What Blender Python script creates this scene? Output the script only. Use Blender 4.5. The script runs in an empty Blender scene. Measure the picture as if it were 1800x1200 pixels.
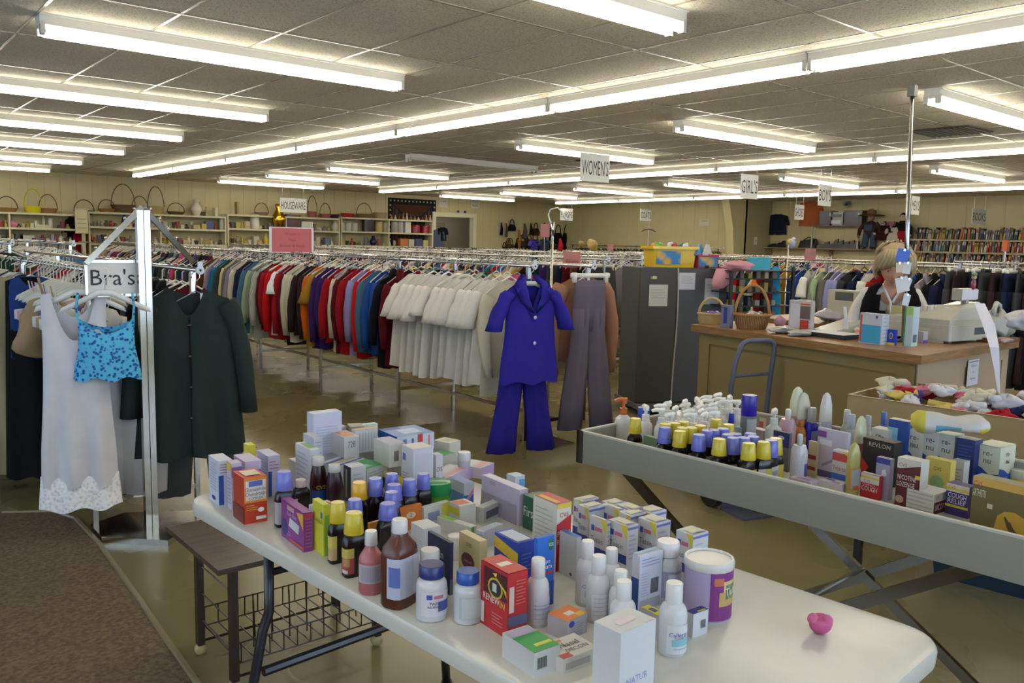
import bpy, math, random
from mathutils import Vector, Matrix
R = math.radians
sc = bpy.context.scene
COL = sc.collection
rnd = random.Random(7)

# ------------------------------------------------------------------ camera
H = 1.5
F_PX = 1471.0
PITCH, ROLL, YAW = R(6.69), R(1.275), R(39.76)
_fw = Vector((math.sin(YAW), math.cos(YAW), 0)); _rt = Vector((math.cos(YAW), -math.sin(YAW), 0)); _up = Vector((0, 0, 1))
CF = _fw*math.cos(PITCH) - _up*math.sin(PITCH)
_u = _up*math.cos(PITCH) + _fw*math.sin(PITCH)
CR = _rt*math.cos(ROLL) + _u*math.sin(ROLL)
CU = _u*math.cos(ROLL) - _rt*math.sin(ROLL)
CAM = Vector((0, 0, H))
cd = bpy.data.cameras.new('camera'); cam = bpy.data.objects.new('camera', cd); COL.objects.link(cam)
cd.sensor_width = 36; cd.lens = F_PX*36/1800; cd.clip_start = .05; cd.clip_end = 100
cam.matrix_world = Matrix(((CR.x, CU.x, -CF.x, 0), (CR.y, CU.y, -CF.y, 0), (CR.z, CU.z, -CF.z, H), (0, 0, 0, 1)))
sc.camera = cam

# ------------------------------------------------------------------ world, daylight, exposure
w = bpy.data.worlds.new('sky'); sc.world = w; w.use_nodes = True
w.node_tree.nodes['Background'].inputs[0].default_value = (.62, .78, 1, 1)
w.node_tree.nodes['Background'].inputs[1].default_value = 1.2
vs = sc.view_settings; vs.view_transform = 'Standard'; vs.look = 'None'; vs.gamma = 1; vs.use_curve_mapping = False
vs.exposure = 1.43
TUBE_POWER = 6.5
def daylight(name, loc, rot, sx, sy, power):     # daylight that enters by the shop windows behind the camera
    l = bpy.data.lights.new(name, 'AREA'); l.shape = 'RECTANGLE'; l.size = sx; l.size_y = sy; l.energy = power; l.color = (.66, .8, 1)
    o = bpy.data.objects.new(name, l); COL.objects.link(o); o.location = loc; o.rotation_euler = rot
daylight('daylight_south', (3.2, -2.55, 1.5), (R(90), 0, R(180)), 7.5, 1.9, 165)
daylight('daylight_west', (-2.35, 2.5, 1.5), (R(90), 0, R(90)), 5, 1.9, 50)

# ------------------------------------------------------------------ photo measurements -> places in the room
def ray(x, y): return CF + CR*((x-900)/F_PX) - CU*((y-600)/F_PX)
def at_z(x, y, z):
    d = ray(x, y); return CAM + d*((z-H)/d.z)
def at_y(x, y, Y):
    d = ray(x, y); return CAM + d*(Y/d.y)
def at_x(x, y, X):
    d = ray(x, y); return CAM + d*(X/d.x)
def at_d(x, y, D): return CAM + ray(x, y)*D
def pj(p):
    v = Vector(p)-CAM; d = v.dot(CF); return 900+F_PX*v.dot(CR)/d, 600-F_PX*v.dot(CU)/d
def depth(p): return (Vector(p)-CAM).dot(CF)

# ------------------------------------------------------------------ materials
def lin(h):
    h = h.lstrip('#')
    if len(h) == 3: h = ''.join(c*2 for c in h)
    o = []
    for i in (0, 2, 4):
        c = int(h[i:i+2], 16)/255
        o.append(c/12.92 if c <= .04045 else ((c+.055)/1.055)**2.4)
    return (*o, 1)
MATS = {}
def mat(key):
    """'p#hex' paper, 'g#hex' glossy plastic, 'f#hex' fabric, 'm#hex' metal, 'w#hex' painted, 't#hex' translucent"""
    if key in MATS: return MATS[key]
    kind, hx = key[0], key[1:]
    m = bpy.data.materials.new(key.replace('#', '_')); m.use_nodes = True
    nt = m.node_tree; b = nt.nodes['Principled BSDF']; L = nt.links
    c = lin(hx); b.inputs['Base Color'].default_value = c
    tc = nt.nodes.new('ShaderNodeTexCoord'); no = nt.nodes.new('ShaderNodeTexNoise'); L.new(tc.outputs['Object'], no.inputs['Vector'])
    def vary(scale, amt):
        no.inputs['Scale'].default_value = scale
        mx = nt.nodes.new('ShaderNodeMix'); mx.data_type = 'RGBA'
        mx.inputs[6].default_value = tuple(v*(1-amt) for v in c[:3])+(1,); mx.inputs[7].default_value = tuple(min(1, v*(1+amt)) for v in c[:3])+(1,)
        L.new(no.outputs['Fac'], mx.inputs[0]); L.new(mx.outputs[2], b.inputs['Base Color'])
    def bump(st, dist):
        bp = nt.nodes.new('ShaderNodeBump'); bp.inputs['Strength'].default_value = st; bp.inputs['Distance'].default_value = dist
        L.new(no.outputs['Fac'], bp.inputs['Height']); L.new(bp.outputs[0], b.inputs['Normal'])
    if kind == 'p': b.inputs['Roughness'].default_value = .5; vary(60, .03)
    elif kind == 'g': b.inputs['Roughness'].default_value = .25; vary(40, .03)
    elif kind == 'f': b.inputs['Roughness'].default_value = .95; vary(9, .12); bump(.4, .01); b.inputs['Specular IOR Level'].default_value = .15
    elif kind == 'm': b.inputs['Metallic'].default_value = 1; b.inputs['Roughness'].default_value = .16; vary(20, .04)
    elif kind == 'w': b.inputs['Roughness'].default_value = .55; vary(3, .05)
    elif kind == 't': b.inputs['Roughness'].default_value = .1; b.inputs['Transmission Weight'].default_value = .75; vary(10, .02)
    MATS[key] = m; return m
def newmat(key):
    m = bpy.data.materials.new(key); m.use_nodes = True; MATS[key] = m
    return m, m.node_tree, m.node_tree.nodes['Principled BSDF']
def mix_tex(key, texture, scale, c1, c2, rough=.6, bump=0, contrast=(.4, .6), coord='Object', vscale=None, metallic=0):
    m, nt, b = newmat(key); L = nt.links
    tc = nt.nodes.new('ShaderNodeTexCoord'); mp = nt.nodes.new('ShaderNodeMapping'); L.new(tc.outputs[coord], mp.inputs[0])
    if vscale: mp.inputs['Scale'].default_value = vscale
    t = nt.nodes.new('ShaderNodeTex'+texture); t.inputs['Scale'].default_value = scale
    L.new(mp.outputs[0], t.inputs['Vector'])
    cr = nt.nodes.new('ShaderNodeValToRGB'); cr.color_ramp.elements[0].position, cr.color_ramp.elements[1].position = contrast
    cr.color_ramp.elements[0].color = lin(c1); cr.color_ramp.elements[1].color = lin(c2)
    o = t.outputs['Fac'] if 'Fac' in t.outputs else t.outputs['Distance']
    L.new(o, cr.inputs[0]); L.new(cr.outputs[0], b.inputs['Base Color'])
    b.inputs['Roughness'].default_value = rough; b.inputs['Metallic'].default_value = metallic
    if bump:
        bp = nt.nodes.new('ShaderNodeBump'); bp.inputs['Strength'].default_value = bump; bp.inputs['Distance'].default_value = .01
        L.new(o, bp.inputs['Height']); L.new(bp.outputs[0], b.inputs['Normal'])
    return m, nt, b
mix_tex('xceiling', 'Noise', 90, '#bbb4a2', '#d8d1bd', .9, .35, (.38, .5))
mix_tex('xcarpet', 'Noise', 55, '#574836', '#7a674c', 1, .5, (.3, .7))
mix_tex('xwood', 'Noise', 5, '#7d5a34', '#9a7448', .35, 0, (.3, .7), vscale=(1.5, 1.5, 14))
mix_tex('xdarkwood', 'Noise', 6, '#3a2e24', '#5b4a3a', .35, 0, (.3, .7), vscale=(1, 8, 8))
mix_tex('xwicker', 'Wave', 30, '#6b4a28', '#a57c4c', .7, .5, (.2, .8))
mix_tex('xlace', 'Voronoi', 60, '#d4cfd2', '#f4f2f4', .9, .4, (.1, .6))
mix_tex('xbluepattern', 'Voronoi', 58, '#174f9c', '#58b4dc', .85, 0, (.3, .5))
mix_tex('xstripe', 'Wave', 12, '#dfe6ea', '#2f6d9c', .9, 0, (.45, .5), vscale=(0, 0, 1))
mix_tex('xpinstripe', 'Wave', 34, '#8b8d84', '#b9bbb0', .9, 0, (.35, .6), vscale=(1, 0, 0))
mix_tex('xprint', 'Voronoi', 9, '#c9a02c', '#2e7ab0', .5, 0, (.2, .5))
mix_tex('xrug', 'Wave', 2.4, '#5a3322', '#1d2330', 1, .3, (.3, .7))
mix_tex('xbrushed', 'Noise', 5, '#a09a8e', '#c8c4ba', .3, 0, (.3, .7), vscale=(1, 1, 12), metallic=1)
# polished concrete floor
m, nt, b = newmat('xfloor'); L = nt.links
tc = nt.nodes.new('ShaderNodeTexCoord'); n1 = nt.nodes.new('ShaderNodeTexNoise'); n1.inputs['Scale'].default_value = .9; n1.inputs['Detail'].default_value = 3
L.new(tc.outputs['Object'], n1.inputs['Vector'])
cr = nt.nodes.new('ShaderNodeValToRGB'); e = cr.color_ramp.elements
e[0].position = .3; e[0].color = lin('#6f6543'); e[1].position = .72; e[1].color = lin('#887e57')
L.new(n1.outputs['Fac'], cr.inputs[0]); L.new(cr.outputs[0], b.inputs['Base Color'])
n2 = nt.nodes.new('ShaderNodeTexNoise'); n2.inputs['Scale'].default_value = 1.6; n2.inputs['Detail'].default_value = 2; L.new(tc.outputs['Object'], n2.inputs['Vector'])
mr = nt.nodes.new('ShaderNodeMapRange'); mr.inputs[3].default_value = .2; mr.inputs[4].default_value = .34
L.new(n2.outputs['Fac'], mr.inputs[0]); L.new(mr.outputs[0], b.inputs['Roughness'])
# lit fluorescent tube
m, nt, b = newmat('xtube')
b.inputs['Base Color'].default_value = (.9, .9, .9, 1); b.inputs['Emission Color'].default_value = (1, .93, .78, 1); b.inputs['Emission Strength'].default_value = TUBE_POWER
CHROME = 'm#c9c6c0'

# ------------------------------------------------------------------ mesh builder
_txt = {}
def text_mesh(s):
    if s in _txt: return _txt[s]
    c = bpy.data.curves.new('t', 'FONT'); c.body = s; c.size = 1; c.resolution_u = 2
    o = bpy.data.objects.new('t', c); COL.objects.link(o)
    me = bpy.data.meshes.new_from_object(o.evaluated_get(bpy.context.evaluated_depsgraph_get()))
    V = [(v.co.x, v.co.y) for v in me.vertices]; P = [tuple(p.vertices) for p in me.polygons]
    bpy.data.objects.remove(o); bpy.data.curves.remove(c); bpy.data.meshes.remove(me)
    x0 = min(v[0] for v in V); x1 = max(v[0] for v in V)
    y1 = max(v[1] for v in V)
    V = [(x-x0, y) for x, y in V]
    _txt[s] = (V, P, x1-x0, y1); return _txt[s]
class MB:
    def __init__(s): s.v = []; s.f = []; s.m = []; s.mats = []
    def mi(s, key):
        if key not in s.mats: s.mats.append(key)
        return s.mats.index(key)
    def add(s, V, Fs, key):
        n = len(s.v); s.v += [tuple(v) for v in V]; k = s.mi(key)
        for f in Fs: s.f.append(tuple(i+n for i in f)); s.m.append(k)
        return s
    def box(s, x0, y0, z0, x1, y1, z1, key, rot=0, c=None):
        V = [(x, y, z) for z in (z0, z1) for y in (y0, y1) for x in (x0, x1)]
        if rot:
            cx, cy = c or ((x0+x1)/2, (y0+y1)/2); ca, sa = math.cos(rot), math.sin(rot)
            V = [(cx+(x-cx)*ca-(y-cy)*sa, cy+(x-cx)*sa+(y-cy)*ca, z) for x, y, z in V]
        return s.add(V, [(0, 2, 3, 1), (4, 5, 7, 6), (0, 1, 5, 4), (2, 6, 7, 3), (0, 4, 6, 2), (1, 3, 7, 5)], key)
    def bevbox(s, x0, y0, z0, x1, y1, z1, key, bv=.01):
        pts = []
        for (cx, cy, a0) in ((x1-bv, y1-bv, 0), (x0+bv, y1-bv, 90), (x0+bv, y0+bv, 180), (x1-bv, y0+bv, 270)):
            for k in range(4):
                a = R(a0+k*30); pts.append((cx+bv*math.cos(a), cy+bv*math.sin(a)))
        return s.prism(pts, z0, z1, key)
    def prism(s, pts, z0, z1, key):
        n = len(pts); V = [(x, y, z0) for x, y in pts]+[(x, y, z1) for x, y in pts]
        Fs = [(i, (i+1) % n, n+(i+1) % n, n+i) for i in range(n)]+[tuple(range(n))[::-1], tuple(range(n, 2*n))]
        return s.add(V, Fs, key)
    def tube(s, pts, r, key, n=6, closed=False, flat=1):
        pts = [Vector(p) for p in pts]; rings = []; N = len(pts)
        prev = None
        for i, p in enumerate(pts):
            a = pts[(i-1) % N] if (closed or i > 0) else p; b_ = pts[(i+1) % N] if (closed or i < N-1) else p
            d = (b_-a); d = d.normalized() if d.length > 1e-9 else Vector((0, 0, 1))
            if prev is None:
                u = d.orthogonal().normalized() if flat == 1 else (Vector((0, 0, 1)).cross(d).normalized() if abs(d.z) < .95 else Vector((1, 0, 0)))
            else:
                u = prev - d*prev.dot(d); u = u.normalized() if u.length > 1e-6 else d.orthogonal().normalized()
            prev = u; v = d.cross(u); rr = r[i] if isinstance(r, (list, tuple)) else r
            rings.append([p+u*(rr*flat*math.cos(2*math.pi*k/n))+v*(rr*math.sin(2*math.pi*k/n)) for k in range(n)])
        return s.loft(rings, key, closed)
    def loft(s, rings, key, closed=False, cap=True):
        n = len(rings[0]); N = len(rings); V = [tuple(q) for r_ in rings for q in r_]; Fs = []
        for i in range(N if closed else N-1):
            j = (i+1) % N
            for k in range(n): k2 = (k+1) % n; Fs.append((i*n+k, i*n+k2, j*n+k2, j*n+k))
        if cap and not closed: Fs += [tuple(range(n))[::-1], tuple((N-1)*n+k for k in range(n))]
        return s.add(V, Fs, key)
    def lathe(s, prof, key, n=16, sx=1, sy=1, c=(0, 0, 0), e=2, cap=True):
        rings = []
        for r_, z in prof:
            ring = []
            for k in range(n):
                a = 2*math.pi*(k+.5)/n; ca, sa = math.cos(a), math.sin(a)
                if e != 2:
                    q = (abs(ca)**e+abs(sa)**e)**(-1/e); ca *= q; sa *= q
                ring.append((c[0]+r_*sx*ca, c[1]+r_*sy*sa, c[2]+z))
            rings.append(ring)
        return s.loft(rings, key, cap=cap)
    def ball(s, c, r, key, n=10, m_=6):
        rx, ry, rz = r if isinstance(r, (tuple, list)) else (r, r, r)
        return s.lathe([(max(.01, math.sin(math.pi*i/m_)), -math.cos(math.pi*i/m_)*rz) for i in range(m_+1)], key, n, rx, ry, c)
    def quad(s, a, b_, c, d, key): return s.add([a, b_, c, d], [(0, 1, 2, 3)], key)
    def text(s, txt, o, ex, ey, hgt, key, maxw=None, align='c', wrap=None):
        V, P, wd, th = text_mesh(txt); k = hgt/.72
        kx = k
        if maxw and wd*k > maxw: kx = maxw/wd
        o, ex, ey = Vector(o), Vector(ex), Vector(ey); off = -wd*kx/2 if align == 'c' else 0
        if wrap: VV = [wrap(off+x*kx, y*k) for x, y in V]
        else: VV = [o+ex*(off+x*kx)+ey*(y*k) for x, y in V]
        return s.add(VV, P, key)
    def tf(s, M, start=0):
        for i in range(start, len(s.v)): s.v[i] = tuple(M @ Vector(s.v[i]))
        return s
    def mesh(s, name, smooth=False):
        me = bpy.data.meshes.new(name); me.from_pydata(s.v, [], s.f)
        for k in s.mats: me.materials.append(mat(k))
        me.polygons.foreach_set('material_index', s.m)
        if smooth: me.polygons.foreach_set('use_smooth', [True]*len(s.f))
        me.update()
        return me
def obj(name, mb, parent=None, smooth=False, loc=None, rz=0, auto=None):
    me = mb if isinstance(mb, bpy.types.Mesh) else mb.mesh(name, smooth or auto is not None)
    if auto is not None: me.set_sharp_from_angle(angle=R(auto))
    o = bpy.data.objects.new(name, me); COL.objects.link(o)
    if parent is not None: o.parent = parent
    if loc is not None: o.location = loc
    if rz: o.rotation_euler.z = rz
    return o
def tag(o, label, cat, group=None, kind=None):
    o['label'] = label
    if cat: o['category'] = cat
    if group: o['group'] = group
    if kind: o['kind'] = kind
    return o
def empty(name, loc, label, cat, group=None, rz=0):
    o = bpy.data.objects.new(name, None); COL.objects.link(o); o.location = loc; o.rotation_euler.z = rz
    o.empty_display_size = .05
    return tag(o, label, cat, group)
def struct(name, mb, **k):
    o = obj(name, mb, **k); o['kind'] = 'structure'; return o
def dup(root, loc=None, rz=None, label=None, group=None, scale=None):
    r = root.copy(); COL.objects.link(r)
    if loc is not None: r.location = loc
    if rz is not None: r.rotation_euler.z = rz
    if scale is not None: r.scale = scale
    if label: r['label'] = label
    if group: r['group'] = group
    for ch in root.children:
        c = ch.copy(); COL.objects.link(c); c.parent = r
        for g_ in ch.children:
            d = g_.copy(); COL.objects.link(d); d.parent = c
    return r
ORD = ['nearest', 'second', 'third', 'fourth', 'fifth', 'sixth', 'seventh', 'eighth', 'ninth', 'tenth']

# ================================================================== THE ROOM
XE, XC, YN, XW, YS, ZC = 19.6, 18.4, 19.6, -2.6, -2.8, 2.74
JOG = 12.9        # y of the jog between the coat wall and the shoe/book wall
b_ = MB(); b_.box(XW, YS, -.1, XE, YN+4, 0, 'xfloor'); struct('floor', b_)
b_ = MB(); b_.box(XW, YS, ZC, XE, YN+4, ZC+.1, 'xceiling'); struct('ceiling', b_)
# suspended ceiling bars, 2 x 4 ft grid
b_ = MB(); x = 1.05-.61*6
while x < XE: b_.box(x-.009, YS, ZC-.003, x+.009, YN, ZC+.002, 'g#a39d8c'); x += .61
y = 4.97-1.22*6
while y < YN: b_.box(XW, y-.009, ZC-.004, XE, y+.009, ZC+.002, 'g#a39d8c'); y += 1.22
struct('trim_1', b_)['label'] = 'suspended ceiling grid bars'
def panel_wall(name, a, b2, z0, z1, key, pitch=.3, th=.1, holes=()):
    """vertical grooved panelling from a to b2 (2D), facing left of a->b2"""
    a = Vector(a); b2 = Vector(b2); d = (b2-a); ln = d.length; d.normalize(); n = Vector((-d.y, d.x))
    prof = [(0, 0)]; t = pitch
    while t < ln-.05: prof += [(t-.006, 0), (t-.003, -.006), (t+.003, -.006), (t+.006, 0)]; t += pitch
    prof.append((ln, 0)); mb = MB()
    spans = []
    cuts = sorted(holes)
    def strip(pf, za, zb):
        V = [(*(a+d*s_+n*o_), z) for s_, o_ in pf for z in (za, zb)]
        mb.add(V, [(2*i, 2*i+2, 2*i+3, 2*i+1) for i in range(len(pf)-1)], key)
    cur = 0.0
    for (s0, s1, h0, h1) in cuts:
        seg = [(s_, o_) for s_, o_ in prof if cur < s_ < s0]; strip([(cur, 0)]+seg+[(s0, 0)], z0, z1)
        seg = [(s_, o_) for s_, o_ in prof if s0 < s_ < s1]
        if h1 < z1: strip([(s0, 0)]+seg+[(s1, 0)], h1, z1)
        if h0 > z0: strip([(s0, 0)]+seg+[(s1, 0)], z0, h0)
        cur = s1
    strip([(cur, 0)]+[(s_, o_) for s_, o_ in prof if cur < s_ < ln]+[(ln, 0)], z0, z1)
    p = a-n*.02
    if not holes:
        q = b2-n*.02; r_ = b2-n*th; s_ = a-n*th
        mb.prism([tuple(p), tuple(s_), tuple(r_), tuple(q)], z0, z1, key)
    return struct(name, mb)
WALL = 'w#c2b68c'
DX0, DX1, DZ = 13.42, 14.72, 2.2
panel_wall('wall_north', (XC+.0, YN), (XW, YN), 0, ZC, WALL, holes=[(XC-DX1, XC-DX0, 0, DZ)])
panel_wall('wall_coats', (XC, JOG), (XC, YN), 0, ZC, WALL, .4)
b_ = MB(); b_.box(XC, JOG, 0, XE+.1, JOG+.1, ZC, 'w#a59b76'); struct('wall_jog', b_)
panel_wall('wall_east', (XE, YS), (XE, JOG), 0, ZC, WALL, .4)
# back room seen through the doorway
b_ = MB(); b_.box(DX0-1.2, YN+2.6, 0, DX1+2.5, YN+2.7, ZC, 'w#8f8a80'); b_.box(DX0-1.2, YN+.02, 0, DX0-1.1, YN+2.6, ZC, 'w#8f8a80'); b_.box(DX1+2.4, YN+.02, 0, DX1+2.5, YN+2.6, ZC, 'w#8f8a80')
struct('wall_backroom', b_)
b_ = MB(); b_.box(DX0+.75, YN+2.5, 0, DX0+1.0, YN+2.6, 2.1, 'w#5a3a2a'); b_.box(DX0+1.0, YN+2.52, 0, DX0+2.1, YN+2.6, 2.1, 'w#7d7468'); struct('door_2', b_)
b_ = MB()
b_.box(DX0-.12, YN-.04, 0, DX0, YN+.14, DZ+.12, 'w#d6d0b4'); b_.box(DX1, YN-.04, 0, DX1+.12, YN+.14, DZ+.12, 'w#d6d0b4'); b_.box(DX0, YN-.04, DZ, DX1, YN+.14, DZ+.12, 'w#d6d0b4')
struct('trim_2', b_)['label'] = 'white frame around the back doorway'
# shop front behind the camera: low wall, piers and large panes
def shopfront(name, a, b2, n_pane):
    a = Vector(a); b2 = Vector(b2); d = b2-a; ln = d.length; rz = math.atan2(d.y, d.x); mb = MB()
    mb.box(0, -.15, 0, ln, 0, .5, 'w#9a9070'); mb.box(0, -.15, 2.5, ln, 0, ZC, 'w#9a9070'); st = ln/n_pane
    for i in range(n_pane+1): x_ = min(max(i*st, .1), ln-.1); mb.box(x_-.1, -.15, .5, x_+.1, 0, 2.5, 'w#9a9070')
    struct(name, mb, loc=(a.x, a.y, 0), rz=rz)
    return st, rz
shopfront('wall_south', (XW, YS), (XE, YS), 8); shopfront('wall_west', (XW, YN), (XW, YS), 8)
b_ = MB(); b_.box(XW, YS-.08, .5, XE, YS-.07, 2.5, 't#e8eef2'); struct('window_1', b_)
b_ = MB(); b_.box(XW-.08, YS, .5, XW-.07, YN, 2.5, 't#e8eef2'); struct('window_2', b_)
# tapered steel column at the jog
b_ = MB(); V = []
b_.add([(XC-.28, JOG-.02, 0), (XC, JOG-.02, 0), (XC, JOG+.2, 0), (XC-.28, JOG+.2, 0), (XC-.5, JOG-.02, 2.0), (XC, JOG-.02, 2.0), (XC, JOG+.2, 2.0), (XC-.5, JOG+.2, 2.0),
         (XC-.75, JOG-.02, ZC), (XC, JOG-.02, ZC), (XC, JOG+.2, ZC), (XC-.75, JOG+.2, ZC)],
        [(0, 1, 5, 4), (1, 2, 6, 5), (2, 3, 7, 6), (3, 0, 4, 7), (4, 5, 9, 8), (5, 6, 10, 9), (6, 7, 11, 10), (7, 4, 8, 11)], 'w#c2b78a')
struct('trim_3', b_)['label'] = 'tapered tan steel column'
b_ = MB(); b_.box(XC+.45, JOG-.012, 1.6, XC+.58, JOG, 1.8, 'g#ded8c8'); b_.box(XC+.5, JOG-.02, 1.67, XC+.53, JOG-.012, 1.73, 'g#b8b2a0')
tag(obj('light_switch', b_), 'white double light switch plate beside the tan column', 'light switch')
# brown carpet
P = [at_z(*p, 0) for p in ((0, 905), (90, 903), (128, 915), (170, 960), (240, 1060), (290, 1135), (335, 1200), (420, 1330))]
pts = [(p.x, p.y) for p in P]+[(.2, -.5), (-2.3, -.5), (-2.3, P[0].y)]
b_ = MB(); b_.prism(pts[::-1], 0.0, .012, 'xcarpet')
tag(obj('entrance_carpet', b_), 'brown carpet runner laid on the polished floor', 'carpet')
b_ = MB(); edge = [(p.x+.012, p.y, .008) for p in P]; b_.tube(edge, .014, 'g#8a7f63', 5); struct('trim_4', b_)['label'] = 'pale edging strip of the carpet'

# ================================================================== CEILING LIGHTS
def fixture(lit=True):
    root = bpy.data.objects.new('tube_light', None); COL.objects.link(root); root.empty_display_size = .1
    hb = MB(); hb.box(-1.215, -.06, .035, 1.215, .06, .095, 'w#d9d6cc'); hb.box(-1.215, -.075, .085, 1.215, .075, .095, 'w#d9d6cc')
    hb.box(-1.2, -.03, .02, 1.2, .03, .035, 'w#e4e1d6')
    obj('housing', hb, root)
    for sy in (-1, 1):
        if lit:
            t = MB(); t.tube([(-1.18, sy*.045, 0), (1.18, sy*.045, 0)], .019, 'xtube', 8); obj('fluorescent_tube', t, root, smooth=True)
        for sx in (-1, 1):
            k = MB(); k.box(sx*1.2-.012, sy*.045-.018, -.02, sx*1.2+.012, sy*.045+.018, .05, 'g#c9c7c0'); k.ball((sx*1.185, sy*.045, 0), .012, 'g#3a3836', 6, 4)
            obj('tube_socket', k, root)
    return root
FX = fixture(); FXU = fixture(False); ZT = 2.645
used = [False]
def put_fx(x, y, along_y, label, group, lit=True):
    src = FX if lit else FXU
    rz = R(90) if along_y else 0
    if lit and not used[0]: used[0] = True; o = src; o.location = (x, y, ZT); o.rotation_euler.z = rz
    elif lit: o = dup(src, (x, y, ZT), rz)
    else: o = src; o.location = (x, y, ZT); o.rotation_euler.z = rz
    tag(o, label, 'light', group)
for i in range(6): put_fx(2.27, 5.58+2.449*i, False, 'twin tube light running crosswise in the left bank, %s from the camera' % ORD[i], 'crosswise tube lights of the left bank')
put_fx(2.27+.14, 3.03, False, 'twin tube light cut off by the top edge of the photo, nearest overhead', 'crosswise tube lights of the left bank')
put_fx(-.4, .68, False, 'unseen twin tube light added near the camera for illumination', 'crosswise tube lights of the left bank')  # extra lamp above the camera, out of view, added for illumination
for i in range(-2, 6): put_fx(4.951, 3.03+2.44*(i+.5), True, 'tube light in the first long continuous line, %s from the camera' % (ORD[i] if i >= 0 else 'behind the frame edge,'), 'tube lights of the first long line')
for i in range(-1, 7):
    y = 3.016+2.449*i
    if i == 3: put_fx(6.597+1.22, y, False, 'unlit grey tube fixture with no tubes, hanging dark among the lit ones', 'crosswise tube lights of the middle bank', False)
    else: put_fx(6.597+1.22, y, False, 'crosswise tube light in the middle bank, %s' % (ORD[i]+' from the camera' if i >= 0 else 'beyond the right edge'), 'crosswise tube lights of the middle bank')
for i in range(-1, 5): put_fx(10.472, 5.412+2.44*(i+.5), True, 'tube light in the second long continuous line, %s from the right edge' % ORD[i+1], 'tube lights of the second long line')
for i in range(-1, 6):
    put_fx(12.283+1.22, 5.509+2.449*i, False, 'crosswise twin tube light in the far bank, %s from the right edge' % ORD[i+1], 'crosswise tube lights of the far bank')
for i in range(-2, 4): put_fx(16.227, 7.92+2.44*(i+.5), True, 'tube light in the farthest continuous line, %s from the right edge' % ORD[i+2], 'tube lights of the farthest line')
put_fx(14.6, 20.9, False, 'tube light added out of sight to brighten the back room', 'tube lights added to brighten the back room')  # added lamp, hidden above the doorway, so the back room is not black
# dark return-air grilles
for (x, y, lb) in ((9.0, 3.9, 'dark square air vent in the ceiling at the upper right'), (9.0, 8.8, 'dark square air vent in the ceiling above the far racks')):
    r_ = empty('ceiling_vent', (x, y, ZC-.008), lb, 'vent')
    k = MB(); k.box(-.3, -.3, -.006, .3, .3, .004, 'w#3b3933'); obj('backing', k, r_)
    k = MB()
    for i in range(11): k.box(-.29, -.28+i*.055, -.014, .29, -.265+i*.055, -.006, 'w#6b675c')
    obj('louvres', k, r_)

# ================================================================== HANGING SIGNS
def sign(txt, px, py, hpx, wpx, label, hgt=.3):
    D = F_PX*hgt/hpx; p = at_d(px, py, D); r_ = empty('hanging_sign', (p.x, p.y, p.z), label, 'sign')
    # width along x measured from the photo
    w_ = wpx*D/F_PX/.80
    k = MB(); k.box(-w_/2, -.004, -hgt/2, w_/2, .004, hgt/2, 'p#d3d3cd'); k.text(txt, (0, -.0055, -hgt*.27), (1, 0, 0), (0, 0, 1), hgt*.55, 'p#161618', w_*.92)
    obj('sign_board', k, r_)
    for s in (-1, 1): k = MB(); k.tube([(s*w_*.4, 0, hgt/2), (s*w_*.4, 0, ZC-.01-p.z)], .0016, 'm#9a978e', 4); obj('hanging_wire', k, r_)
sign("WOMEN'S", 1046, 295, 48, 57, "white hanging sign reading WOMEN'S")
sign("GIRL'S", 1317, 328, 42, 41, "white hanging sign reading GIRL'S")
sign("BOY'S", 1450, 343, 37, 33, "white hanging sign reading BOY'S")
sign("MEN'S", 1609, 361, 32, 24, "white hanging sign reading MEN'S, beside the tall pole")
sign('SHOES', 1405, 373, 26, 23, 'white hanging sign reading SHOES')
sign('PURSES', 996, 377, 21, 24, 'small white hanging sign reading PURSES')
sign('COATS', 1135, 378, 20, 23, 'small white hanging sign reading COATS')
sign('HOUSEWARE', 515.5, 361, 25, 40, 'white hanging sign reading HOUSEWARE')
sign('BOOKS', 1721, 381, 26, 46, 'white hanging sign reading BOOKS above the bookshelves')
def wall_sign(px, py, wpx, hpx, lines, label, plane):
    if plane == 'n': p = at_y(px, py, YN-.004); ex = (-0, 0, 0); ex = (1, 0, 0); nv = (0, -1, 0)
    else: p = at_x(px, py, XC-.004); ex = (0, -1, 0); nv = (-1, 0, 0)
    D = depth(p); w_ = wpx*D/F_PX/(.8 if plane == 'n' else .64); h_ = hpx*D/F_PX
    k = MB(); e = Vector(ex); n_ = Vector(nv); c = Vector(p)
    q = [c+e*(s*w_/2)+Vector((0, 0, t*h_/2))+n_*o for o in (0, .006) for s, t in ((-1, -1), (1, -1), (1, 1), (-1, 1))]
    k.add(q, [(4, 5, 6, 7), (0, 1, 5, 4), (1, 2, 6, 5), (2, 3, 7, 6), (3, 0, 4, 7)], 'p#c9c6b4')
    for i, t in enumerate(lines): k.text(t, c+n_*.008+Vector((0, 0, h_*(.12-.42*i))), e, (0, 0, 1), h_*.26, 'p#5c5a50', w_*.85)
    return tag(obj('wall_sign', k), label, 'sign')
wall_sign(779, 357, 14, 15, ['Coats'], 'small paper sign on the panelling above the left side of the doorway', 'n')
wall_sign(835, 358, 15, 16, ["Men's", 'Items'], 'small two-line paper sign on the panelling above the right side of the doorway', 'n')
wall_sign(1238, 391, 14, 11, ['COATS'], 'faded paper sign on the wall above the coat rack', 'e')

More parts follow.
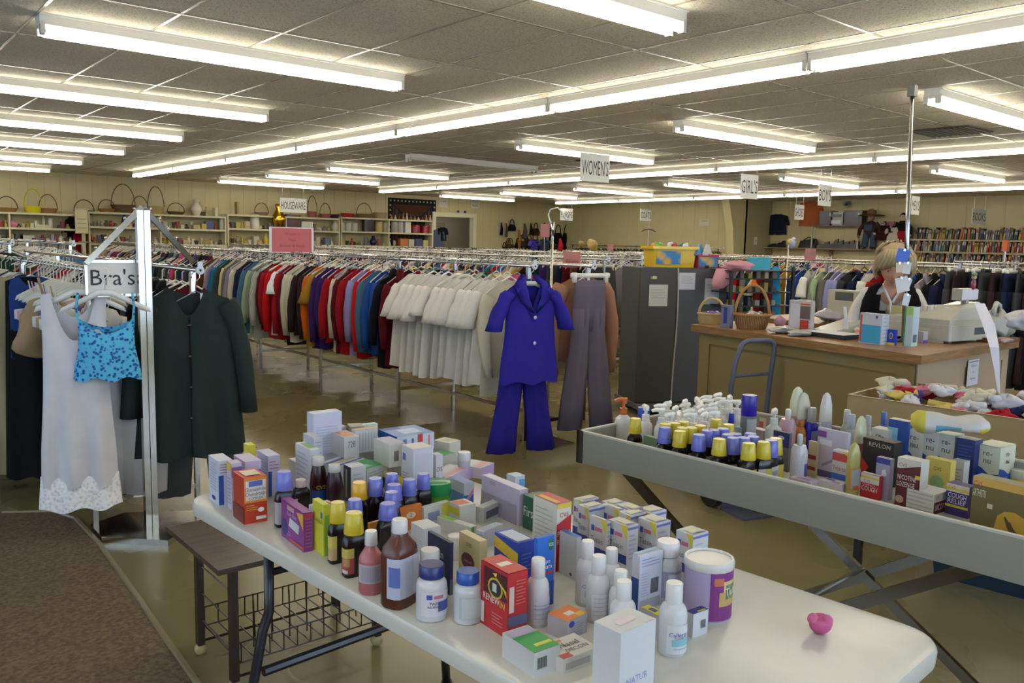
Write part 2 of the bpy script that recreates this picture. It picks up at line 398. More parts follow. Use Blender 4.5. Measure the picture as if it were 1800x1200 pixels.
# ================================================================== GARMENTS AND HANGERS
CN = {'white': '#dedbd5', 'cream': '#c9c4ae', 'black': '#16161a', 'navy': '#1d2340', 'dark brown': '#33242a', 'maroon': '#5c141e', 'red': '#9b1722', 'bright red': '#c01820',
      'royal blue': '#234a92', 'blue': '#2e5f9e', 'teal': '#23707e', 'steel blue': '#476c88', 'lavender': '#8f90c4', 'purple': '#3a2360', 'violet': '#4b3a86', 'mustard': '#a97a2c',
      'orange': '#d4661c', 'pale yellow': '#d3c681', 'grey': '#6b6868', 'charcoal': '#3b3c40', 'mauve': '#8d8392', 'pale green': '#9fb08c', 'olive': '#55532f', 'tan': '#a88a64',
      'pink': '#bb4f7c', 'pale pink': '#cfa3a6', 'sage': '#7f8b7c', 'dark green': '#24382c', 'bottle green': '#1c4a3c', 'lime': '#8d9a2c', 'brown': '#5d3d28', 'beige': '#b9a98a', 'denim blue': '#3a4d6c'}
def hanger_mesh(kind, col):
    k = MB()
    hook = [(-.0, 0, -.07)]+[(0, 0, -.035)]+[(.018*math.sin(R(a))*1.0+.0, 0, .003+.018*-math.cos(R(a))) for a in ()]
    hk = [(0, 0, -.1), (0, 0, -.04)]+[(.021*math.cos(R(a)), 0, -.014+.021*math.sin(R(a))) for a in range(-60, 215, 30)]
    k.tube(hk, .003, 'm#b9b6ae' if kind == 'wire' else col, 5)
    if kind == 'tube' or kind == 'wire':
        r_ = .0055 if kind == 'tube' else .0028
        k.tube([(0, 0, -.09), (.1, 0, -.145), (.19, 0, -.205), (.195, 0, -.225), (.17, 0, -.232), (-.17, 0, -.232), (-.195, 0, -.225), (-.19, 0, -.205), (-.1, 0, -.145), (0, 0, -.09)], r_, col, 5)
    elif kind == 'flat':
        k.add([(x, y, z) for y in (-.004, .004) for x, z in ((-.2, -.205), (-.19, -.18), (-.03, -.095), (.03, -.095), (.19, -.18), (.2, -.205), (.17, -.195), (.03, -.125), (-.03, -.125), (-.17, -.195))],
              [tuple(range(10))[::-1], tuple(range(10, 20))]+[(i, (i+1) % 10, 10+(i+1) % 10, 10+i) for i in range(10)], col)
    else:   # clip hanger for trousers and skirts
        k.box(-.16, -.006, -.1, .16, .006, -.07, col)
        for s in (-1, 1): k.box(s*.13-.014, -.012, -.135, s*.13+.014, .012, -.065, col)
    return k.mesh('hanger', True)
HM = {}
def HMESH(kind, col):
    if (kind, col) not in HM: HM[(kind, col)] = hanger_mesh(kind, 'g'+col)
    return HM[(kind, col)]
HCOL = ['#d9d6cc', '#e2dfd6', '#cfccc0', '#d9d6cc', '#c8c4b4', '#2b2b2d', '#8b8e94', '#d9d6cc']
n_hang = [0]; far_h = MB(); 
def put_hanger(x, y, z, rz, label, group, kind='tube', col=None, stuff=False):
    col = col or rnd.choice(HCOL)
    if stuff or n_hang[0] >= 300:
        me = HMESH('lite', '#d4d1c6') if False else None
        s = len(far_h.v); ca, sa = math.cos(rz), math.sin(rz)
        pts = [(0, 0, -.07), (0, 0, -.035), (.02, 0, -.02), (.02, 0, .004), (0, 0, .014), (-.018, 0, .0)]
        far_h.tube([(x+a*ca, y+a*sa, z+c) for a, b2, c in pts], .0045, 'g'+col, 4)
        far_h.tube([(x-.2*ca, y-.2*sa, z-.16), (x, y, z-.07), (x+.2*ca, y+.2*sa, z-.16)], .006, 'g'+col, 4); return
    n_hang[0] += 1
    o = obj('clothes_hanger', HMESH(kind, col)); o.location = (x, y, z); o.rotation_euler.z = rz
    tag(o, label, 'hanger', group); return o
def sstep(a, b2, t):
    t = max(0, min(1, (t-a)/(b2-a))); return t*t*(3-2*t)
def panel(mb, key, zsh, L, wtop, whem, T=.045, neck=.07, nf=.06, nb=.01, drop=.05, waist=0, seed=0, nu=14, nv=12, folds=.012, hemwave=.01, vneck=False, nfold=5, strap=False):
    """front and back cloth panels hanging from the shoulders, joined along the side edges"""
    r_ = random.Random(seed); ph = r_.random()*6; ph2 = r_.random()*6
    def ztop(u, depth_):
        x = abs(u)*wtop; zs = zsh-drop*max(0, (x-neck)/(wtop-neck+1e-6))
        if x < neck:
            q = x/neck; zs = zsh-depth_*(1-(q if vneck else q*q))
        return zs
    for side in (-1, 1):
        V = []
        for j in range(nv+1):
            t = j/nv
            for i in range(nu+1):
                u = -1+2*i/nu; zt = ztop(u, nf if side < 0 else nb); zb = zsh-L+hemwave*math.sin(u*7+ph)
                z = zt+(zb-zt)*t
                hw = wtop+(whem-wtop)*t-waist*math.sin(math.pi*min(1, t*1.25))
                y = side*(T*(.35+.65*sstep(0, .3, t))*math.sqrt(max(0, 1-u*u)))+folds*sstep(.1, 1, t)*math.sin(u*nfold+ph2+2*t*(1-t))*math.sqrt(max(0, 1-u*u))*1.3
                V.append((u*hw, y, z))
        n = nu+1
        Fs = [(j*n+i, j*n+i+1, (j+1)*n+i+1, (j+1)*n+i) if side < 0 else (j*n+i, (j+1)*n+i, (j+1)*n+i+1, j*n+i+1) for j in range(nv) for i in range(nu)]
        mb.add(V, Fs, key)
def sleeve(mb, key, s, sh, elbow, wrist, r0, r1, r2, n=10):
    P = [Vector(sh), Vector(elbow), Vector(wrist)]; pts = []; rr = []
    for i in range(7):
        t = i/6; p = P[0]*(1-t)**2+P[1]*2*t*(1-t)+P[2]*t*t; pts.append(p); rr.append((r0*(1-t)**2+r1*2*t*(1-t)+r2*t*t)*(1+.06*math.sin(i*2.3)))
    rings = []
    for i, p in enumerate(pts):
        rings.append([(p.x+s*0+rr[i]*.62*math.cos(a), p.y+rr[i]*.75*math.sin(a), p.z+(.35*rr[i]*s*math.cos(a) if i < 2 else 0)) for a in [2*math.pi*k/n for k in range(n)]])
    mb.loft(rings, key)
def trouser(mb, key, z0, L, wt=.2, leg=.13, hem=.12, gap=.06, crotch=.3, T=.035, seed=0, nf=8):
    r_ = random.Random(seed); ph = r_.random()*5; n = 18
    def ring(cx, hw, t_, z, w_=0): return [(cx+hw*math.cos(a), t_*math.sin(a)*(1+.35*math.sin(nf*math.cos(a)+ph)), z) for a in [2*math.pi*k/n for k in range(n)]]
    mb.loft([ring(0, wt, T*.6, z0), ring(0, wt*1.01, T*.8, z0-.05), ring(0, wt*1.03, T, z0-crotch*.6), ring(0, wt*1.02, T*.8, z0-crotch)], key)
    for s in (-1, 1):
        mb.loft([ring(s*wt*.5, wt*.53, T*1.02, z0-crotch*.55), ring(s*wt*.5, wt*.54, T*1.05, z0-crotch), ring(s*(wt*.5+gap*.3), leg*.5*1.5, T*1.05, z0-crotch-(L-crotch)*.35), ring(s*(wt*.5+gap*.7), leg*.5*1.6, T*1.1, z0-crotch-(L-crotch)*.7), ring(s*(wt*.5+gap), hem, T*1.2, z0-L)], key)
def garment_mesh(kind, col, seed=0, stripe=None):
    key = stripe or 'f'+CN.get(col, col); k = MB(); rr = random.Random(seed); zs = -.115
    if kind in ('sweater', 'jacket', 'blouse', 'coat'):
        L = {'sweater': .74, 'jacket': .8, 'blouse': .78, 'coat': 1.02}[kind]*rr.uniform(.9, 1.08)
        wt = .2; th = {'sweater': .045, 'jacket': .055, 'blouse': .035, 'coat': .06}[kind]
        panel(k, key, zs, L, wt, wt*rr.uniform(1.0, 1.2), T=th, seed=seed, nu=10, nv=7, nf=.07, drop=.1)
        for s in (-1, 1): sleeve(k, key, s, (s*.175, 0, zs-.115), (s*.25, rr.uniform(-.04, .04), zs-.3), (s*rr.uniform(.2, .27), rr.uniform(-.1, .03), zs-rr.uniform(.6, .7)), .06, .085, .045, 8)
        if kind in ('jacket', 'coat'):
            for s in (-1, 1): k.loft([[(s*.055, -.02, zs+.02), (s*.085, -.03, zs+.015), (s*.085, .03, zs+.02), (s*.05, .035, zs+.03)], [(s*.07, -th-.012, zs-.06), (s*.12, -th-.006, zs-.07), (s*.12, -.01, zs-.03), (s*.07, 0, zs-.02)], [(s*.01, -th-.016, zs-.2), (s*.03, -th-.014, zs-.2), (s*.03, -th+.01, zs-.19), (s*.01, -th+.01, zs-.19)]], key)
    elif kind in ('tshirt', 'tee'):
        L = .74*rr.uniform(.92, 1.08); panel(k, key, zs, L, .195, .25, T=.035, seed=seed, nu=14, nv=9, nf=.06, folds=.024, nfold=7, drop=.09)
        for s in (-1, 1): sleeve(k, key, s, (s*.165, 0, zs-.1), (s*.235, 0, zs-.19), (s*rr.uniform(.25, .28), rr.uniform(-.06, .05), zs-rr.uniform(.28, .36)), .06, .08, .095, 10)
    elif kind == 'skirt':
        panel(k, key, -.1, .62*rr.uniform(.9, 1.2), .17, .25, T=.04, neck=.001, nf=0, nb=0, drop=0, seed=seed, nfold=8, folds=.02, nu=12, nv=7)
    elif kind == 'trousers': trouser(k, key, -.1, 1.0*rr.uniform(.92, 1.02), .18, seed=seed)
    elif kind == 'dress': panel(k, key, zs, 1.1*rr.uniform(.95, 1.1), .2, .3, T=.045, seed=seed, nu=12, nv=9, folds=.022, nfold=8, nf=.1)
    elif kind == 'vest': panel(k, key, zs, .6, .19, .21, T=.035, seed=seed, nu=10, nv=6, nf=.14)
    return k.mesh(kind, True)
GM = {}
def GMESH(kind, col, var, stripe=None):
    q = (kind, col, var, stripe)
    if q not in GM: GM[q] = garment_mesh(kind, col, var*31+len(kind), stripe)
    return GM[q]
CATG = {'sweater': 'sweater', 'jacket': 'jacket', 'blouse': 'blouse', 'coat': 'coat', 'tshirt': 'shirt', 'tee': 'shirt', 'skirt': 'skirt', 'trousers': 'trousers', 'dress': 'dress', 'vest': 'vest'}
NAMEG = {'tshirt': 't_shirt', 'tee': 't_shirt'}
TXT = {'tshirt': 'short-sleeved shirt', 'tee': 't-shirt'}
def T(kind): return TXT.get(kind, kind)
seen_labels = {}
def hang_run(items, X, y0, dy, zr, place, group, rz0=0, jit=.17, axis='y', hgroup=None, sgn=1):
    """items hang one behind another along a rail"""
    cnt = {}
    for i, it in enumerate(items):
        kind, col = it[0], it[1]; stripe = it[2] if len(it) > 2 else None
        y = y0+dy*i+rnd.uniform(-.012, .012); rz = rz0+rnd.uniform(-jit, jit); var = rnd.randrange(5)
        loc = (X, y, zr) if axis == 'y' else (y, X, zr)
        o = obj(NAMEG.get(kind, kind), GMESH(kind, col, var, stripe)); o.location = loc; o.rotation_euler.z = rz
        a = items[i-1] if i else None; c = items[i+1] if i+1 < len(items) else None
        def d(q): return '%s %s' % (q[1] if not (len(q) > 2 and q[2]) else 'striped', T(q[0]))
        me = d(it)
        def short(q): return q[1] if not (len(q) > 2 and q[2]) else 'striped'
        if a is None: lb = '%s nearest the camera, %s' % (me, place)
        elif c is None: lb = '%s farthest from the camera, %s' % (me, place)
        else: lb = '%s between %s and %s ones, %s' % (me, short(a), short(c), place)
        tag(o, lb, CATG[kind], group)
        hk = {'skirt': 'clip', 'trousers': 'clip'}.get(kind, rnd.choice(['tube', 'tube', 'flat', 'wire']))
        put_hanger(*loc, rz, 'clothes hanger, one of the %s' % hgroup, hgroup, hk)
def sheath(mb, x, y, z, rz, L, key, w=.22):
    """simple cloth outline of one hanging garment for a rail nobody can count"""
    ca, sa = math.cos(rz), math.sin(rz); n = 8
    def ring(hw, t, zz, sh=0): return [(x+(hw*math.cos(a))*ca-(t*math.sin(a)+sh)*sa, y+hw*math.cos(a)*sa+(t*math.sin(a)+sh)*ca, zz) for a in [2*math.pi*k/n for k in range(n)]]
    mb.loft([ring(.05, .02, z-.11), ring(w*.85, .03, z-.21), ring(w+.02, .035, z-.36, .01), ring(w, .03, z-.08-L, -.01)], key)
def rail_rack(name, label, xs, y0, y1, zr, legs, group=None, low=.25):
    """chrome rolling-less rail rack, one or two parallel rails along y"""
    r_ = empty(name, (0, 0, 0), label, 'clothes rack', group)
    r_.location = (xs[0], y0, 0); ox, oy = xs[0], y0
    for x in xs:
        k = MB(); k.tube([(x-ox, -.06, zr-.012), (x-ox, y1-oy, zr-.012)], .0125, CHROME, 8); obj('rail', k, r_, smooth=True)
        k = MB(); k.lathe([(.001, 0), (.022, .001), (.024, .006), (.022, .011), (.001, .012)], 'g#c8d2e2', 12); k.tf(Matrix.Rotation(R(90), 4, 'X')); k.ball((0, -.012, 0), .007, 'g#303238', 8, 4)
        k.box(-.012, -.012, .0, .012, -.001, .045, 'g#c8d2e2')
        o = obj('end_cap', k, r_, loc=(x-ox, -.06, zr-.012))
        for y in legs:
            k = MB(); k.box(x-ox-.0125, y-oy-.0125, 0, x-ox+.0125, y-oy+.0125, zr-.02, CHROME); obj('leg', k, r_)
    if len(xs) > 1:
        k = MB()
        for y in legs: k.box(min(xs)-ox, y-oy-.009, low-.012, max(xs)-ox, y-oy+.009, low+.012, CHROME)
        m_ = (min(xs)+max(xs))/2-ox
        k.box(m_-.009, legs[0]-oy, low-.012, m_+.009, legs[-1]-oy, low+.012, CHROME)
        obj('base_frame', k, r_)
    return r_

def seq(s): 
    out = []
    for t in s.split(','):
        t = t.strip(); kind, col = t.split(':')[:2]; st = t.split(':')[2] if t.count(':') > 1 else None
        out.append((kind, col, st) if st else (kind, col))
    return out
ZR = 1.36
# ---- long double rack with the white shirts
rail_rack('clothes_rack', 'long double chrome rack carrying the white shirts, blue suit and coloured sweaters', (3.75, 4.32), 4.35, 17.0, ZR, (4.35, 6.0, 7.43, 8.87, 10.3, 11.8, 13.4, 15.2, 16.8))
A1 = seq('blouse:cream,tshirt:white,tshirt:white,tshirt:white,tshirt:white,tshirt:white,tshirt:white,tshirt:white,tshirt:white,tshirt:white,tshirt:white,tshirt:white,'
         'jacket:maroon,jacket:black,sweater:royal blue,sweater:royal blue,sweater:steel blue,sweater:bright red,blouse:lavender,sweater:red,sweater:maroon,blouse:cream,sweater:red,sweater:purple,sweater:purple,'
         'tshirt:mustard,sweater:orange,sweater:dark brown,sweater:dark brown,sweater:cream,sweater:cream,sweater:maroon,sweater:red,tshirt:white:xstripe,sweater:bright red,sweater:red,sweater:maroon,blouse:grey:xpinstripe,'
         'blouse:sage,blouse:pale green,blouse:steel blue,sweater:navy,sweater:navy,sweater:cream,sweater:mauve,sweater:grey,blouse:pale yellow,sweater:charcoal,sweater:teal,sweater:blue,blouse:mauve,blouse:cream,sweater:brown,'
         'jacket:maroon,jacket:navy,jacket:black,jacket:black,jacket:charcoal,jacket:violet,jacket:navy,sweater:bottle green,sweater:red,jacket:pink,jacket:pink,jacket:charcoal,jacket:sage,jacket:dark green,'
         'jacket:charcoal,jacket:black,sweater:steel blue,jacket:maroon,sweater:beige,jacket:dark green,sweater:maroon,sweater:charcoal,jacket:grey,sweater:tan,jacket:olive,jacket:black,sweater:navy,sweater:teal,sweater:mauve,jacket:navy,sweater:denim blue,sweater:grey,sweater:brown')
hang_run(A1[:12], 3.75, 4.55, .105, ZR, 'near end of the long rack', 'shirts and sweaters on the long double rack', hgroup='hangers on the long double rack')
hang_run(A1[12:], 3.75, 5.85, .105, ZR, 'on the long double rack', 'shirts and sweaters on the long double rack', hgroup='hangers on the long double rack')
# inner rail of the same rack and the rows behind: nobody can count them
far_c = MB(); cols = ['f'+v for n_, v in CN.items() if n_ not in ('bright red', 'lime', 'orange')]
def stuff_rail(X, y0, y1, dy=.085, L=(.6, 1.0), z=ZR, axis='y'):
    y = y0
    while y < y1:
        rz = rnd.uniform(-.15, .15)+(0 if axis == 'y' else R(90)); p = (X, y) if axis == 'y' else (y, X)
        sheath(far_c, *p, z, rz, rnd.uniform(*L), rnd.choice(cols)); put_hanger(*p, z, rz, '', '', col=rnd.choice(HCOL), stuff=(y > y0+3 or axis != 'y' or X > 8) )if False else far_hang(p[0], p[1], z, rz)
        y += dy*rnd.uniform(.7, 1.5)
fh_list = []
def far_hang(x, y, z, rz): fh_list.append(((x*x+y*y), x, y, z, rz))
stuff_rail(4.32, 5.0, 17, .1)
C_B = seq('skirt:charcoal,skirt:black,skirt:black,trousers:brown,skirt:maroon,skirt:navy,trousers:charcoal,skirt:purple,skirt:dark green')
rail_rack('clothes_rack', 'double chrome rack of skirts behind the grey trousers', (6.55, 7.1), 6.35, 17, ZR, (6.35, 8.2, 10.2, 12.4, 14.6, 16.8))
hang_run(C_B, 6.62, 6.42, .12, ZR, 'on the skirt rack', 'skirts and trousers on the skirt rack', jit=.2, hgroup='hangers on the skirt rack')
stuff_rail(6.55, 7.6, 17, .1, (.5, .7)); stuff_rail(7.1, 6.6, 17, .1, (.5, .7))
C_C = seq('jacket:navy,jacket:navy,blouse:grey:xpinstripe,blouse:beige:xpinstripe,blouse:sage:xpinstripe,blouse:grey,blouse:lime,blouse:lime,jacket:maroon,sweater:brown,blouse:cream,jacket:charcoal,sweater:teal,jacket:black,blouse:white,jacket:red')
rail_rack('clothes_rack', 'double chrome rack of striped shirts beside the dark grey cabinet', (8.15, 8.7), 7.3, 17, ZR, (7.35, 9.3, 11.3, 13.3, 15.3, 16.8))
hang_run(C_C, 8.15, 7.1, .11, ZR, 'on the rack left of the cabinet', 'shirts on the rack left of the grey cabinet', hgroup='hangers on the rack left of the cabinet')
stuff_rail(8.15, 9.0, 17); stuff_rail(8.7, 7.5, 17)
for X, y0, y1, lb in ((10.6, 8.0, 17.2, 'double chrome rack in the fourth aisle from the front'), (12.9, 8.5, 17.2, 'double chrome rack in the fifth aisle from the front'), (15.2, 9.0, 16.2, 'double chrome rack nearest the coat wall')):
    rail_rack('clothes_rack', lb, (X, X+.55), y0, y1, ZR, tuple(y0+(y1-y0)*i/4 for i in range(5))); stuff_rail(X, y0, y1, .1); stuff_rail(X+.55, y0, y1, .1)
# ---- coats on the wall rail
rail_rack('coat_rack', 'long rail of dark coats along the back right wall', (17.9,), 13.2, 18.8, 1.5, (13.3, 15.2, 17.0, 18.7))
cc = ['olive', 'charcoal', 'navy', 'black', 'dark green', 'grey', 'olive', 'black', 'maroon', 'charcoal', 'dark brown', 'sage', 'black', 'grey']
CO = [('coat', cc[(i*5+i//7) % 14]) for i in range(44)]
hang_run(CO, 17.9, 13.3, .123, 1.5, 'on the back wall coat rail', 'dark coats along the back wall', hgroup='hangers on the coat rail')
# ---- men's rack behind the counter
rail_rack('clothes_rack', 'single chrome rack of jackets and shirts behind the counter', (9.6,), 3.45, 7.6, ZR, (3.5, 5.5, 7.5))
D1 = seq('jacket:pale pink,jacket:dark green,jacket:beige,jacket:charcoal,jacket:black,jacket:dark green,jacket:navy,jacket:black,jacket:mauve,jacket:black,jacket:royal blue,jacket:navy,jacket:brown,jacket:dark brown,sweater:red,blouse:white,blouse:white,jacket:navy,sweater:charcoal,sweater:lavender,sweater:lavender,'
         'sweater:grey,sweater:pale green,sweater:sage,tee:white,sweater:royal blue,sweater:navy,sweater:mustard,sweater:maroon,sweater:dark green,sweater:maroon,tee:cream,tee:orange,sweater:bottle green,jacket:grey,sweater:red,jacket:denim blue,jacket:violet,blouse:white,jacket:maroon,jacket:black,blouse:mauve,jacket:navy,sweater:charcoal,sweater:black')
hang_run(D1, 9.6, 3.5, .092, ZR, 'on the rack behind the counter', 'jackets and shirts on the rack behind the counter', jit=.35, hgroup='hangers on the rack behind the counter')
stuff_rail(10.9, 4.0, 10, .1); rail_rack('clothes_rack', 'chrome rack of clothes below the shoe shelf', (10.9,), 4.0, 10.0, ZR+.02, (4.1, 7, 9.9))
rail_rack('trouser_rack', 'chrome rack packed with dark trousers at the right edge', (8.3,), 2.3, 3.45, 1.43, (2.4, 3.4))
hang_run([('trousers', ['black', 'dark brown', 'charcoal', 'navy'][i % 4]) for i in range(15)], 8.3, 2.4, .075, 1.43, 'on the dark trouser rack', 'dark trousers at the right edge', hgroup='hangers on the dark trouser rack')

# ================================================================== LINGERIE RACK (near left)
rail_rack('clothes_rack', 'double chrome rack with lingerie and long clothes beside the sign stand', (1.03, 1.55), 4.5, 9.2, 1.335, (4.55, 6.2, 7.8, 9.1), low=.14)
def bra_mesh(col, seed):
    k = MB(); key = 'f'+CN.get(col, col); rr = random.Random(seed)
    for s in (-1, 1):
        k.tube([(s*.13, 0, -.1), (s*.12, -.01, -.17), (s*.1, -.02, -.22)], .006, key, 5, flat=.5)
        V = []; n = 8
        for j in range(5):
            for i in range(n): a = 2*math.pi*i/n; q = math.cos(j/4*1.45); V.append((s*.085+.085*q*math.cos(a), -.02-.06*math.sin(j/4*1.45), -.27+.07*q*math.sin(a)))
        k.add(V, [(j*n+i, j*n+(i+1) % n, (j+1)*n+(i+1) % n, (j+1)*n+i) for j in range(4) for i in range(n)], key)
        k.loft([[(s*.16, -.02, -.25), (s*.16, -.014, -.25), (s*.16, -.014, -.32), (s*.16, -.02, -.32)], [(s*.2, .02, -.26), (s*.2, .026, -.26), (s*.2, .026, -.31), (s*.2, .02, -.31)], [(s*.14, .05, -.27), (s*.14, .056, -.27), (s*.14, .056, -.3), (s*.14, .05, -.3)]], key)
    return k.mesh('bra', True)
rr = random.Random(4)
for i, c in enumerate(['white', '#b79a76', 'white', '#6f6a96', '#c2a68a', 'white', '#d9c9bb', 'pale pink', 'white', '#9fb7b4', '#cdb79c', 'white', 'white', '#e0d8c8']):
    y = 4.62+.085*i; m_ = bra_mesh(c, i)
    nm = c if c[0] != '#' else {'#b79a76': 'tan', '#6f6a96': 'violet grey', '#c2a68a': 'beige', '#d9c9bb': 'pale beige', '#9fb7b4': 'pale aqua', '#cdb79c': 'sand', '#e0d8c8': 'ivory'}[c]
    o = obj('bra', m_); o.location = (1.03, y, 1.335); o.rotation_euler.z = rr.uniform(-.2, .2)
    tag(o, '%s bra on the lingerie rack left of the sign stand' % nm, 'bra', 'bras on the lingerie rack')
    put_hanger(1.03, y, 1.335, o.rotation_euler.z, 'white hanger on the lingerie rack', 'hangers on the lingerie rack', 'flat', '#dedbd2')
LR = seq('dress:black,blouse:steel blue,dress:navy,blouse:pale green,blouse:beige,sweater:cream,dress:beige,dress:tan,blouse:white,sweater:pale pink,dress:cream,blouse:mauve,sweater:grey,blouse:white,dress:tan,blouse:cream,sweater:sage,dress:beige')
hang_run(LR, 1.0, 5.8, .17, 1.335, 'on the near left rack', 'clothes on the near left rack', jit=.3, hgroup='hangers on the lingerie rack')
LR2 = seq('sweater:maroon,sweater:charcoal,jacket:black,jacket:black,sweater:grey,jacket:black,sweater:black,sweater:navy,jacket:charcoal,jacket:black,sweater:olive,sweater:grey,sweater:red,sweater:black,jacket:navy,sweater:maroon,sweater:bottle green,sweater:black,sweater:navy,blouse:white,sweater:cream')
hang_run(LR2, 1.6, 4.75, .12, 1.335, 'behind the green cardigan', 'clothes on the rail behind the cardigan', jit=.2, hgroup='hangers behind the dark green cardigan')
stuff_rail(1.6, 7.4, 9.1, .12)
# another row behind it at the far left
rail_rack('clothes_rack', 'chrome rack of white hangers at the far left behind the lingerie', (1.5, 2.05), 9.6, 16.5, 1.4, (9.7, 12, 14, 16.4)); stuff_rail(1.5, 9.7, 16.4, .1, z=1.4); stuff_rail(2.05, 9.7, 16.4, .1, z=1.4)

# ---- the pieces hung facing the aisle
def face_on(mb, name, x, y, z, rz, label, cat, smooth=True):
    o = obj(name, mb, smooth=smooth); o.location = (x, y, z); o.rotation_euler.z = rz; return tag(o, label, cat)
# dark green cardigan
k = MB(); DG = 'f#2a3331'
panel(k, DG, -.085, .87, .2, .275, T=.06, neck=.075, nf=.13, nb=.02, drop=.045, seed=3, nu=26, nv=22, folds=.022, nfold=9)
for s in (-1, 1): sleeve(k, DG, s, (s*.185, 0, -.15), (s*.265, 0, -.3), (s*.29, -.01, -.73), .075, .085, .07, 14)
cg = face_on(k, 'cardigan', 1.46, 4.36, 1.31, R(-16), 'dark green long-sleeved cardigan hung facing out at the end of the rail', 'cardigan')
k = MB(); k.tube([(0, -.062+.0, -.22), (.003, -.068, -.5), (0, -.07, -.93)], .004, 'f#161c1b', 5, flat=1.5); obj('front_edge', k, cg)
for z in (-.26, -.42, -.58, -.74): k = MB(); k.ball((.0, -.076, z), (.011, .005, .011), 'g#101413'); obj('button', k, cg, smooth=True)
k = MB(); k.box(.058, -.004, -.14, .09, -.001, -.1, 'p#dfe2ea'); obj('price_tag', k, cg)
put_hanger(1.5, 4.36, 1.31, R(-12), 'grey wire hanger of the dark green cardigan', 'hangers behind the dark green cardigan', 'wire', '#7f858e')
# grey trousers under it
k = MB(); trouser(k, 'f#4c4c4e', -.12, 1.02, .16, .12, .1, .07); face_on(k, 'trousers', 1.55, 4.5, 1.25, R(-10), 'dark grey trousers hanging behind the hem of the green cardigan', 'trousers')
# white slip dress with lace hem, and the blue patterned camisole over it
k = MB(); panel(k, 'f#d2cfd4', -.11, .95, .14, .17, T=.05, neck=.1, nf=.23, nb=.12, drop=.02, waist=.01, seed=8, nu=26, nv=20, folds=.02, nfold=8)
s1 = face_on(k, 'slip_dress', .94, 4.42, 1.33, R(-18), 'long white slip dress with a lace hem hung at the rack end', 'dress')
k = MB(); panel(k, 'xlace', -1.0, .17, .172, .185, T=.055, neck=.001, nf=0, nb=0, drop=0, seed=8, nu=26, nv=4, folds=.008, nfold=8, hemwave=.012); obj('lace_hem', k, s1, smooth=True)
k = MB(); trouser(k, 'f#c9c6c8', -.3, .86, .15, .15, .1, .03, crotch=.2, T=.045); face_on(k, 'trousers', 1.16, 4.5, 1.33, R(-15), 'white wide-legged trousers hanging beside the slip dress', 'trousers')
k = MB(); panel(k, 'xbluepattern', -.235, .29, .125, .15, T=.05, neck=.115, nf=.07, nb=.04, drop=.0, waist=.012, seed=5, nu=24, nv=10, folds=.008)
cm = face_on(k, 'camisole', 1.06, 4.33, 1.33, R(-18), 'blue patterned camisole top hung over the white slip dress', 'camisole')
for s in (-1, 1): k = MB(); k.tube([(s*.118, 0, -.11), (s*.125, -.03, -.17), (s*.118, -.03, -.245)], .006, 'xbluepattern', 5); obj('shoulder_strap', k, cm)
put_hanger(.97, 4.42, 1.33, R(-18), 'white hanger of the slip dress', 'hangers on the lingerie rack', 'flat', '#e6e4e0'); put_hanger(1.06, 4.33, 1.33, R(-18), 'white hanger of the camisole', 'hangers on the lingerie rack', 'flat', '#e6e4e0')
# tan bra and beige fold left of the dress
k = MB(); 
V = []; n_, m2_ = 20, 14
for j in range(m2_+1):
    for i in range(n_): a = 2*math.pi*i/n_; th = math.pi*j/m2_; q = math.sin(th)*(1+.25*math.sin(2*a+3*th)+.12*math.sin(5*a-4*th)); V.append((.11*q*math.cos(a)+.03*math.sin(2*th), .05*q*math.sin(a), -.32-.16*math.cos(th)*(-1)))
k.add(V, [(j*n_+i, (j+1)*n_+i, (j+1)*n_+(i+1) % n_, j*n_+(i+1) % n_) for j in range(m2_) for i in range(n_)], 'f#a58d6c')
k.tube([(0, 0, -.06), (.03, 0, -.2)], .006, 'f#a58d6c'); face_on(k, 'bra', .88, 4.9, 1.33, 0, 'tan moulded bra drooping beside the slip dress', 'bra')
# long tan curtain of cloth at the left edge
k = MB(); panel(k, 'f#aaa07f', -.06, 1.16, .3, .36, T=.09, neck=.001, nf=0, nb=0, drop=.02, seed=2, nu=30, nv=10, folds=.03, nfold=14)
face_on(k, 'robe', .70, 5.6, 1.31, R(-8), 'long beige robe at the left edge of the photo', 'robe')
k = MB(); panel(k, 'f#1a1a1e', -.06, 1.14, .12, .16, T=.07, neck=.05, nf=.05, nb=0, drop=.02, seed=12, nu=14, nv=10, folds=.02); panel(k, 'f#27417c', -.055, .45, .11, .125, T=.075, neck=.05, nf=.05, nb=0, drop=.02, seed=12, nu=14, nv=6)
face_on(k, 'dress', .92, 5.35, 1.31, R(-12), 'long dress with a blue bodice and black skirt beside the beige robe', 'dress')
# royal blue suit
BL = 'f#302a90'
k = MB(); panel(k, BL, -.09, .68, .185, .22, T=.055, neck=.07, nf=.2, nb=-.01, drop=.075, waist=.015, vneck=True, seed=6, nu=26, nv=20, folds=.008)
for s in (-1, 1): sleeve(k, BL, s, (s*.15, 0, -.175), (s*.225, 0, -.24), (s*.27, -.01, -.42), .06, .085, .085, 14)
sj = face_on(k, 'suit_jacket', 3.63, 4.18, 1.35, R(-14), 'royal blue short-sleeved suit jacket hung facing the aisle', 'jacket')
for s in (-1, 1):
    k = MB(); k.loft([[(s*.02, .03, -.055), (s*.06, .035, -.05), (s*.065, .02, -.08), (s*.03, .01, -.09)], [(s*.07, -.03, -.08), (s*.135, -.02, -.12), (s*.125, -.045, -.15), (s*.055, -.05, -.13)], [(s*.045, -.066, -.17), (s*.11, -.066, -.2), (s*.09, -.07, -.235), (s*.035, -.07, -.24)], [(s*.004, -.066, -.285), (s*.012, -.068, -.3), (s*.01, -.072, -.305), (s*.002, -.07, -.3)]], BL)
    obj('lapel', k, sj, smooth=True)
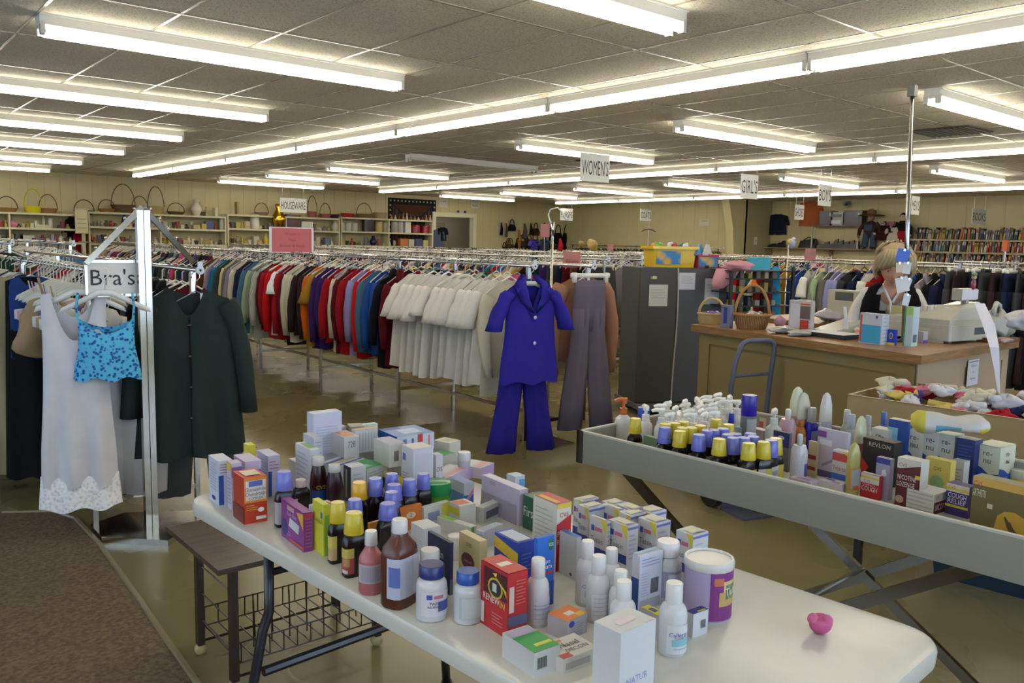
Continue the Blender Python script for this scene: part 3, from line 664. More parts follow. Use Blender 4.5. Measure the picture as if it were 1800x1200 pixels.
for z in (-.33, -.5): k = MB(); k.ball((0, -.074, z), (.012, .005, .012), 'g#b9b6cc'); obj('button', k, sj, smooth=True)
k = MB(); k.box(-.025, .03, -.12, .04, .034, -.09, 'p#d8d8e0'); obj('neck_label', k, sj)
k = MB(); trouser(k, 'f#2c2686', -.6, .65, .165, .12, .11, .07, crotch=.14, T=.05); face_on(k, 'trousers', 3.63, 4.24, 1.35, R(-14), 'royal blue wide trousers hanging below the matching suit jacket', 'trousers')
put_hanger(3.63, 4.18, 1.35, R(-14), 'pale plastic hanger of the royal blue suit', 'hangers on the long double rack', 'flat', '#bdb9ae')
# tan sweater and grey trousers on the second rail end
k = MB(); panel(k, 'f#9a7058', -.085, .62, .19, .24, T=.05, seed=4, nu=14, nv=10)
for s in (-1, 1): sleeve(k, 'f#9a7058', s, (s*.18, 0, -.15), (s*.3, 0, -.35), (s*.25, -.02, -.8), .08, .12, .06, 12)
face_on(k, 'sweater', 4.32, 4.4, 1.35, R(-10), 'tan brown sweater hanging behind the grey trousers', 'sweater')
k = MB(); trouser(k, 'f#675f6c', -.12, 1.07, .13, .12, .1, .07, crotch=.36, T=.04)
gt = face_on(k, 'trousers', 4.24, 4.24, 1.37, R(-14), 'mauve grey trousers clipped to a white hanger facing the aisle', 'trousers')
put_hanger(4.24, 4.24, 1.37, R(-14), 'white clip hanger holding the mauve grey trousers', 'hangers on the long double rack', 'clip', '#e2e0da')
put_hanger(4.32, 4.4, 1.35, R(-10), 'hanger of the tan brown sweater', 'hangers on the long double rack')
fh_list.sort(); left = 300-n_hang[0]
for i, (q, x, y, z, rz) in enumerate(fh_list):
    if i < left: put_hanger(x, y, z, rz, 'pale plastic hanger in the crowded rows of racks', 'hangers in the crowded rows of racks', 'tube')
    else: put_hanger(x, y, z, rz, '', '', stuff=True)
o = obj('clothes_hangers', far_h); tag(o, 'rows of pale plastic hangers crowded on the far racks', 'hangers', kind='stuff')
o = obj('hanging_clothes', far_c, smooth=True); tag(o, 'mass of clothes packed on the inner and far rails', 'clothes', kind='stuff')

# ================================================================== SIGN STAND
sx, sy = 1.24, 4.33
st = empty('sign_stand', (sx, sy, 0), "chrome sign stand with sloping display arms beside the lingerie rack", 'display stand')
k = MB(); k.prism([(-.24, -.02), (0, -.26), (.26, -.02), (.26, .12), (-.05, .3), (-.24, .2)], 0.0, .03, CHROME); obj('base_plate', k, st)
k = MB(); k.box(-.03, -.018, .03, -.002, .018, 1.62, CHROME); k.box(.002, -.018, .03, .03, .018, 1.62, CHROME); obj('post', k, st)
for s, e_, lb in ((-1, (-.26, 0, 1.36), 'left'), (1, (.27, .1, 1.37), 'right')):
    k = MB(); k.tube([(0, 0, 1.635), e_], .018, CHROME, 4); obj('arm', k, st)
    for i in range(5):
        t = .15+.17*i; p = Vector((0, 0, 1.64)).lerp(Vector(e_), t); k = MB(); k.tube([p, (p.x, p.y-.005, p.z+.025)], .003, CHROME, 5); k.ball((p.x, p.y-.005, p.z+.028), .0075, CHROME, 8, 5); obj('peg', k, st, smooth=True)
fr = at_y(208, 489, sy+.035); w2, h2 = .145, .088
sg = empty('sign_holder', (fr.x-.005, sy+.035, fr.z), "chrome framed sign reading Bra's on the sign stand", 'sign')
k = MB()
for a in ((-w2, -h2, w2, -h2+.012), (-w2, h2-.012, w2, h2), (-w2, -h2, -w2+.012, h2), (w2-.012, -h2, w2, h2)): k.box(a[0], -.008, a[1], a[2], .006, a[3], CHROME)
obj('frame', k, sg)
k = MB(); k.box(-w2+.01, -.003, -h2+.01, w2-.01, .0, h2-.01, 'p#dcdad6'); k.text("Bra's", (-.12, -.0045, -.032), (1, 0, 0), (0, 0, 1), .078, 'p#26262a', align='l'); obj('sign_card', k, sg)
# pink card sign standing on the long rack
p = at_x(513, 422, 3.75); k = MB(); k.box(-.24, -.004, -.13, .24, .004, .13, 'p#dfdfe6'); k.box(-.215, -.006, -.12, .215, -.003, .12, 'p#c8666c')
for i, (t, h_) in enumerate((('Women\'s', .03), ('Tops', .03), ('Blouses & Shirts', .03))): k.text(t, (0, -.0075, .05-.06*i), (1, 0, 0), (0, 0, 1), h_, 'p#93434c', .38)
o = obj('card_sign', k, loc=(3.75, p.y, p.z)); tag(o, 'pink card sign with white side strips standing on the long rack', 'sign')
k = MB(); k.tube([(0, 0, -.13), (0, 0, 1.36-p.z-.01)], .006, CHROME); obj('sign_stem', k, o)
for px_, py_, D, wd, hg, tx, lb in ((1005, 456, 8.6, .12, .08, 'Skirts', 'pink card sign reading Skirts on the skirt rack'), (958, 405, 13, .09, .1, '', 'small pink card sign among the purses'), (1073, 434, 14, .07, .05, '', 'small pink card on the coat rail'), (1424, 447, 10.6, .12, .07, '', 'small pink card sign on the rack behind the counter')):
    p = at_d(px_, py_, D); k = MB(); k.box(-wd, -.004, -hg, wd, .004, hg, 'p#b9777a')
    if tx: k.text(tx, (0, -.006, -hg*.6), (1, 0, 0), (0, 0, 1), hg*.7, 'p#7d3b42')
    o = obj('card_sign', k, loc=p); tag(o, lb, 'sign'); k = MB(); k.tube([(0, .006, hg), (0, .006, 1.35-p.z)] if p.z > 1.35 else [(0, .006, 0), (0, .006, -.08)], .004, CHROME); obj('sign_stem', k, o)
# tall stand with a hooked top among the racks
p0 = at_d(690, 800, 1); D = 5.0; top = at_d(972, 385, 6.15)
st = empty('hook_stand', (top.x, top.y, 0), 'tall chrome pole with a curled hook top beside the blue suit', 'display stand')
k = MB(); k.tube([(0, 0, 0), (0, 0, top.z-.1)], .009, CHROME, 8); k.tube([(0, 0, top.z-.12), (0, 0, top.z-.02)], .013, CHROME, 8); obj('pole', k, st, smooth=True)
ex = Vector((.77, -.64, 0)); hk = [Vector((0, 0, -.03)), ex*-.02+Vector((0, 0, .04)), ex*-.035+Vector((0, 0, .09)), ex*-.02+Vector((0, 0, .13)), ex*.03+Vector((0, 0, .145)), ex*.07+Vector((0, 0, .11)), ex*.085+Vector((0, 0, .07)), ex*.105+Vector((0, 0, .055)), ex*.125+Vector((0, 0, .075)), ex*.125+Vector((0, 0, .09))]
k = MB(); k.tube([h_+Vector((0, 0, top.z-.06)) for h_ in hk], .006, 'g#d4d4d4', 6); obj('hook', k, st, smooth=True)
k = MB(); k.prism([(-.15, -.15), (.15, -.15), (.15, .15), (-.15, .15)], 0, .015, CHROME); obj('foot_plate', k, st)

# ================================================================== FOLDING TABLE (foreground)
TZ = .74; TR = R(-85.6)      # local +x runs along the long edge toward the camera-right end
A0 = Vector((.79, 2.45))      # near-left corner
e1 = Vector((math.cos(TR), math.sin(TR))); e2 = Vector((-e1.y, e1.x))   # e2 points away from the camera side
def rrect(L, W, rad, n=7):
    pts = []
    for cx, cy, a0 in ((L-rad, W-rad, 0), (rad, W-rad, 90), (rad, rad, 180), (L-rad, rad, 270)):
        for k in range(n): a = R(a0+90*k/(n-1)); pts.append((cx+rad*math.cos(a), cy+rad*math.sin(a)))
    return pts
ft = empty('folding_table', (A0.x, A0.y, 0), 'white plastic folding table covered with medicine boxes and bottles', 'table', rz=TR)
LN, WD = 1.86, .77
k = MB(); rings = []
for z, ins in ((TZ-.045, .012), (TZ-.04, .002), (TZ-.012, 0), (TZ-.003, .004), (TZ, .012)):
    rings.append([(ins+x*(LN-2*ins)/LN, ins+y*(WD-2*ins)/WD, z) for x, y in rrect(LN, WD, .085)])
k.loft(rings, 'g#c9c6bd'); k2 = obj('tabletop', k, ft, auto=35)
BLK = 'g#23222a'
def fold_leg(x0, s):
    for y in (.1, WD-.1):
        k = MB(); yy = y; oy = -.0 if y > .3 else 0
        k.tube([(x0, yy, TZ-.045), (x0, yy, .47), (x0, yy+(-.02 if y < .3 else .02), .42), (x0-s*.0, yy+(-.1 if y < .3 else .1)*.55, .25), (x0, yy+(-.1 if y < .3 else .1)*.75, .02)], .0145, BLK, 8); obj('leg', k, ft, smooth=True)
        k = MB(); k.tube([(x0, yy+(-.1 if y < .3 else .1)*.75, 0), (x0, yy+(-.1 if y < .3 else .1)*.75, .03)], .019, 'g#151518', 8); obj('foot_cap', k, ft)
    k = MB(); k.tube([(x0, .08, .3), (x0, WD-.08, .3)], .0145, BLK, 8); k.tube([(x0, .1, .58), (x0, WD-.1, .58)], .011, BLK, 8); obj('cross_bar', k, ft)
    k = MB(); k.tube([(x0, WD/2, .58), (x0+s*.4, WD/2, TZ-.05)], .009, BLK, 6); obj('brace', k, ft)
fold_leg(.33, 1); fold_leg(LN-.33, -1)

# ---- item builders ------------------------------------------------------------------
def solve(fn, target, lo, hi, inc=True):
    for _ in range(40):
        m_ = (lo+hi)/2
        if (fn(m_) < target) == inc: lo = m_
        else: hi = m_
    return (lo+hi)/2
def dec_faces(k, w_, d_, h_, dec):
    e_ = .0005; lay = [0]
    for q in dec:
        f = q[0]; lay[0] += 1; o_ = .0004+.00012*lay[0]
        if f == 'R': P = lambda u, v: (u*w_, -o_, v*h_); ex, ey, W_, H_ = (1, 0, 0), (0, 0, 1), w_, h_
        elif f == 'L': P = lambda u, v: (-o_, (1-u)*d_, v*h_); ex, ey, W_, H_ = (0, -1, 0), (0, 0, 1), d_, h_
        else: P = lambda u, v: (u*w_, v*d_, h_+o_); ex, ey, W_, H_ = (1, 0, 0), (0, 1, 0), w_, d_
        if q[1] == 't':     # text: (face,'t',u,v,height_frac,text,colour,maxw_frac)
            k.text(q[5], P(q[2], q[3]), ex, ey, q[4]*H_, 'p'+q[6], (q[7] if len(q) > 7 else .9)*W_)
        elif q[1] == 'e':   # ellipse: (face,'e',u,v,ru,rv,colour)
            n = 18; V = [P(q[2]+q[4]*math.cos(2*math.pi*i/n), q[3]+q[5]*math.sin(2*math.pi*i/n)) for i in range(n)]; k.add(V, [tuple(range(n))], 'p'+q[6])
        elif q[1] == 'p':   # polygon: (face,'p',[(u,v)..],colour)
            k.add([P(u, v) for u, v in q[2]], [tuple(range(len(q[2])))], 'p'+q[3])
        elif q[1] == 'l':   # lines of small print: (face,'l',u0,v0,u1,v1,n,colour)
            n = q[6]
            for i in range(n):
                v0 = q[3]+(q[5]-q[3])*(i+.25)/n; v1 = q[3]+(q[5]-q[3])*(i+.55)/n; uu = q[4]-(q[4]-q[2])*(.3 if i % 3 == 2 else .05)
                k.add([P(q[2], v0), P(uu, v0), P(uu, v1), P(q[2], v1)], [(0, 1, 2, 3)], 'p'+q[7])
        elif q[1] == 'b':   # bar code
            n = 12
            for i in range(n):
                u0 = q[2]+(q[4]-q[2])*i/n; u1 = u0+(q[4]-q[2])/n*(.35+.35*((i*7) % 3)/2); k.add([P(u0, q[3]), P(u1, q[3]), P(u1, q[5]), P(u0, q[5])], [(0, 1, 2, 3)], 'p#33343a')
        else:
            u0, v0, u1, v1, c = q[1:6]; k.add([P(u0, v0), P(u1, v0), P(u1, v1), P(u0, v1)], [(0, 1, 2, 3)], 'p'+c)
def carton(name, label, cx, cy, xl, xr, yt, base, dec=(), z0=TZ, rot=-3, group=None, cat='box', h=None, d=None, w=None, lift=0, key=None, top=None):
    N = at_z(cx, cy, z0); r = R(rot); ex = Vector((math.cos(r), math.sin(r), 0)); ey = Vector((-math.sin(r), math.cos(r), 0))
    w = w or solve(lambda t: pj(N+ex*t)[0], xr, .008, .6); d = d or solve(lambda t: pj(N+ey*t)[0], xl, .008, .6, False)
    h = h or solve(lambda t: pj(N+Vector((0, 0, t)))[1], yt, .008, .6, False)
    k = MB(); kk = key or 'p'+base; k.box(0, 0, 0, w, d, h, kk)
    if top: k.add([(0, 0, h+.0003), (w, 0, h+.0003), (w, d, h+.0003), (0, d, h+.0003)], [(0, 1, 2, 3)], 'p'+top)
    # flap seams
    k.box(.0, d*.02, h-.0004, w, d*.035, h+.0006, kk)
    dec_faces(k, w, d, h, dec); o = obj(name, k, loc=(N.x, N.y, z0+lift)); o.rotation_euler.z = r
    o['_s'] = 0; del o['_s']
    return tag(o, label, cat, group)
PROF = {
 'pill': ([(.9, 0), (1, .02), (1, .62), (.96, .68), (.8, .74), (.72, .76)], [(.8, .77), (.82, .775), (.82, .975), (.76, 1), (.01, 1)], (.12, .56)),
 'lotion': ([(.92, 0), (1, .02), (1, .54), (.96, .62), (.82, .68), (.62, .715), (.55, .735)], [(.6, .725), (.62, .735), (.6, .985), (.55, 1), (.01, 1)], (.06, .46)),
 'syrup': ([(.92, 0), (1, .03), (1, .5), (.9, .6), (.6, .66), (.45, .7)], [(.86, .67), (.88, .69), (.72, .985), (.66, 1), (.01, 1)], (.07, .47)),
 'small': ([(.92, 0), (1, .03), (1, .6), (.9, .69), (.65, .76), (.5, .8)], [(.58, .79), (.6, .8), (.6, .98), (.52, 1), (.01, 1)], (.1, .5)),
 'round': ([(.92, 0), (1, .03), (1, .52), (.93, .6), (.6, .7), (.42, .76)], [(.5, .77), (.52, .78), (.5, .98), (.44, 1), (.01, 1)], (.2, .5)),
 'perox': ([(.92, 0), (1, .03), (1, .6), (.9, .7), (.5, .8), (.42, .85)], [(.46, .85), (.47, .855), (.45, .98), (.4, 1), (.01, 1)], (.13, .6)),
 'coffee': ([(.9, 0), (1, .04), (.95, .3), (.98, .45), (.85, .68), (.66, .82), (.62, .85)], [(.66, .84), (.68, .85), (.66, .97), (.6, 1), (.01, 1)], (.1, .36)),
 'tub': ([(.86, 0), (.9, .02), (.97, .6)], [(1, .6), (1.02, .62), (1.0, .98), (.93, 1), (.01, 1)], (.1, .5)),
 'canister': ([(.97, 0), (.97, .86)], [(1.0, .84), (1.02, .85), (1.02, .96), (.98, .985), (.9, .985), (.88, .96), (.01, .96)], (.03, .84)),
 'aerosol': ([(.95, 0), (1, .02), (1, .68), (.8, .76), (.78, .78)], [(.3, .78), (.34, .79), (.34, .98), (.28, 1), (.01, 1)], (.08, .62)),
 'bigcap': ([(.95, 0), (1, .02), (1, .66)], [(.97, .66), (1.0, .67), (1.0, .98), (.95, 1), (.01, 1)], (.06, .62)),
 'mist': ([(.92, 0), (1, .03), (1, .5), (.9, .6), (.6, .68)], [(.58, .66), (.6, .67), (.58, .97), (.5, 1), (.01, 1)], (.1, .48)),
 'oval': ([(.9, 0), (1, .04), (1, .6), (.9, .8), (.6, .95), (.2, 1), (.01, 1)], None, (.12, .55)),
 'jar': ([(.95, 0), (1, .04), (1, .55)], [(1.0, .55), (1.03, .58), (1.03, .95), (.95, 1), (.01, 1)], (.1, .5)),
}
def bottle(name, label, x, yb, hw, yt, prof, body, cap, lab=None, z0=TZ, group=None, e=2, sy=1, rot=-3, txt=(), h=None, pos=None, r=None, cat='bottle', back=None, labspan=(200, 340), cap_name='cap', band=None):
    if pos is None:
        N = at_z(x, yb, z0); D = depth(N); r = r or hw*D/F_PX*(1.13 if e > 2 else 1.06); N = N+Vector((.64, .77, 0))*r*.8*sy; D = depth(N)
    else: N = Vector((pos[0], pos[1], z0))
    h = h or solve(lambda t: pj(N+Vector((0, 0, t)))[1], yt, .02, .6, False)
    bp, cp, (l0, l1) = PROF[prof]; n = 20
    root = empty(name, (N.x, N.y, z0), label, cat, group, rz=R(rot))
    k = MB(); k.lathe([(q*r, z*h) for q, z in bp], body, n, 1, sy, e=e); obj('body', k, root, auto=40)
    if cp:
        k = MB(); k.lathe([(q*r*(1 if q > .9 else 1), z*h) for q, z in cp], cap, 16, 1, (sy if cp[0][0] > .9 else 1)); obj(cap_name, k, root, auto=40)
    if lab:
        a0, a1 = labspan; m_ = 10; V = []
        def surf(ang, z, off=.0006):
            ca, sa = math.cos(R(ang)), math.sin(R(ang)); q = (abs(ca)**e+abs(sa)**e)**(-1/e) if e != 2 else 1
            rr_ = r
            for (q0, z0_), (q1, z1_) in zip(bp, bp[1:]):
                if z0_*h <= z <= z1_*h and z1_ > z0_: rr_ = r*(q0+(q1-q0)*(z-z0_*h)/((z1_-z0_)*h))
            return ((rr_*q+off)*ca, (rr_*q+off)*sa*sy, z)
        k = MB()
        def patch(b0, b1, za, zb, off, key):
            V = []
            for i in range(m_+1):
                a = b0+(b1-b0)*i/m_; V += [surf(a, za, off), surf(a, (za+zb)/2, off), surf(a, zb, off)]
            k.add(V, [(3*i+j, 3*i+3+j, 3*i+4+j, 3*i+1+j) for i in range(m_) for j in (0, 1)], key)
        patch(a0, a1, l0*h, l1*h, .0009, 'p'+lab)
        if band:
            for (u0, v0, u1, v1, c) in band: patch(a0+(a1-a0)*u0, a0+(a1-a0)*u1, (l0+(l1-l0)*v0)*h, (l0+(l1-l0)*v1)*h, .0014, 'p'+c)
        for (t, v, hf, c, ang) in txt:
            zb = (l0+(l1-l0)*v)*h; arc = (r*R(a1-a0))
            k.text(t, (0, 0, 0), (1, 0, 0), (0, 0, 1), hf*(l1-l0)*h, 'p'+c, arc*.6, wrap=lambda X, Y: surf(ang+math.degrees(X/r), zb+Y, .002))
        obj('label', k, root)
    return root
RX = '#c2455a'; BLT = '#3a4aa0'
G_TB = 'white cough-syrup boxes clustered at the far right of the folding table'
c = carton
c('medicine_box', 'tall white box with blue corner stripe, leftmost on the folding table', 385, 890, 368, 410, 811, '#c9cbdc', [('R', 0, .02, .36, .68, '#2c4f9e'), ('R', 'l', .1, .72, .9, .95, 4, '#b56a80'), ('L', 'l', .15, .3, .85, .92, 10, '#a4a8bd'), ('L', 'e', .5, .12, .2, .05, '#27407e')])
c('medicine_box', 'purple and yellow box between the leftmost white box and the orange tablet box', 408, 897, 400, 426, 815, '#c4b5cc', [('R', 0, .7, 1, .92, '#8a6aa5'), ('L', 0, .82, 1, 1, '#d0b13d'), ('L', 'l', .1, .1, .9, .7, 8, '#92859c')])
c('medicine_box', 'lilac box standing just behind the orange tablet box', 432, 890, 412, 460, 812, '#bfb2cf', [('R', 0, .75, 1, .8, '#7c5aa6')])
c('medicine_box', 'orange and red glucosamine chondroitin tablet box near the table end', 430, 922, 411, 470, 841, '#c03a1e', [('R', 0, .45, 1, 1, '#e08a2c'), ('R', .06, .5, .94, .93, '#dcd6cf'), ('R', .2, .8, .8, .92, '#5a6ab8'), ('R', 't', .5, .7, .085, 'Glucosamine', '#2c3566'), ('R', 't', .5, .6, .085, 'Chondroitin', '#2c3566'), ('R', 't', .5, .52, .05, 'COMPLEX', '#44464f'), ('R', 'l', .08, .28, .6, .42, 3, '#e3b83a'), ('R', .5, .07, .95, .14, '#ddd6cc'), ('R', 'e', .72, .28, .14, .05, '#ece6dd'), ('L', 0, .0, 1, .35, '#7c2a1c'), ('L', 'l', .1, .4, .8, .95, 7, '#a65a30'), ('T', .15, .2, .85, .8, '#d9c9b0')])
c('medicine_box', 'yellow topped white carton behind the lilac box', 437, 846, 429, 450, 783, '#d8cf4a', [('R', .2, .0, .75, .6, '#dfe0cf'), ('R', .4, .0, .55, .5, '#8f9d3c')])
c('medicine_box', 'white and lavender box with blue stripe behind the tablet boxes', 472, 873, 453, 493, 802, '#bcbcd6', [('R', 0, .0, .3, .62, '#2d4f9c'), ('R', 'l', .1, .66, .9, .9, 3, '#b06d86'), ('L', 'l', .1, .2, .9, .9, 9, '#a2a2c0')])
c('medicine_box', 'magenta fibre box with a price sticker, left side of the front row', 534, 971, 495, 550, 903, '#8a3c86', [('L', 'l', .1, .15, .45, .3, 2, '#c77bbb'), ('L', 'e', .16, .32, .14, .22, '#3a3a80'), ('L', 'p', [(.35, .42), (.78, .36), (.82, .6), (.4, .66)], '#c9c6cc'), ('L', 't', .5, .7, .1, 'Daily Fiber', '#dcbad8', .55), ('L', .28, .84, .6, .96, '#c79a9c'), ('L', 'p', [(.7, .92), (1, .98), (1, .55)], '#d6a83a'), ('L', .4, .05, 1, .12, '#c2582c'), ('R', 'l', .2, .1, .9, .9, 9, '#a9609f'), ('R', 0, .86, 1, 1, '#b33a5c'), ('T', 0, 0, 1, 1, '#8e3f8e')])
c('medicine_box', "lime yellow children's medicine box beside the magenta fibre box", 569, 978, 550, 580, 888, '#c6c433', [('L', 't', .5, .6, .09, "Children's", '#8f9a2e'), ('R', .2, 0, 1, .8, '#7fae3a'), ('L', .75, .72, .9, .84, '#3f5aa8')])
c('medicine_box', 'red topped white box behind the lime yellow box', 560, 935, 543, 592, 893, '#d2cdc6', [('R', 0, .0, 1, .5, '#b1342c'), ('T', .2, .15, .85, .75, '#a8322c')], rot=8)
c('medicine_box', 'orange square box marked 2, in the middle of the folding table', 703, 935, 699, 741, 893, '#d2762a', [('R', 'e', .5, .62, .22, .14, '#e0c8a8'), ('R', 't', .5, .56, .16, '2', '#3a2a20'), ('T', 0, 0, 1, 1, '#d9893c')])
c('medicine_box', 'orange and yellow box behind the brown peroxide bottle', 650, 962, 646, 692, 920, '#d98a2c', [('R', 'p', [(0, .0), (.6, 0), (1, .6), (1, 1), (.5, .7)], '#b5322a'), ('T', .15, .1, .8, .85, '#d5cdb8')], rot=6)
c('medicine_box', 'navy pain-relief box with an open top flap', 790, 1046, 751, 796, 955, '#26284c', [('L', 't', .5, .62, .16, 'Pain', '#c8cad8', .8), ('L', 't', .5, .5, .08, 'RELIEF', '#8f93b0', .7), ('R', 0, 0, 1, .3, '#5d5f78'), ('T', 0, 0, 1, 1, '#33364f')])
c('box_flap', 'small dark flap box leaning on the navy pain-relief box', 781, 958, 757, 791, 934, '#2b2d50', [('L', .2, .3, .7, .7, '#8e90a6')], z0=TZ+.1, rot=-3, h=.018) if False else None
c('medicine_box', 'red box with a yellow ring and arrow picture, front of the folding table', 891, 1124, 844, 925, 1010, '#b9262a', [('L', .12, .55, .97, .95, '#4a1a1c'), ('L', 'e', .55, .68, .27, .16, '#c9a82c'), ('L', 'e', .55, .68, .22, .13, '#2b2b2e'), ('L', .45, .62, .6, .75, '#c6c6c4'), ('L', 'p', [(.45, .9), (.62, .93), (.58, .86), (.95, .72), (.98, .62), (.88, .7), (.6, .84)], '#d8bc34'), ('L', 't', .42, .44, .1, 'RENEW', '#e4e0dc', .6), ('L', 't', .82, .43, .1, 'IN', '#d8c634', .22), ('L', .03, .05, .16, .38, '#d6cfca'), ('L', 'l', .45, .12, .85, .32, 4, '#d88a84'), ('R', 0, .18, 1, .34, '#5b5f86'), ('R', .05, .4, .3, .8, '#d8b9b2'), ('R', 'l', .4, .5, .9, .9, 8, '#d2726c'), ('T', 0, 0, 1, 1, '#c0322c'), ('T', .2, .4, .8, .6, '#d8d2ca')])
c('medicine_box', 'blue and yellow medicine box behind the red ring-picture box', 909, 1045, 868, 938, 955, '#2846a8', [('L', 'p', [(0, .72), (1, .58), (1, .8), (0, .95)], '#d2b83a'), ('L', 't', .5, .38, .17, 'Clearplus', '#cfd6ea'), ('R', 'l', .2, .2, .8, .8, 8, '#5773c4'), ('T', .1, .1, .9, .9, '#b9c0d8')])
c('medicine_box', 'tall bright blue vapour steam box with a green shield', 942, 1070, 936, 972, 947, '#2a68c4', [('R', 'e', .78, .88, .16, .09, '#1f6a4c'), ('R', 't', .78, .855, .05, 'VICKS', '#e6ece8', .28), ('R', 't', .5, .62, .06, 'Vapo', '#dfe6f2', .5), ('R', 't', .5, .54, .07, 'Steam', '#dfe6f2', .7), ('R', .35, .46, .95, .5, '#b8404a'), ('R', 0, 0, 1, .35, '#2348a0')])
c('medicine_box', 'red and white pain relief box, tallest in the middle of the table', 976, 1005, 935, 1001, 887, '#cfc9bd', [('R', 0, .0, 1, .68, '#b5222a'), ('R', 'p', [(0, .7), (1, .82), (1, .5), (0, .4)], '#b5222a'), ('R', 't', .5, .8, .07, 'CVS', '#b5222a', .6), ('R', 't', .5, .52, .08, 'PAIN', '#e4dcd6', .85), ('R', 't', .5, .4, .08, 'RELIEF', '#e4dcd6', .9), ('R', 0, .93, 1, 1, '#d6b83c'), ('T', 0, 0, 1, 1, '#b8302c'), ('T', .1, .1, .45, .9, '#d8a83a'), ('L', 'l', .1, .1, .9, .9, 12, '#b4aea2')])
c('medicine_box', 'dark green box beside the red and white pain box', 942, 937, 919, 971, 900, '#2d5a48', [('L', 't', .5, .4, .3, 'First', '#cfdad2'), ('R', 0, 0, 1, 1, '#c9cfd4'), ('R', 'l', .1, .1, .9, .9, 5, '#6f8fae'), ('T', 0, 0, 1, 1, '#4f7a5e')], h=.09, z0=TZ)
c('medicine_box', 'narrow white box with a raised blue top, right of the pain relief box', 1012, 1021, 982, 1020, 945, '#b9b8b8', [('L', 'e', .7, .1, .08, .04, '#55565a'), ('T', 0, 0, 1, 1, '#3c6fc0')], h=None)
c('medicine_box', 'long lavender plastic-wrapped box behind the dark green box', 912, 925, 846, 927, 862, '#b7adc4', [('L', .02, .2, .22, .5, '#2e4a9c'), ('L', 0, 0, .95, .55, '#9a93a4'), ('L', .25, .25, .55, .4, '#8d8798'), ('L', 't', .3, .85, .1, 'CVS', '#b04a62'), ('T', 0, 0, 1, 1, '#cfc9d6')])
c('medicine_box', 'white box with a yellow band, left of the two behind the orange box', 745, 928, 738, 790, 893, '#cfd0cc', [('R', .7, .0, 1, 1, '#d3cf4c'), ('R', .15, .25, .6, .7, '#8fa0c8'), ('T', 0, 0, 1, 1, '#b9c6c8')], rot=5)
c('medicine_box', 'white and yellow box with a red top tab, right of the green lidded tub', 808, 930, 789, 835, 890, '#cac9c6', [('L', 0, .55, 1, .85, '#cdbb3c'), ('T', 0, .2, .8, .9, '#c46a5c')])
c('medicine_box', 'flat white box with a bright green stripe lying on its side', 828, 950, 768, 838, 925, '#c8c8c0', [('T', .1, .55, .9, .98, '#76b03a'), ('R', 0, 0, .5, 1, '#4d9a3c')], h=.035, rot=10)
c('medicine_box', 'white paper-wrapped carton behind the navy pain-relief box', 745, 985, 722, 774, 930, '#c9c9cc', [('L', 'l', .1, .2, .9, .6, 5, '#a9a9bc')])
c('medicine_box', 'pale blue and white box between the striped box and lavender box', 850, 965, 836, 884, 935, '#b8bccb', [('T', .1, .1, .9, .9, '#9aa6bc'), ('L', 'l', .1, .1, .9, .9, 4, '#8f88a8')], rot=14)
c('medicine_box', 'grey white carton tilted among the boxes left of the lavender box', 850, 920, 836, 890, 893, '#b9bab8', [('R', .1, .2, .7, .7, '#5b6068')], rot=18)
# cluster of cough syrup boxes
TD = [('L', 'p', [(.6, 1), (1, 1), (1, .7)], '#d6c838'), ('L', .12, .72, .3, .84, '#3550a8'), ('L', .34, .74, .75, .82, '#c2708c'), ('L', 't', .45, .5, .12, 'Tussin', '#5c6280', .7), ('L', 0, .22, 1, .4, '#2c3c88'), ('R', 'l', .15, .3, .85, .85, 6, '#a9a9c4'), ('R', .0, .92, 1, .97, '#6c72b0'), ('T', .15, .2, .85, .8, '#c9c4ac'), ('T', .1, .05, .9, .14, '#6c78b8')]
tb = [(1064, 1003, 1034, 1070, 930), (1100, 1012, 1067, 1119, 937), (1150, 1006, 1119, 1175, 940), (1214, 1030, 1185, 1241, 948), (1020, 960, 1006, 1050, 885), (1032, 975, 1014, 1060, 900), (1075, 968, 1055, 1098, 893), (1113, 980, 1082, 1132, 900), (1140, 985, 1115, 1168, 910), (1088, 980, 1055, 1098, 905), (1105, 990, 1085, 1135, 918)]
pos_txt = ['front row, first from the left', 'front row, second from the left', 'front row, third from the left', 'standing apart at the right', 'rear left corner', 'just in front of the rear left one', 'back row, second from the left', 'back row, third from the left', 'back row, rightmost', 'second row, left', 'second row, right']
for i, (cx, cy, xl, xr, yt) in enumerate(tb): c('syrup_box', 'white cough syrup box in the cluster, %s' % pos_txt[i], cx, cy, xl, xr, yt, '#c7c6cb', TD, group=G_TB, h=.118)
c('medicine_box', 'tall white box with a barcode, between the lotion bottles and the white jar', 1121, 1077, 1108, 1161, 978, '#c6c6d4', [('R', 'l', .1, .78, .9, .95, 3, '#8d94c0'), ('R', .05, .03, .95, .2, '#a4a4ac'), ('R', 'l', .1, .25, .45, .7, 9, '#aaaac4'), ('R', 'b', .5, .28, .85, .55), ('L', 0, 0, 1, .6, '#31549a'), ('T', 0, .5, 1, 1, '#8fb4d0')])
c('medicine_box', 'small yellow topped box just left of the front lotion bottle', 1155, 1128, 1125, 1168, 1082, '#b8b6b8', [('L', 'l', .1, .15, .9, .85, 8, '#908fa0'), ('T', 0, 0, 1, 1, '#ccc53e'), ('T', .2, .3, .8, .7, '#3a3f78')])
c('medicine_box', 'small navy topped box just right of the front lotion bottle', 1217, 1122, 1204, 1243, 1080, '#c6c6ca', [('R', 'b', .5, .3, .85, .65), ('T', 0, 0, 1, 1, '#2a2e78'), ('T', .4, .1, .9, .35, '#ccc53e')])
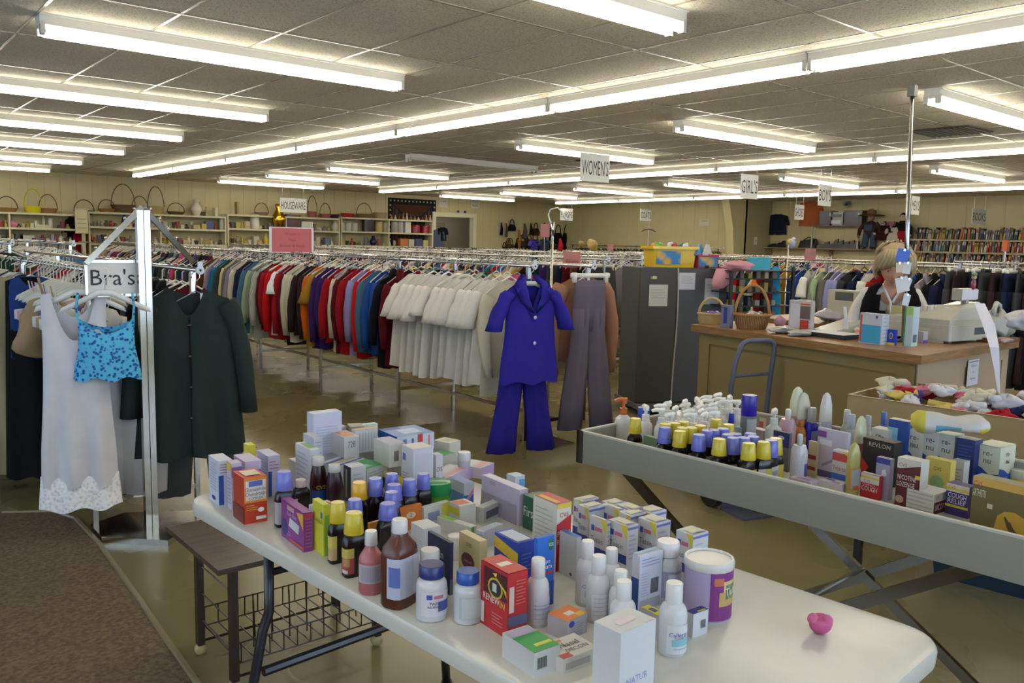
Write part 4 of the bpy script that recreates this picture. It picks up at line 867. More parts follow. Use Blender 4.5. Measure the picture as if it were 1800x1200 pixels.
c('medicine_box', 'orange topped grey box behind the green topped box', 996, 1128, 962, 1031, 1093, '#b0abb2', [('R', 'l', .2, .1, .8, .8, 6, '#8d8d9c'), ('R', 'e', .22, .78, .14, .16, '#3a3f9c'), ('T', 0, 0, 1, 1, '#e07a2c'), ('T', .35, .3, .7, .6, '#dcd3cc'), ('T', .6, .0, .95, .3, '#e0b83a')], rot=6)
c('medicine_box', 'green topped white box with a barcode, front edge of the table', 938, 1192, 934, 983, 1148, '#c6c5c2', [('R', 'b', .12, .3, .5, .75), ('T', 0, 0, 1, .68, '#2f9a4a'), ('T', .05, .7, .95, .95, '#b9b4d0'), ('T', .3, .18, .95, .28, '#c9cf3a')], d=.095)
c('medicine_box', 'low white and red nasal decongestant box at the table front', 990, 1186, 986, 1052, 1160, '#cbc8c0', [('R', .06, .25, .75, .7, '#a9a5a0'), ('T', .02, .02, .3, .25, '#b83a3c'), ('T', 't', .55, .5, .22, 'Nasal', '#2c2c34', .6), ('T', 't', .6, .25, .16, 'DECON', '#54404a', .6), ('T', .05, .8, .5, .9, '#d07a34')], d=.07)
c('medicine_box', 'plain large white box cut by the bottom edge of the photo', 1087, 1240, 1040, 1148, 1154, '#c9c9cc', [('R', 't', .5, .22, .1, 'NATUR', '#8a94c8', .6), ('T', .25, .35, .75, .6, '#d8c9cc')], h=.125, rot=2)
c('blister_pack', 'cream blister card with a maroon oval, behind the blue capped bottles', 842, 1035, 806, 850, 952, '#c9b98c', [('L', 'e', .45, .45, .32, .18, '#6b2c44'), ('L', 't', .45, .42, .07, 'natural', '#c9a8b4', .5), ('L', 't', .5, .78, .08, 'CVS', '#3a3430', .4)], cat='package', w=.02)
# bottles
BT = bottle
BT('cough_syrup_bottle', 'dark syrup bottle with lavender cup cap, leftmost bottle on the table', 498, 926, 15, 828, 'syrup', 'g#1c1014', 'g#6d72c4', '#a5a3a8', e=5, sy=.62, labspan=(170, 250))
BT('medicine_bottle', 'black bottle with small pinkish white cap, behind the lavender capped syrup', 527, 905, 14, 842, 'small', 'g#151013', 'g#c9b8b6', '#a8a294', e=5, sy=.6, labspan=(180, 240))
BT('drink_bottle', 'brown shake bottle with a white cap, left of the pair', 557, 892, 15, 803, 'coffee', 'g#2b0f12', 'g#bdb9b4', '#1f3f8c', txt=[('CVS', 1.1, .3, '#cfae52', 262)])
BT('drink_bottle', 'brown shake bottle with a white cap, right of the pair', 585, 897, 15.5, 816, 'coffee', 'g#2b0f12', 'g#bdb9b4')
YC = 'g#c9b52c'; LC = 'g#6a70c6'
BT('cough_syrup_bottle', 'yellow capped dark syrup bottle, left of the two beside the lime box', 592, 990, 15, 882, 'syrup', 'g#171012', YC, '#b8a070', e=5, sy=.62, labspan=(170, 250), band=[(0, .5, 1, 1, '#c9bf5a')])
BT('cough_syrup_bottle', 'yellow capped dark syrup bottle with pink label at the table edge', 620, 1014, 18, 900, 'syrup', 'g#171012', YC, '#a8464a', e=5, sy=.62, labspan=(165, 255), band=[(0, .62, 1, 1, '#bdb35a'), (.2, .3, .8, .6, '#b98a5a'), (.1, .03, .7, .16, '#cfc9c4')])
BT('cough_syrup_bottle', 'lavender capped bottle behind the two yellow capped syrups', 622, 965, 15, 877, 'syrup', 'g#16201e', LC, e=5, sy=.62)
BT('cough_syrup_bottle', 'tall yellow capped dark bottle behind the lavender one', 630, 937, 15, 847, 'syrup', 'g#171012', 'g#d6a41c', e=5, sy=.62)
for i, (x_, yb_, yt_, hw_) in enumerate(((658, 932, 840, 14.5), (687, 920, 832, 13), (691, 935, 851, 15), (687, 948, 864, 14), (680, 968, 884, 17.5), (718, 926, 842, 13.5), (743, 913, 832, 12.5))):
    BT('cough_syrup_bottle', 'lavender cup-capped dark syrup bottle, %s of the seven mid-table' % ['leftmost', 'farthest', 'middle', 'fourth from the back', 'nearest', 'second from the right', 'rightmost'][i], x_, yb_, hw_, yt_, 'syrup', 'g#191216', LC, e=5, sy=.62, group='lavender capped syrup bottles in the middle of the table')
BT('lotion_bottle', 'pink lotion bottle with a white cap and pale label', 649, 1046, 20.5, 932, 'round', 'g#b26a6c', 'g#cdc9c8', '#b3a5ae', labspan=(175, 345), band=[(.12, .1, .75, .9, '#9d93a2')])
BT('peroxide_bottle', 'large brown peroxide bottle with a white cap', 699, 1068, 28, 912, 'perox', 'g#5a2f22', 'g#cdc9ca', '#b6b9cc', e=4, sy=.78, rot=20, labspan=(175, 350), band=[(.62, .05, .97, .95, '#c3c6d6'), (.05, .3, .3, .8, '#5a6cae')])
BT('pill_bottle', 'white pill bottle with a dark blue cap and pain tablet label', 756, 1093, 26, 990, 'pill', 'g#cbc8cc', 'g#27306e', '#cfccd2', band=[(.15, .72, .3, .92, '#4a55a0'), (.34, .74, .6, .88, '#c26a80'), (.45, .2, .85, .62, '#4c5596')], txt=[('PAIN', .5, .13, '#33374f', 250), ('RELIEVER', .36, .1, '#33374f', 250)])
BT('pill_bottle', 'white pill bottle with a bright blue cap and plain pale label', 820, 1098, 23.5, 1002, 'pill', 'g#c4c4c8', 'g#2750a4', '#aeb4b4', band=[(.1, .05, .85, .95, '#b9c0be')])
BT('pill_bottle', 'all-white capped bottle just behind the dark blue capped one', 753, 1055, 20, 965, 'pill', 'g#c6c4c6', 'g#cfcdce')
BT('lotion_bottle', 'white lotion bottle beside the red ring-picture box', 944, 1103, 19.5, 981, 'lotion', 'g#c9c7cc', 'g#cfcecf', '#bfbdc6', band=[(.1, .55, .9, .62, '#9c96b4'), (.1, .7, .9, .74, '#9c96b4'), (.1, .2, .9, .24, '#a9a6b4'), (.1, .38, .9, .41, '#a9a6b4')])
CB = [(.15, .28, .85, .52, '#7fb6c0'), (.2, .16, .8, .2, '#a7a7b4')]
for i, (x_, yb_, hw_, yt_, lb) in enumerate(((1031, 1066, 18, 950, 'farthest left of the lotion group'), (1074, 1062, 17, 963, 'behind the middle of the lotion group'), (1051, 1096, 20, 976, 'left middle of the lotion group, showing its striped back'), (1090, 1105, 19, 1002, 'right middle of the lotion group'), (1095, 1143, 22, 1020, 'behind the plain large white box'), (1184, 1155, 23.5, 1023, 'nearest and fully in view'))):
    t = [('Callergy', .62, .15, '#3f4aa0', 250), ('CLEAR', .53, .08, '#3c3c48', 250)] if i != 2 else []
    BT('lotion_bottle', 'white lotion bottle with teal band, %s' % lb, x_, yb_, hw_, yt_, 'lotion', 'g#cac8cb', 'g#d2d0d0', '#cdccd0', band=CB if i != 2 else [(.05, .2+.16*j, .95, .22+.16*j, '#a8a6b2') for j in range(5)], txt=t, group='white lotion bottles near the right end of the folding table')
BT('supplement_jar', 'white capped translucent supplement jar left of the purple canister', 1174, 1062, 23.5, 950, 'pill', 'g#b9b8bd', 'g#d0cecf', '#8f8fa8', band=[(.2, .1, .8, .9, '#b8b8c4'), (.7, .5, .8, .7, '#b8b43a')])
BT('antacid_canister', 'purple and lilac canister with a clear white lid, right end of table', 1250, 1092, 41.5, 976, 'canister', 'g#a597b8', 'g#cbc8c6', '#7a2c78', labspan=(225, 335), band=[(.2, .3, .7, .6, '#b9995a'), (.3, .5, .85, .82, '#c8b27c'), (.08, .74, .3, .9, '#b86a4c'), (.36, .44, .78, .74, '#2c6a5c')], txt=[('Tubs', .52, .16, '#d6dccc', 286)], cat='canister')
BT('ointment_tub', 'round tub with a green lid in the middle of the folding table', 765, 905, 24, 845, 'tub', 'g#5f9a36', 'g#1f8a4c', '#7aa83a', cat='tub', band=[(.1, .3, .4, .8, '#b5b04a')], cap_name='lid')
BT('ointment_tub', 'white lidded cylinder behind the navy pain-relief box', 800, 985, 14, 940, 'tub', 'g#c6c4bc', 'g#d0cdc6', cat='tub', cap_name='lid')
BT('medicine_cup', 'small white dosing cup on top of the pink flat boxes', 815, 828, 10.5, 794, 'jar', 'g#b4b0c4', 'g#cfccd6', cat='cup', z0=TZ+.03)
# pink clay lump
k = MB(); p = at_z(1441, 1112, TZ); k.ball((0, 0, .02), (.024, .022, .02), 'f#c2608a', 12, 8); k.ball((-.014, .008, .03), .012, 'f#d07098', 10, 6); k.ball((.0, -.014, .032), .011, 'f#cc6a94', 10, 6); k.tube([(.018*math.cos(a)*(1-.1*a/6), .018*math.sin(a), .024+.003*a/6) for a in [i*.7 for i in range(9)]], .007, 'f#cc6a94', 6); k.ball((.012, -.008, .026), .011, 'f#c2608a', 8, 5)
tag(obj('flower_ornament', k, smooth=True, loc=(p.x, p.y, TZ)), 'crumpled pink flower ornament lying alone on the empty table corner', 'ornament')

# ---- heap of boxes at the far left of the table: three layers
Z1, Z2 = TZ+.075, TZ+.125
c('medicine_box', 'tall white box standing at the left foot of the box heap', 546, 880, 520, 562, 791, '#c4c5cc', [('L', 'l', .1, .1, .9, .9, 9, '#a3a5b4'), ('R', 'l', .15, .1, .85, .85, 8, '#a9abb8'), ('T', .2, .2, 1, .8, '#5f9a68')])
c('medicine_box', 'small white box behind the tall one at the left of the heap', 525, 862, 508, 540, 815, '#bcbcb6', [('T', 0, 0, 1, .3, '#2c2f50')])
c('medicine_box', 'white and navy box in front of the green boxes', 617, 885, 604, 643, 822, '#bfc0c8', [('L', 0, 0, 1, 1, '#27315c'), ('L', .3, .1, .5, .9, '#b9b84a'), ('R', 'l', .15, .2, .85, .85, 6, '#a2a4b8')])
c('medicine_box', 'purple striped flat stack front of the heap, left', 600, 862, 563, 642, 812, '#c6c6d0', [('T', 0, .1, 1, .25, '#5a5fa0'), ('T', 0, .4, 1, .5, '#b9b048'), ('T', 0, .62, 1, .78, '#5a5fa0'), ('R', 'l', .1, .2, .9, .9, 5, '#9a9cb4')], rot=22, h=.075)
c('medicine_box', 'green topped white box supporting the heap, centre', 645, 868, 606, 680, 815, '#c2c4c6', [('T', 0, 0, 1, 1, '#3f9a5e'), ('T', .2, .2, .5, .5, '#8fbf98'), ('R', 'l', .1, .2, .9, .9, 6, '#9fa3aa')], rot=18, h=.075)
c('medicine_box', 'green topped white box supporting the heap, right', 705, 850, 668, 750, 800, '#c2c4c6', [('T', 0, 0, 1, 1, '#3f9a5e'), ('T', .5, .3, .8, .5, '#8fbf98')], rot=20, h=.075)
c('medicine_box', 'yellow and black bordered box in front of the heap', 705, 875, 669, 718, 825, '#c9b93c', [('R', .1, .1, .9, .7, '#26242a'), ('L', .05, .1, .95, .75, '#2b2a30')], h=.05)
c('medicine_box', 'green edged flat box at the right of the heap', 770, 836, 745, 800, 795, '#c4c8c4', [('T', 0, 0, 1, 1, '#4f9f66')], rot=15, h=.06)
c('medicine_box', 'white flat box at the right end of the heap', 790, 822, 762, 809, 780, '#cfccc6', [('T', .2, .2, .8, .8, '#b8b4ac')], rot=15, h=.085)
c('medicine_box', 'low white carton buried under the upper boxes of the heap', 600, 838, 560, 660, 800, '#bdbdc2', rot=12, h=.074)
c('medicine_box', 'large white carton at the back of the heap', 690, 815, 655, 750, 780, '#bdbdc2', rot=10, h=.074)
c('medicine_box', 'white box marked 728 on the heap', 605, 806, 583, 631, 769, '#c9c8cc', [('R', 't', .5, .5, .3, '728', '#6a6c74', .5), ('T', .1, .1, .9, .9, '#c88a5c')], z0=Z1)
c('medicine_box', 'small white carton left of the box marked 728', 552, 815, 533, 567, 770, '#bcbdca', [('R', 'l', .1, .2, .9, .9, 5, '#a2a4b4')], z0=Z1)
c('medicine_box', 'white carton behind the box marked 728', 583, 790, 567, 609, 752, '#c2c0bc', [], z0=Z1)
c('display_carton', 'white display carton with a rounded header standing behind the heap', 551, 800, 540, 601, 728, '#c4c4d8', [('R', 'l', .1, .15, .9, .7, 8, '#aeb0c8'), ('L', 0, 0, 1, .4, '#a8323c')], z0=Z1, cat='carton')
c('medicine_box', 'open grey carton with a raised flap behind the heap', 615, 790, 598, 640, 742, '#8f8c80', [], z0=Z1, rot=-20, h=.075, d=.06)
c('medicine_box', 'flat mint green and white box behind the grey carton', 632, 785, 626, 664, 748, '#b9d0c4', [('R', 0, .2, .9, .8, '#3f9a78')], z0=Z1)
c('medicine_box', 'white ribbed box with an orange top on the heap', 624, 797, 618, 663, 757, '#bfc3c8', [('R', .06+.1*i, .1, .09+.1*i, .9, '#9aa0a8') if False else ('R', .06+.13*i, .1, .1+.13*i, .85, '#a2a8b0') for i in range(7)]+[('T', 0, 0, 1, 1, '#c9a060')], z0=Z1)
c('medicine_box', 'large flat blue and white box lying on top of the heap', 698, 797, 661, 763, 768, '#c6c8d8', [('L', 0, 0, 1, 1, '#2a56a8'), ('T', 0, 0, 1, 1, '#7c94c8'), ('T', .3, .2, .8, .7, '#b4bfda'), ('T', .0, .75, .5, 1, '#2a56a8'), ('R', .55, 0, .68, 1, '#c23a44'), ('R', .15, .2, .25, .8, '#6a78b8'), ('R', .38, .2, .44, .8, '#5560a0'), ('R', .82, .1, .88, .9, '#d58a90')], z0=Z1, d=.13)
c('medicine_box', 'white carton with a barcode resting on the green boxes', 684, 822, 657, 712, 782, '#c8c7bc', [('R', 'b', .3, .25, .6, .7), ('T', 0, 0, 1, 1, '#a4a6bc')], z0=Z1)
c('medicine_box', 'upright white box in front of the blue and white flat box', 726, 852, 706, 761, 790, '#c9c8d4', [('L', .1, .6, .35, .8, '#5a68b0'), ('L', 'l', .1, .05, .8, .3, 3, '#8a8ca4'), ('R', .08, .1, .92, .85, '#c0c0d0'), ('T', 0, 0, 1, 1, '#cfcac6')], z0=TZ+.04)
c('medicine_box', 'small white box right of the upright white box', 766, 842, 757, 778, 800, '#c4c3cc', [('R', 't', .5, .3, .2, 'CVS', '#3c3c48', .8)], z0=TZ+.04)
for i, (cx, cy, xl, xr, lb) in enumerate(((800, 850, 775, 832, 'left'), (845, 842, 805, 868, 'right'), (790, 862, 752, 825, 'front'))):
    c('medicine_box', 'flat pinkish lilac box lying on the table, %s of the three' % lb, cx, cy, xl, xr, 825, '#c6bac6', [('T', .05, .1, .95, .35, '#cf9aa8'), ('T', .1, .5, .9, .9, '#d0ccd6'), ('R', 0, 0, 1, 1, '#b8a4cc')], rot=15+6*i, h=.03+.006*i)
c('medicine_box', 'blue and white box with a pink swoosh behind the green lidded tub', 815, 897, 788, 832, 850, '#c2c4d0', [('R', 0, 0, 1, .55, '#2f7ac0'), ('L', 0, 0, 1, .6, '#5a90c4'), ('R', 'p', [(0, .1), (1, .6), (1, .8), (0, .3)], '#c88ab0'), ('T', 0, 0, 1, 1, '#7c88c0')])
c('medicine_box', 'small blue cornered white box right of the purple pile', 905, 868, 890, 922, 838, '#bcc6d8', [('R', .4, .2, 1, .8, '#5aa0d0')])
c('medicine_box', 'white cosmetic box with a blue base beside the lavender box', 855, 893, 845, 880, 862, '#c6c4cc', [('L', 0, 0, 1, .3, '#2c4494')])

# ================================================================== BROWN SIDE TABLE with wire rack
bt = empty('record_stand', (.95, 2.56, 0), 'small brown side table with a wire rack under the folding table end', 'side table')
k = MB(); k.box(-.04, -.06, .45, .62, .44, .468, 'xdarkwood'); obj('top', k, bt)
DB = 'g#33261c'
legs = [(.04, .03), (.04, .35), (.58, .03), (.58, .35)]
for i, (x, y) in enumerate(legs):
    k = MB(); k.box(x-.012, y-.016, .04, x+.012, y+.016, .45, DB); obj('leg', k, bt)
    k = MB(); k.tube([(x-.005, y, .05), (x-.005, y, .03)], .008, DB); k.lathe([(.018, -.01), (.02, 0), (.018, .01)], 'g#b9a878', 12); 
    kk = MB(); kk.lathe([(.004, -.012), (.02, -.011), (.021, 0), (.02, .011), (.004, .012)], 'g#b3a070', 14); kk.tf(Matrix.Rotation(R(90), 4, 'X')); obj('caster_wheel', kk, bt, loc=(x, y, .0215), smooth=True)
for s, y in enumerate((.03, .35)):
    k = MB(); k.tube([(.04, y, .05), (.58, y, .05)], .005, DB); obj('lower_rail', k, bt)
def wires(pts_list, r_=.0028):
    k = MB()
    for p_ in pts_list: k.tube(p_, r_, DB, 5)
    return k
wl = []
for z in (.1, .17): wl.append([(.04, .02, z), (.58, .02, z)]); wl.append([(.04, .36, z), (.58, .36, z)])
for i in range(11): x = .06+.05*i; wl.append([(x, .02, .17), (x, .02, .1), (x, .36, .1), (x, .36, .17)])
for i in range(8): x = .07+.066*i; wl.append([(x, .1, .1), (x+.008, .12, .26), (x+.02, .15, .265), (x+.034, .17, .1)])
for z in (.14, .24, .34, .4): wl.append([(.04, .03, z), (.04, .35, z)])
obj('wire_rack', wires(wl), bt)

# ================================================================== TRAY TABLE
TF = .755; RIM = .85
q0 = at_z(1024, 757, RIM); q1 = Vector((2.14, .40, RIM)); q0 = Vector((2.05, 2.06, RIM))
dr = (q1-q0); dr.z = 0; ln = dr.length+.0; ang = math.atan2(dr.y, dr.x)
ln = 1.46
tt = empty('tray_table', (q0.x, q0.y, 0), 'grey tray table with raised sides and crossed chrome legs, full of toiletries', 'table', rz=ang)
TW = .8; GP = 'w#908e83'
for nm, a in (('tray_side', (0, -.012, ln, .0)), ('tray_side', (0, TW, ln, TW+.012)), ('tray_end', (-.012, -.012, 0, TW+.012)), ('tray_end', (ln, -.012, ln+.012, TW+.012))):
    k = MB(); k.box(a[0], a[1], RIM-.112, a[2], a[3], RIM, GP); k.box(a[0]-.001, a[1]-.001, RIM-.004, a[2]+.001, a[3]+.001, RIM+.002, 'w#bab7ab'); obj(nm, k, tt)
k = MB(); k.box(0, 0, TF-.012, ln, TW, TF, 'w#b5b2a8'); obj('tray_floor', k, tt)
for x, y in ((0, 0), (ln, 0), (0, TW), (ln, TW)):
    k = MB(); s = -1 if x == 0 else 1; t = -1 if y == 0 else 1
    k.box(min(x, x+s*.016), min(y, y+t*.016), RIM-.114, max(x, x+s*.016), max(y, y+t*.016), RIM+.002, 'm#6e6a62')
    k.box(min(x-s*.012, x+s*.0165), min(y+t*.0125, y+t*.016), RIM-.114, max(x-s*.012, x+s*.0165), max(y+t*.0125, y+t*.016), RIM+.002, 'm#6e6a62')
    obj('corner_trim', k, tt)
def bar(k, p, q_, w_, th, key):
    p, q_ = Vector(p), Vector(q_); d = (q_-p).normalized(); u = Vector((0, 1, 0)); v = d.cross(u).normalized(); u = v.cross(d)
    k.loft([[e_+v*(sx_*w_/2)+u*(sy_*th/2) for sx_, sy_ in ((-1, -1), (1, -1), (1, 1), (-1, 1))] for e_ in (p, q_)], key)
LM = 'm#8a857a'
for y in (.07, TW-.07):
    for a, b2 in (((.12, RIM-.11), (1.22, 0.01)), ((1.3, RIM-.11), (.2, 0.01))):
        k = MB(); off = .012 if a[0] > 1 else 0; bar(k, (a[0], y+off, a[1]), (b2[0], y+off, b2[1]), .035, .018, LM); obj('leg', k, tt)
k = MB(); k.tube([(.7, .07, .375), (.7, TW-.07, .375)], .009, LM, 8); obj('pivot_rod', k, tt)

# ---- goods in the tray (placed by the point where their top is seen, heights are real)
def at_top(x, yt, h): return at_z(x, yt, TF+h)
cyl_m = {}
def pump_bottle(label, x, yt, h=.165, body='g#e2dfda', head='g#eceae6', group='white pump bottles in the tray', r=.026, rz=None, sy=1):
    p = at_top(x, yt, h); root = empty('pump_bottle', (p.x, p.y, TF), label, 'bottle', group, rz=rnd.uniform(2.2, 4.2) if rz is None else rz)
    key = (body, head, h, r)
    if key not in cyl_m:
        k = MB(); k.lathe([(r*.94, 0), (r, .004), (r, h*.52), (r*.9, h*.6), (r*.5, h*.66), (r*.42, h*.68)], body, 16); a = k.mesh('body', True); a.set_sharp_from_angle(angle=R(35))
        k = MB(); k.lathe([(.0135, h*.67), (.0145, h*.675), (.0135, h*.79), (.0135, h*.8), (.006, h*.805), (.006, h*.9), (.001, h*.9)], head, 12)
        k.lathe([(.011, h*.89), (.012, h*.9), (.011, h*.985), (.008, h), (.001, h)], head, 10); k.tube([(-.012, 0, h*.965), (.02, 0, h*.97), (.036, 0, h*.94)], [.0085, .0075, .0055], head, 8); b3 = k.mesh('pump_head', True); b3.set_sharp_from_angle(angle=R(35))
        cyl_m[key] = (a, b3)
    obj('body', cyl_m[key][0], root); obj('pump_head', cyl_m[key][1], root); return root
PP = [(735, 215), (695, 240), (680, 275), (795, 255), (875, 200), (890, 228), (975, 182), (1000, 212), (925, 282), (945, 315), (1010, 243), (1010, 278), (1070, 168), (1085, 198), (1155, 145), (1185, 185), (1245, 165), (1040, 305), (1110, 265), (1115, 228), (1210, 205), (1310, 205), (1135, 300), (820, 300), (760, 310)]
for i, (X_, Y_) in enumerate(PP):
    pump_bottle('white pump bottle in the dense group near the left end of the tray', 1020+X_/4.737, 660+Y_/4.737)
pump_bottle('white bottle with an orange pump at the left corner of the tray', 1097, 699, .19, 'g#cfccc6', 'g#b5602c', None, .032, rz=R(150))
pump_bottle('single white pump bottle in the middle of the tray, before the pink can', 1362, 718, .175, 'g#cbc9c4', 'g#d4d2cf', None, .03, rz=R(200))
pump_bottle('white pump bottle behind the square blue capped one', 1136, 712, .17, rz=R(60), group=None)
YT = [(460, 355), (710, 400), (790, 393), (865, 382), (830, 460), (850, 432), (925, 430), (1000, 413), (1135, 362), (1235, 405), (1160, 525), (1405, 560), (1530, 550), (1630, 520)]
LT = [(705, 430), (990, 490), (1060, 455), (1110, 450), (1190, 440), (1230, 488), (1295, 482), (1275, 515), (1365, 515), (1420, 480), (1440, 505), (1590, 535)]
def tray_syrup(X_, Y_, cap, label, group, lab='#b9b4b0'):
    h = .155; p = at_top(1020+X_/4.737, 660+Y_/4.737, h)
    BT('cough_syrup_bottle', label, 0, 0, 0, 0, 'syrup', 'g#1a1014', cap, lab, z0=TF, h=h, pos=(p.x, p.y), r=.027, e=5, sy=.62, group=group, labspan=(225, 320), band=[(.5, .2, 1, 1, '#b9ad3c')] if cap == YC else [(.1, .55, .9, .8, '#8f9098')], rot=rnd.uniform(-25, 10))
used_y = 0
for X_, Y_ in YT: tray_syrup(X_, Y_, YC, 'yellow cup-capped dark syrup bottle in the tray', 'yellow capped syrup bottles in the tray')
for X_, Y_ in LT: tray_syrup(X_, Y_, LC, 'lavender cup-capped dark syrup bottle in the tray', 'lavender capped syrup bottles in the tray')
def tb_(name, label, x, yt, h, prof, body, cap, hwpx, lab=None, cat='bottle', e=2, sy=1, band=None, rot=-10, group=None, txt=(), labspan=(200, 340), cap_name='cap'):
    p = at_top(x, yt, h); r = hwpx*depth(p)/F_PX
    return BT(name, label, 0, 0, 0, 0, prof, body, cap, lab, z0=TF, h=h, pos=(p.x, p.y), r=r, e=e, sy=sy, band=band, rot=rot, group=group, txt=txt, labspan=labspan, cat=cat, cap_name=cap_name)
tb_('medicine_bottle', 'dark bottle with a small white cap at the front rim of the tray', 1316, 787, .12, 'small', 'g#1e1416', 'g#d5d2ce', 18, '#b5ad50', e=5, sy=.62)
tb_('lotion_bottle', 'white bottle with a square bright blue cap at the left of the tray', 1132, 715, .15, 'bigcap', 'g#b9bec4', 'g#3650b8', 12, '#a9b0b4', e=5, sy=.7)
tb_('cream_jar', 'small white jar at the left corner of the tray', 1110, 750, .05, 'jar', 'g#c9c7c0', 'g#d4d2cc', 11, cat='jar', cap_name='lid')
tb_('hair_spray', 'tall grey can with a large royal blue cap', 1318, 694, .22, 'bigcap', 'g#77777c', 'g#27209c', 13.5, '#a7a9b2', cat='can', labspan=(215, 320), cap_name='cap')
tb_('nail_polish', 'tiny bottle with a round blue cap by the pump bottles', 1286, 726, .12, 'mist', 'g#8f96a4', 'g#2c40c8', 8)
tb_('aerosol_can', 'pink aerosol can with a white nozzle', 1386, 719, .165, 'aerosol', 'g#c09aac', 'g#d0ced2', 14.5, cat='can', band=None)
tb_('shampoo_bottle', 'tall cream shampoo bottle, left of the two overlapping ones', 1403, 680, .235, 'oval', 'g#c6c6a8', 'g#c6c6a8', 15, '#b08c80', e=3, sy=.55)
tb_('shampoo_bottle', 'tall cream shampoo bottle, right of the two overlapping ones', 1413, 690, .215, 'oval', 'g#c9c6b4', 'g#c9c6b4', 15.5, '#b59088', e=3, sy=.55, band=[(.1, .1, .9, .7, '#b8847c')])
tb_('shampoo_bottle', 'small orange bottle before the cream shampoo bottles', 1408, 738, .12, 'small', 'g#c07a38', 'g#b86a30', 10, '#c9a468')
tb_('body_wash', 'royal blue bottle with a frosted cap', 1428, 716, .165, 'mist', 'g#2622b0', 'g#a9a8a8', 13, '#8a90c8', e=3, sy=.6, labspan=(240, 310))
tb_('shampoo_bottle', 'tall slim white shampoo bottle beside the royal blue one', 1454, 690, .23, 'oval', 'g#c8c6c0', 'g#c8c6c0', 12.5, '#a8a4b4', e=3, sy=.6)
tb_('gel_bottle', 'clear bottle with a frosted cap, left of two', 1490, 720, .165, 'mist', 'g#a9aaa8', 'g#b5b4bc', 10)
tb_('gel_bottle', 'clear bottle with a frosted cap, right of two', 1498, 728, .165, 'mist', 'g#a9aaa8', 'g#aab0bc', 11)
tb_('gel_bottle', 'frosted bottle behind the first contact solution box', 1527, 730, .165, 'mist', 'g#aaa9a2', 'g#b3b6b8', 9)
tb_('gel_bottle', 'bottle with a blue patterned cap behind the solution boxes', 1555, 724, .17, 'mist', 'g#b0b2b6', 'g#4a62a8', 9)
tb_('shampoo_bottle', 'cream domed shampoo bottle beside the first contact solution box', 1515, 731, .2, 'oval', 'g#c8c6a6', 'g#c8c6a6', 12, '#8f3a34', e=3, sy=.6)
tb_('shampoo_bottle', 'yellow and orange shampoo bottle standing at the tray front', 1503, 778, .165, 'oval', 'g#a8a262', 'g#a8a262', 13, '#b8843c', e=4, sy=.55, band=[(.2, .1, .9, .9, '#98a0a4'), (.3, .0, .8, .2, '#c0622a')])
tb_('shaving_foam', 'white spray bottle with a frosted cap and blue oval, tray front', 1407, 763, .16, 'aerosol', 'g#c6c6cc', 'g#a9b4bc', 14, '#c6c6cc', cat='can', labspan=(240, 330), band=[(.25, .1, .9, .65, '#5a5cb4')])
tb_('ointment_tub', 'yellow tub with a clear lid at the right edge of the tray', 1795, 824, .07, 'tub', 'g#c9b02c', 'g#c6c4b0', 19, cat='tub', cap_name='lid')
def tc(name, label, cx, cy, xl, xr, yt, base, dec=(), rot=-4, **k_): return c(name, label, cx, cy, xl, xr, yt, base, dec, z0=k_.pop('z0', TF), rot=rot, **k_)
RD = lambda side: [(side, 't', .5, .78, .13, 're-', '#2c2e3c', .5), (side, 't', .5, .62, .13, 'nu', '#2c2e3c', .5), (side, 'p', [(0, 0), (1, 0), (1, .42), (.6, .38), (.3, .5), (0, .55)], '#21489c'), (side, 't', .4, .28, .08, 'fresh', '#9fb8e0', .5)]
tc('pregnancy_test', 'pale lilac medical test box in the middle of the tray', 1485, 848, 1433, 1490, 762, '#b9b1c0', [('L', .0, .82, .3, .95, '#7a4088'), ('L', .08, .66, .5, .78, '#d3cfe0'), ('L', 0, 0, 1, .14, '#5a4a80'), ('L', 'p', [(.2, .2), (.9, .5), (.9, .56), (.2, .26)], '#8c869c')])
tc('medicine_box', 'small red white and blue medicine box in the middle of the tray', 1492, 862, 1460, 1495, 797, '#c9c6c4', [('L', 0, .72, 1, .94, '#c24a44'), ('L', 'p', [(.6, 1), (1, 1), (1, .8)], '#d8c23c'), ('L', 't', .5, .46, .13, 'Triacting', '#b83a44', .9), ('L', 0, .22, 1, .38, '#3a6ab8'), ('L', 0, .0, 1, .1, '#8f9a3c')], w=.03)
tc('hair_colour_box', 'black hair colour box in the tray', 1566, 858, 1512, 1570, 780, '#25221f', [('L', 't', .55, .84, .1, 'REVLON', '#b9b19c', .8), ('L', 'p', [(0, .1), (.25, .35), (0, .55)], '#c0342c'), ('L', .0, .0, .9, .08, '#c6c2bc'), ('T', 0, 0, 1, 1, '#38342f')], w=.05)
tc('medicine_box', 'thin clear-sided box with a purple top in front of the black hair colour box', 1560, 880, 1536, 1567, 808, '#978fa6', [('L', 0, .86, 1, 1, '#3c3a90'), ('L', 'p', [(.4, .5), (.8, .6), (.7, .75), (.45, .7)], '#c6c6cc')])
tc('medicine_box', "red and white children's COUGH box at the front rim of the tray", 1543, 880, 1511, 1549, 838, '#b5232c', [('L', 0, .62, 1, 1, '#cfc8bc'), ('L', 0, .82, 1, .9, '#d6b63a'), ('L', 't', .35, .66, .12, 'CVS', '#b5232c', .4), ('L', 't', .5, .3, .2, 'COUGH', '#e2d6d2', .85), ('L', 't', .45, .52, .1, "Children's", '#e0b0b0', .7), ('T', 0, 0, 1, 1, '#cfbdb6')])
tc('contact_solution_box', 'first white contact solution box, left of the row', 1557, 830, 1527, 1560, 757, '#c6c6c2', RD('L'), w=.05)
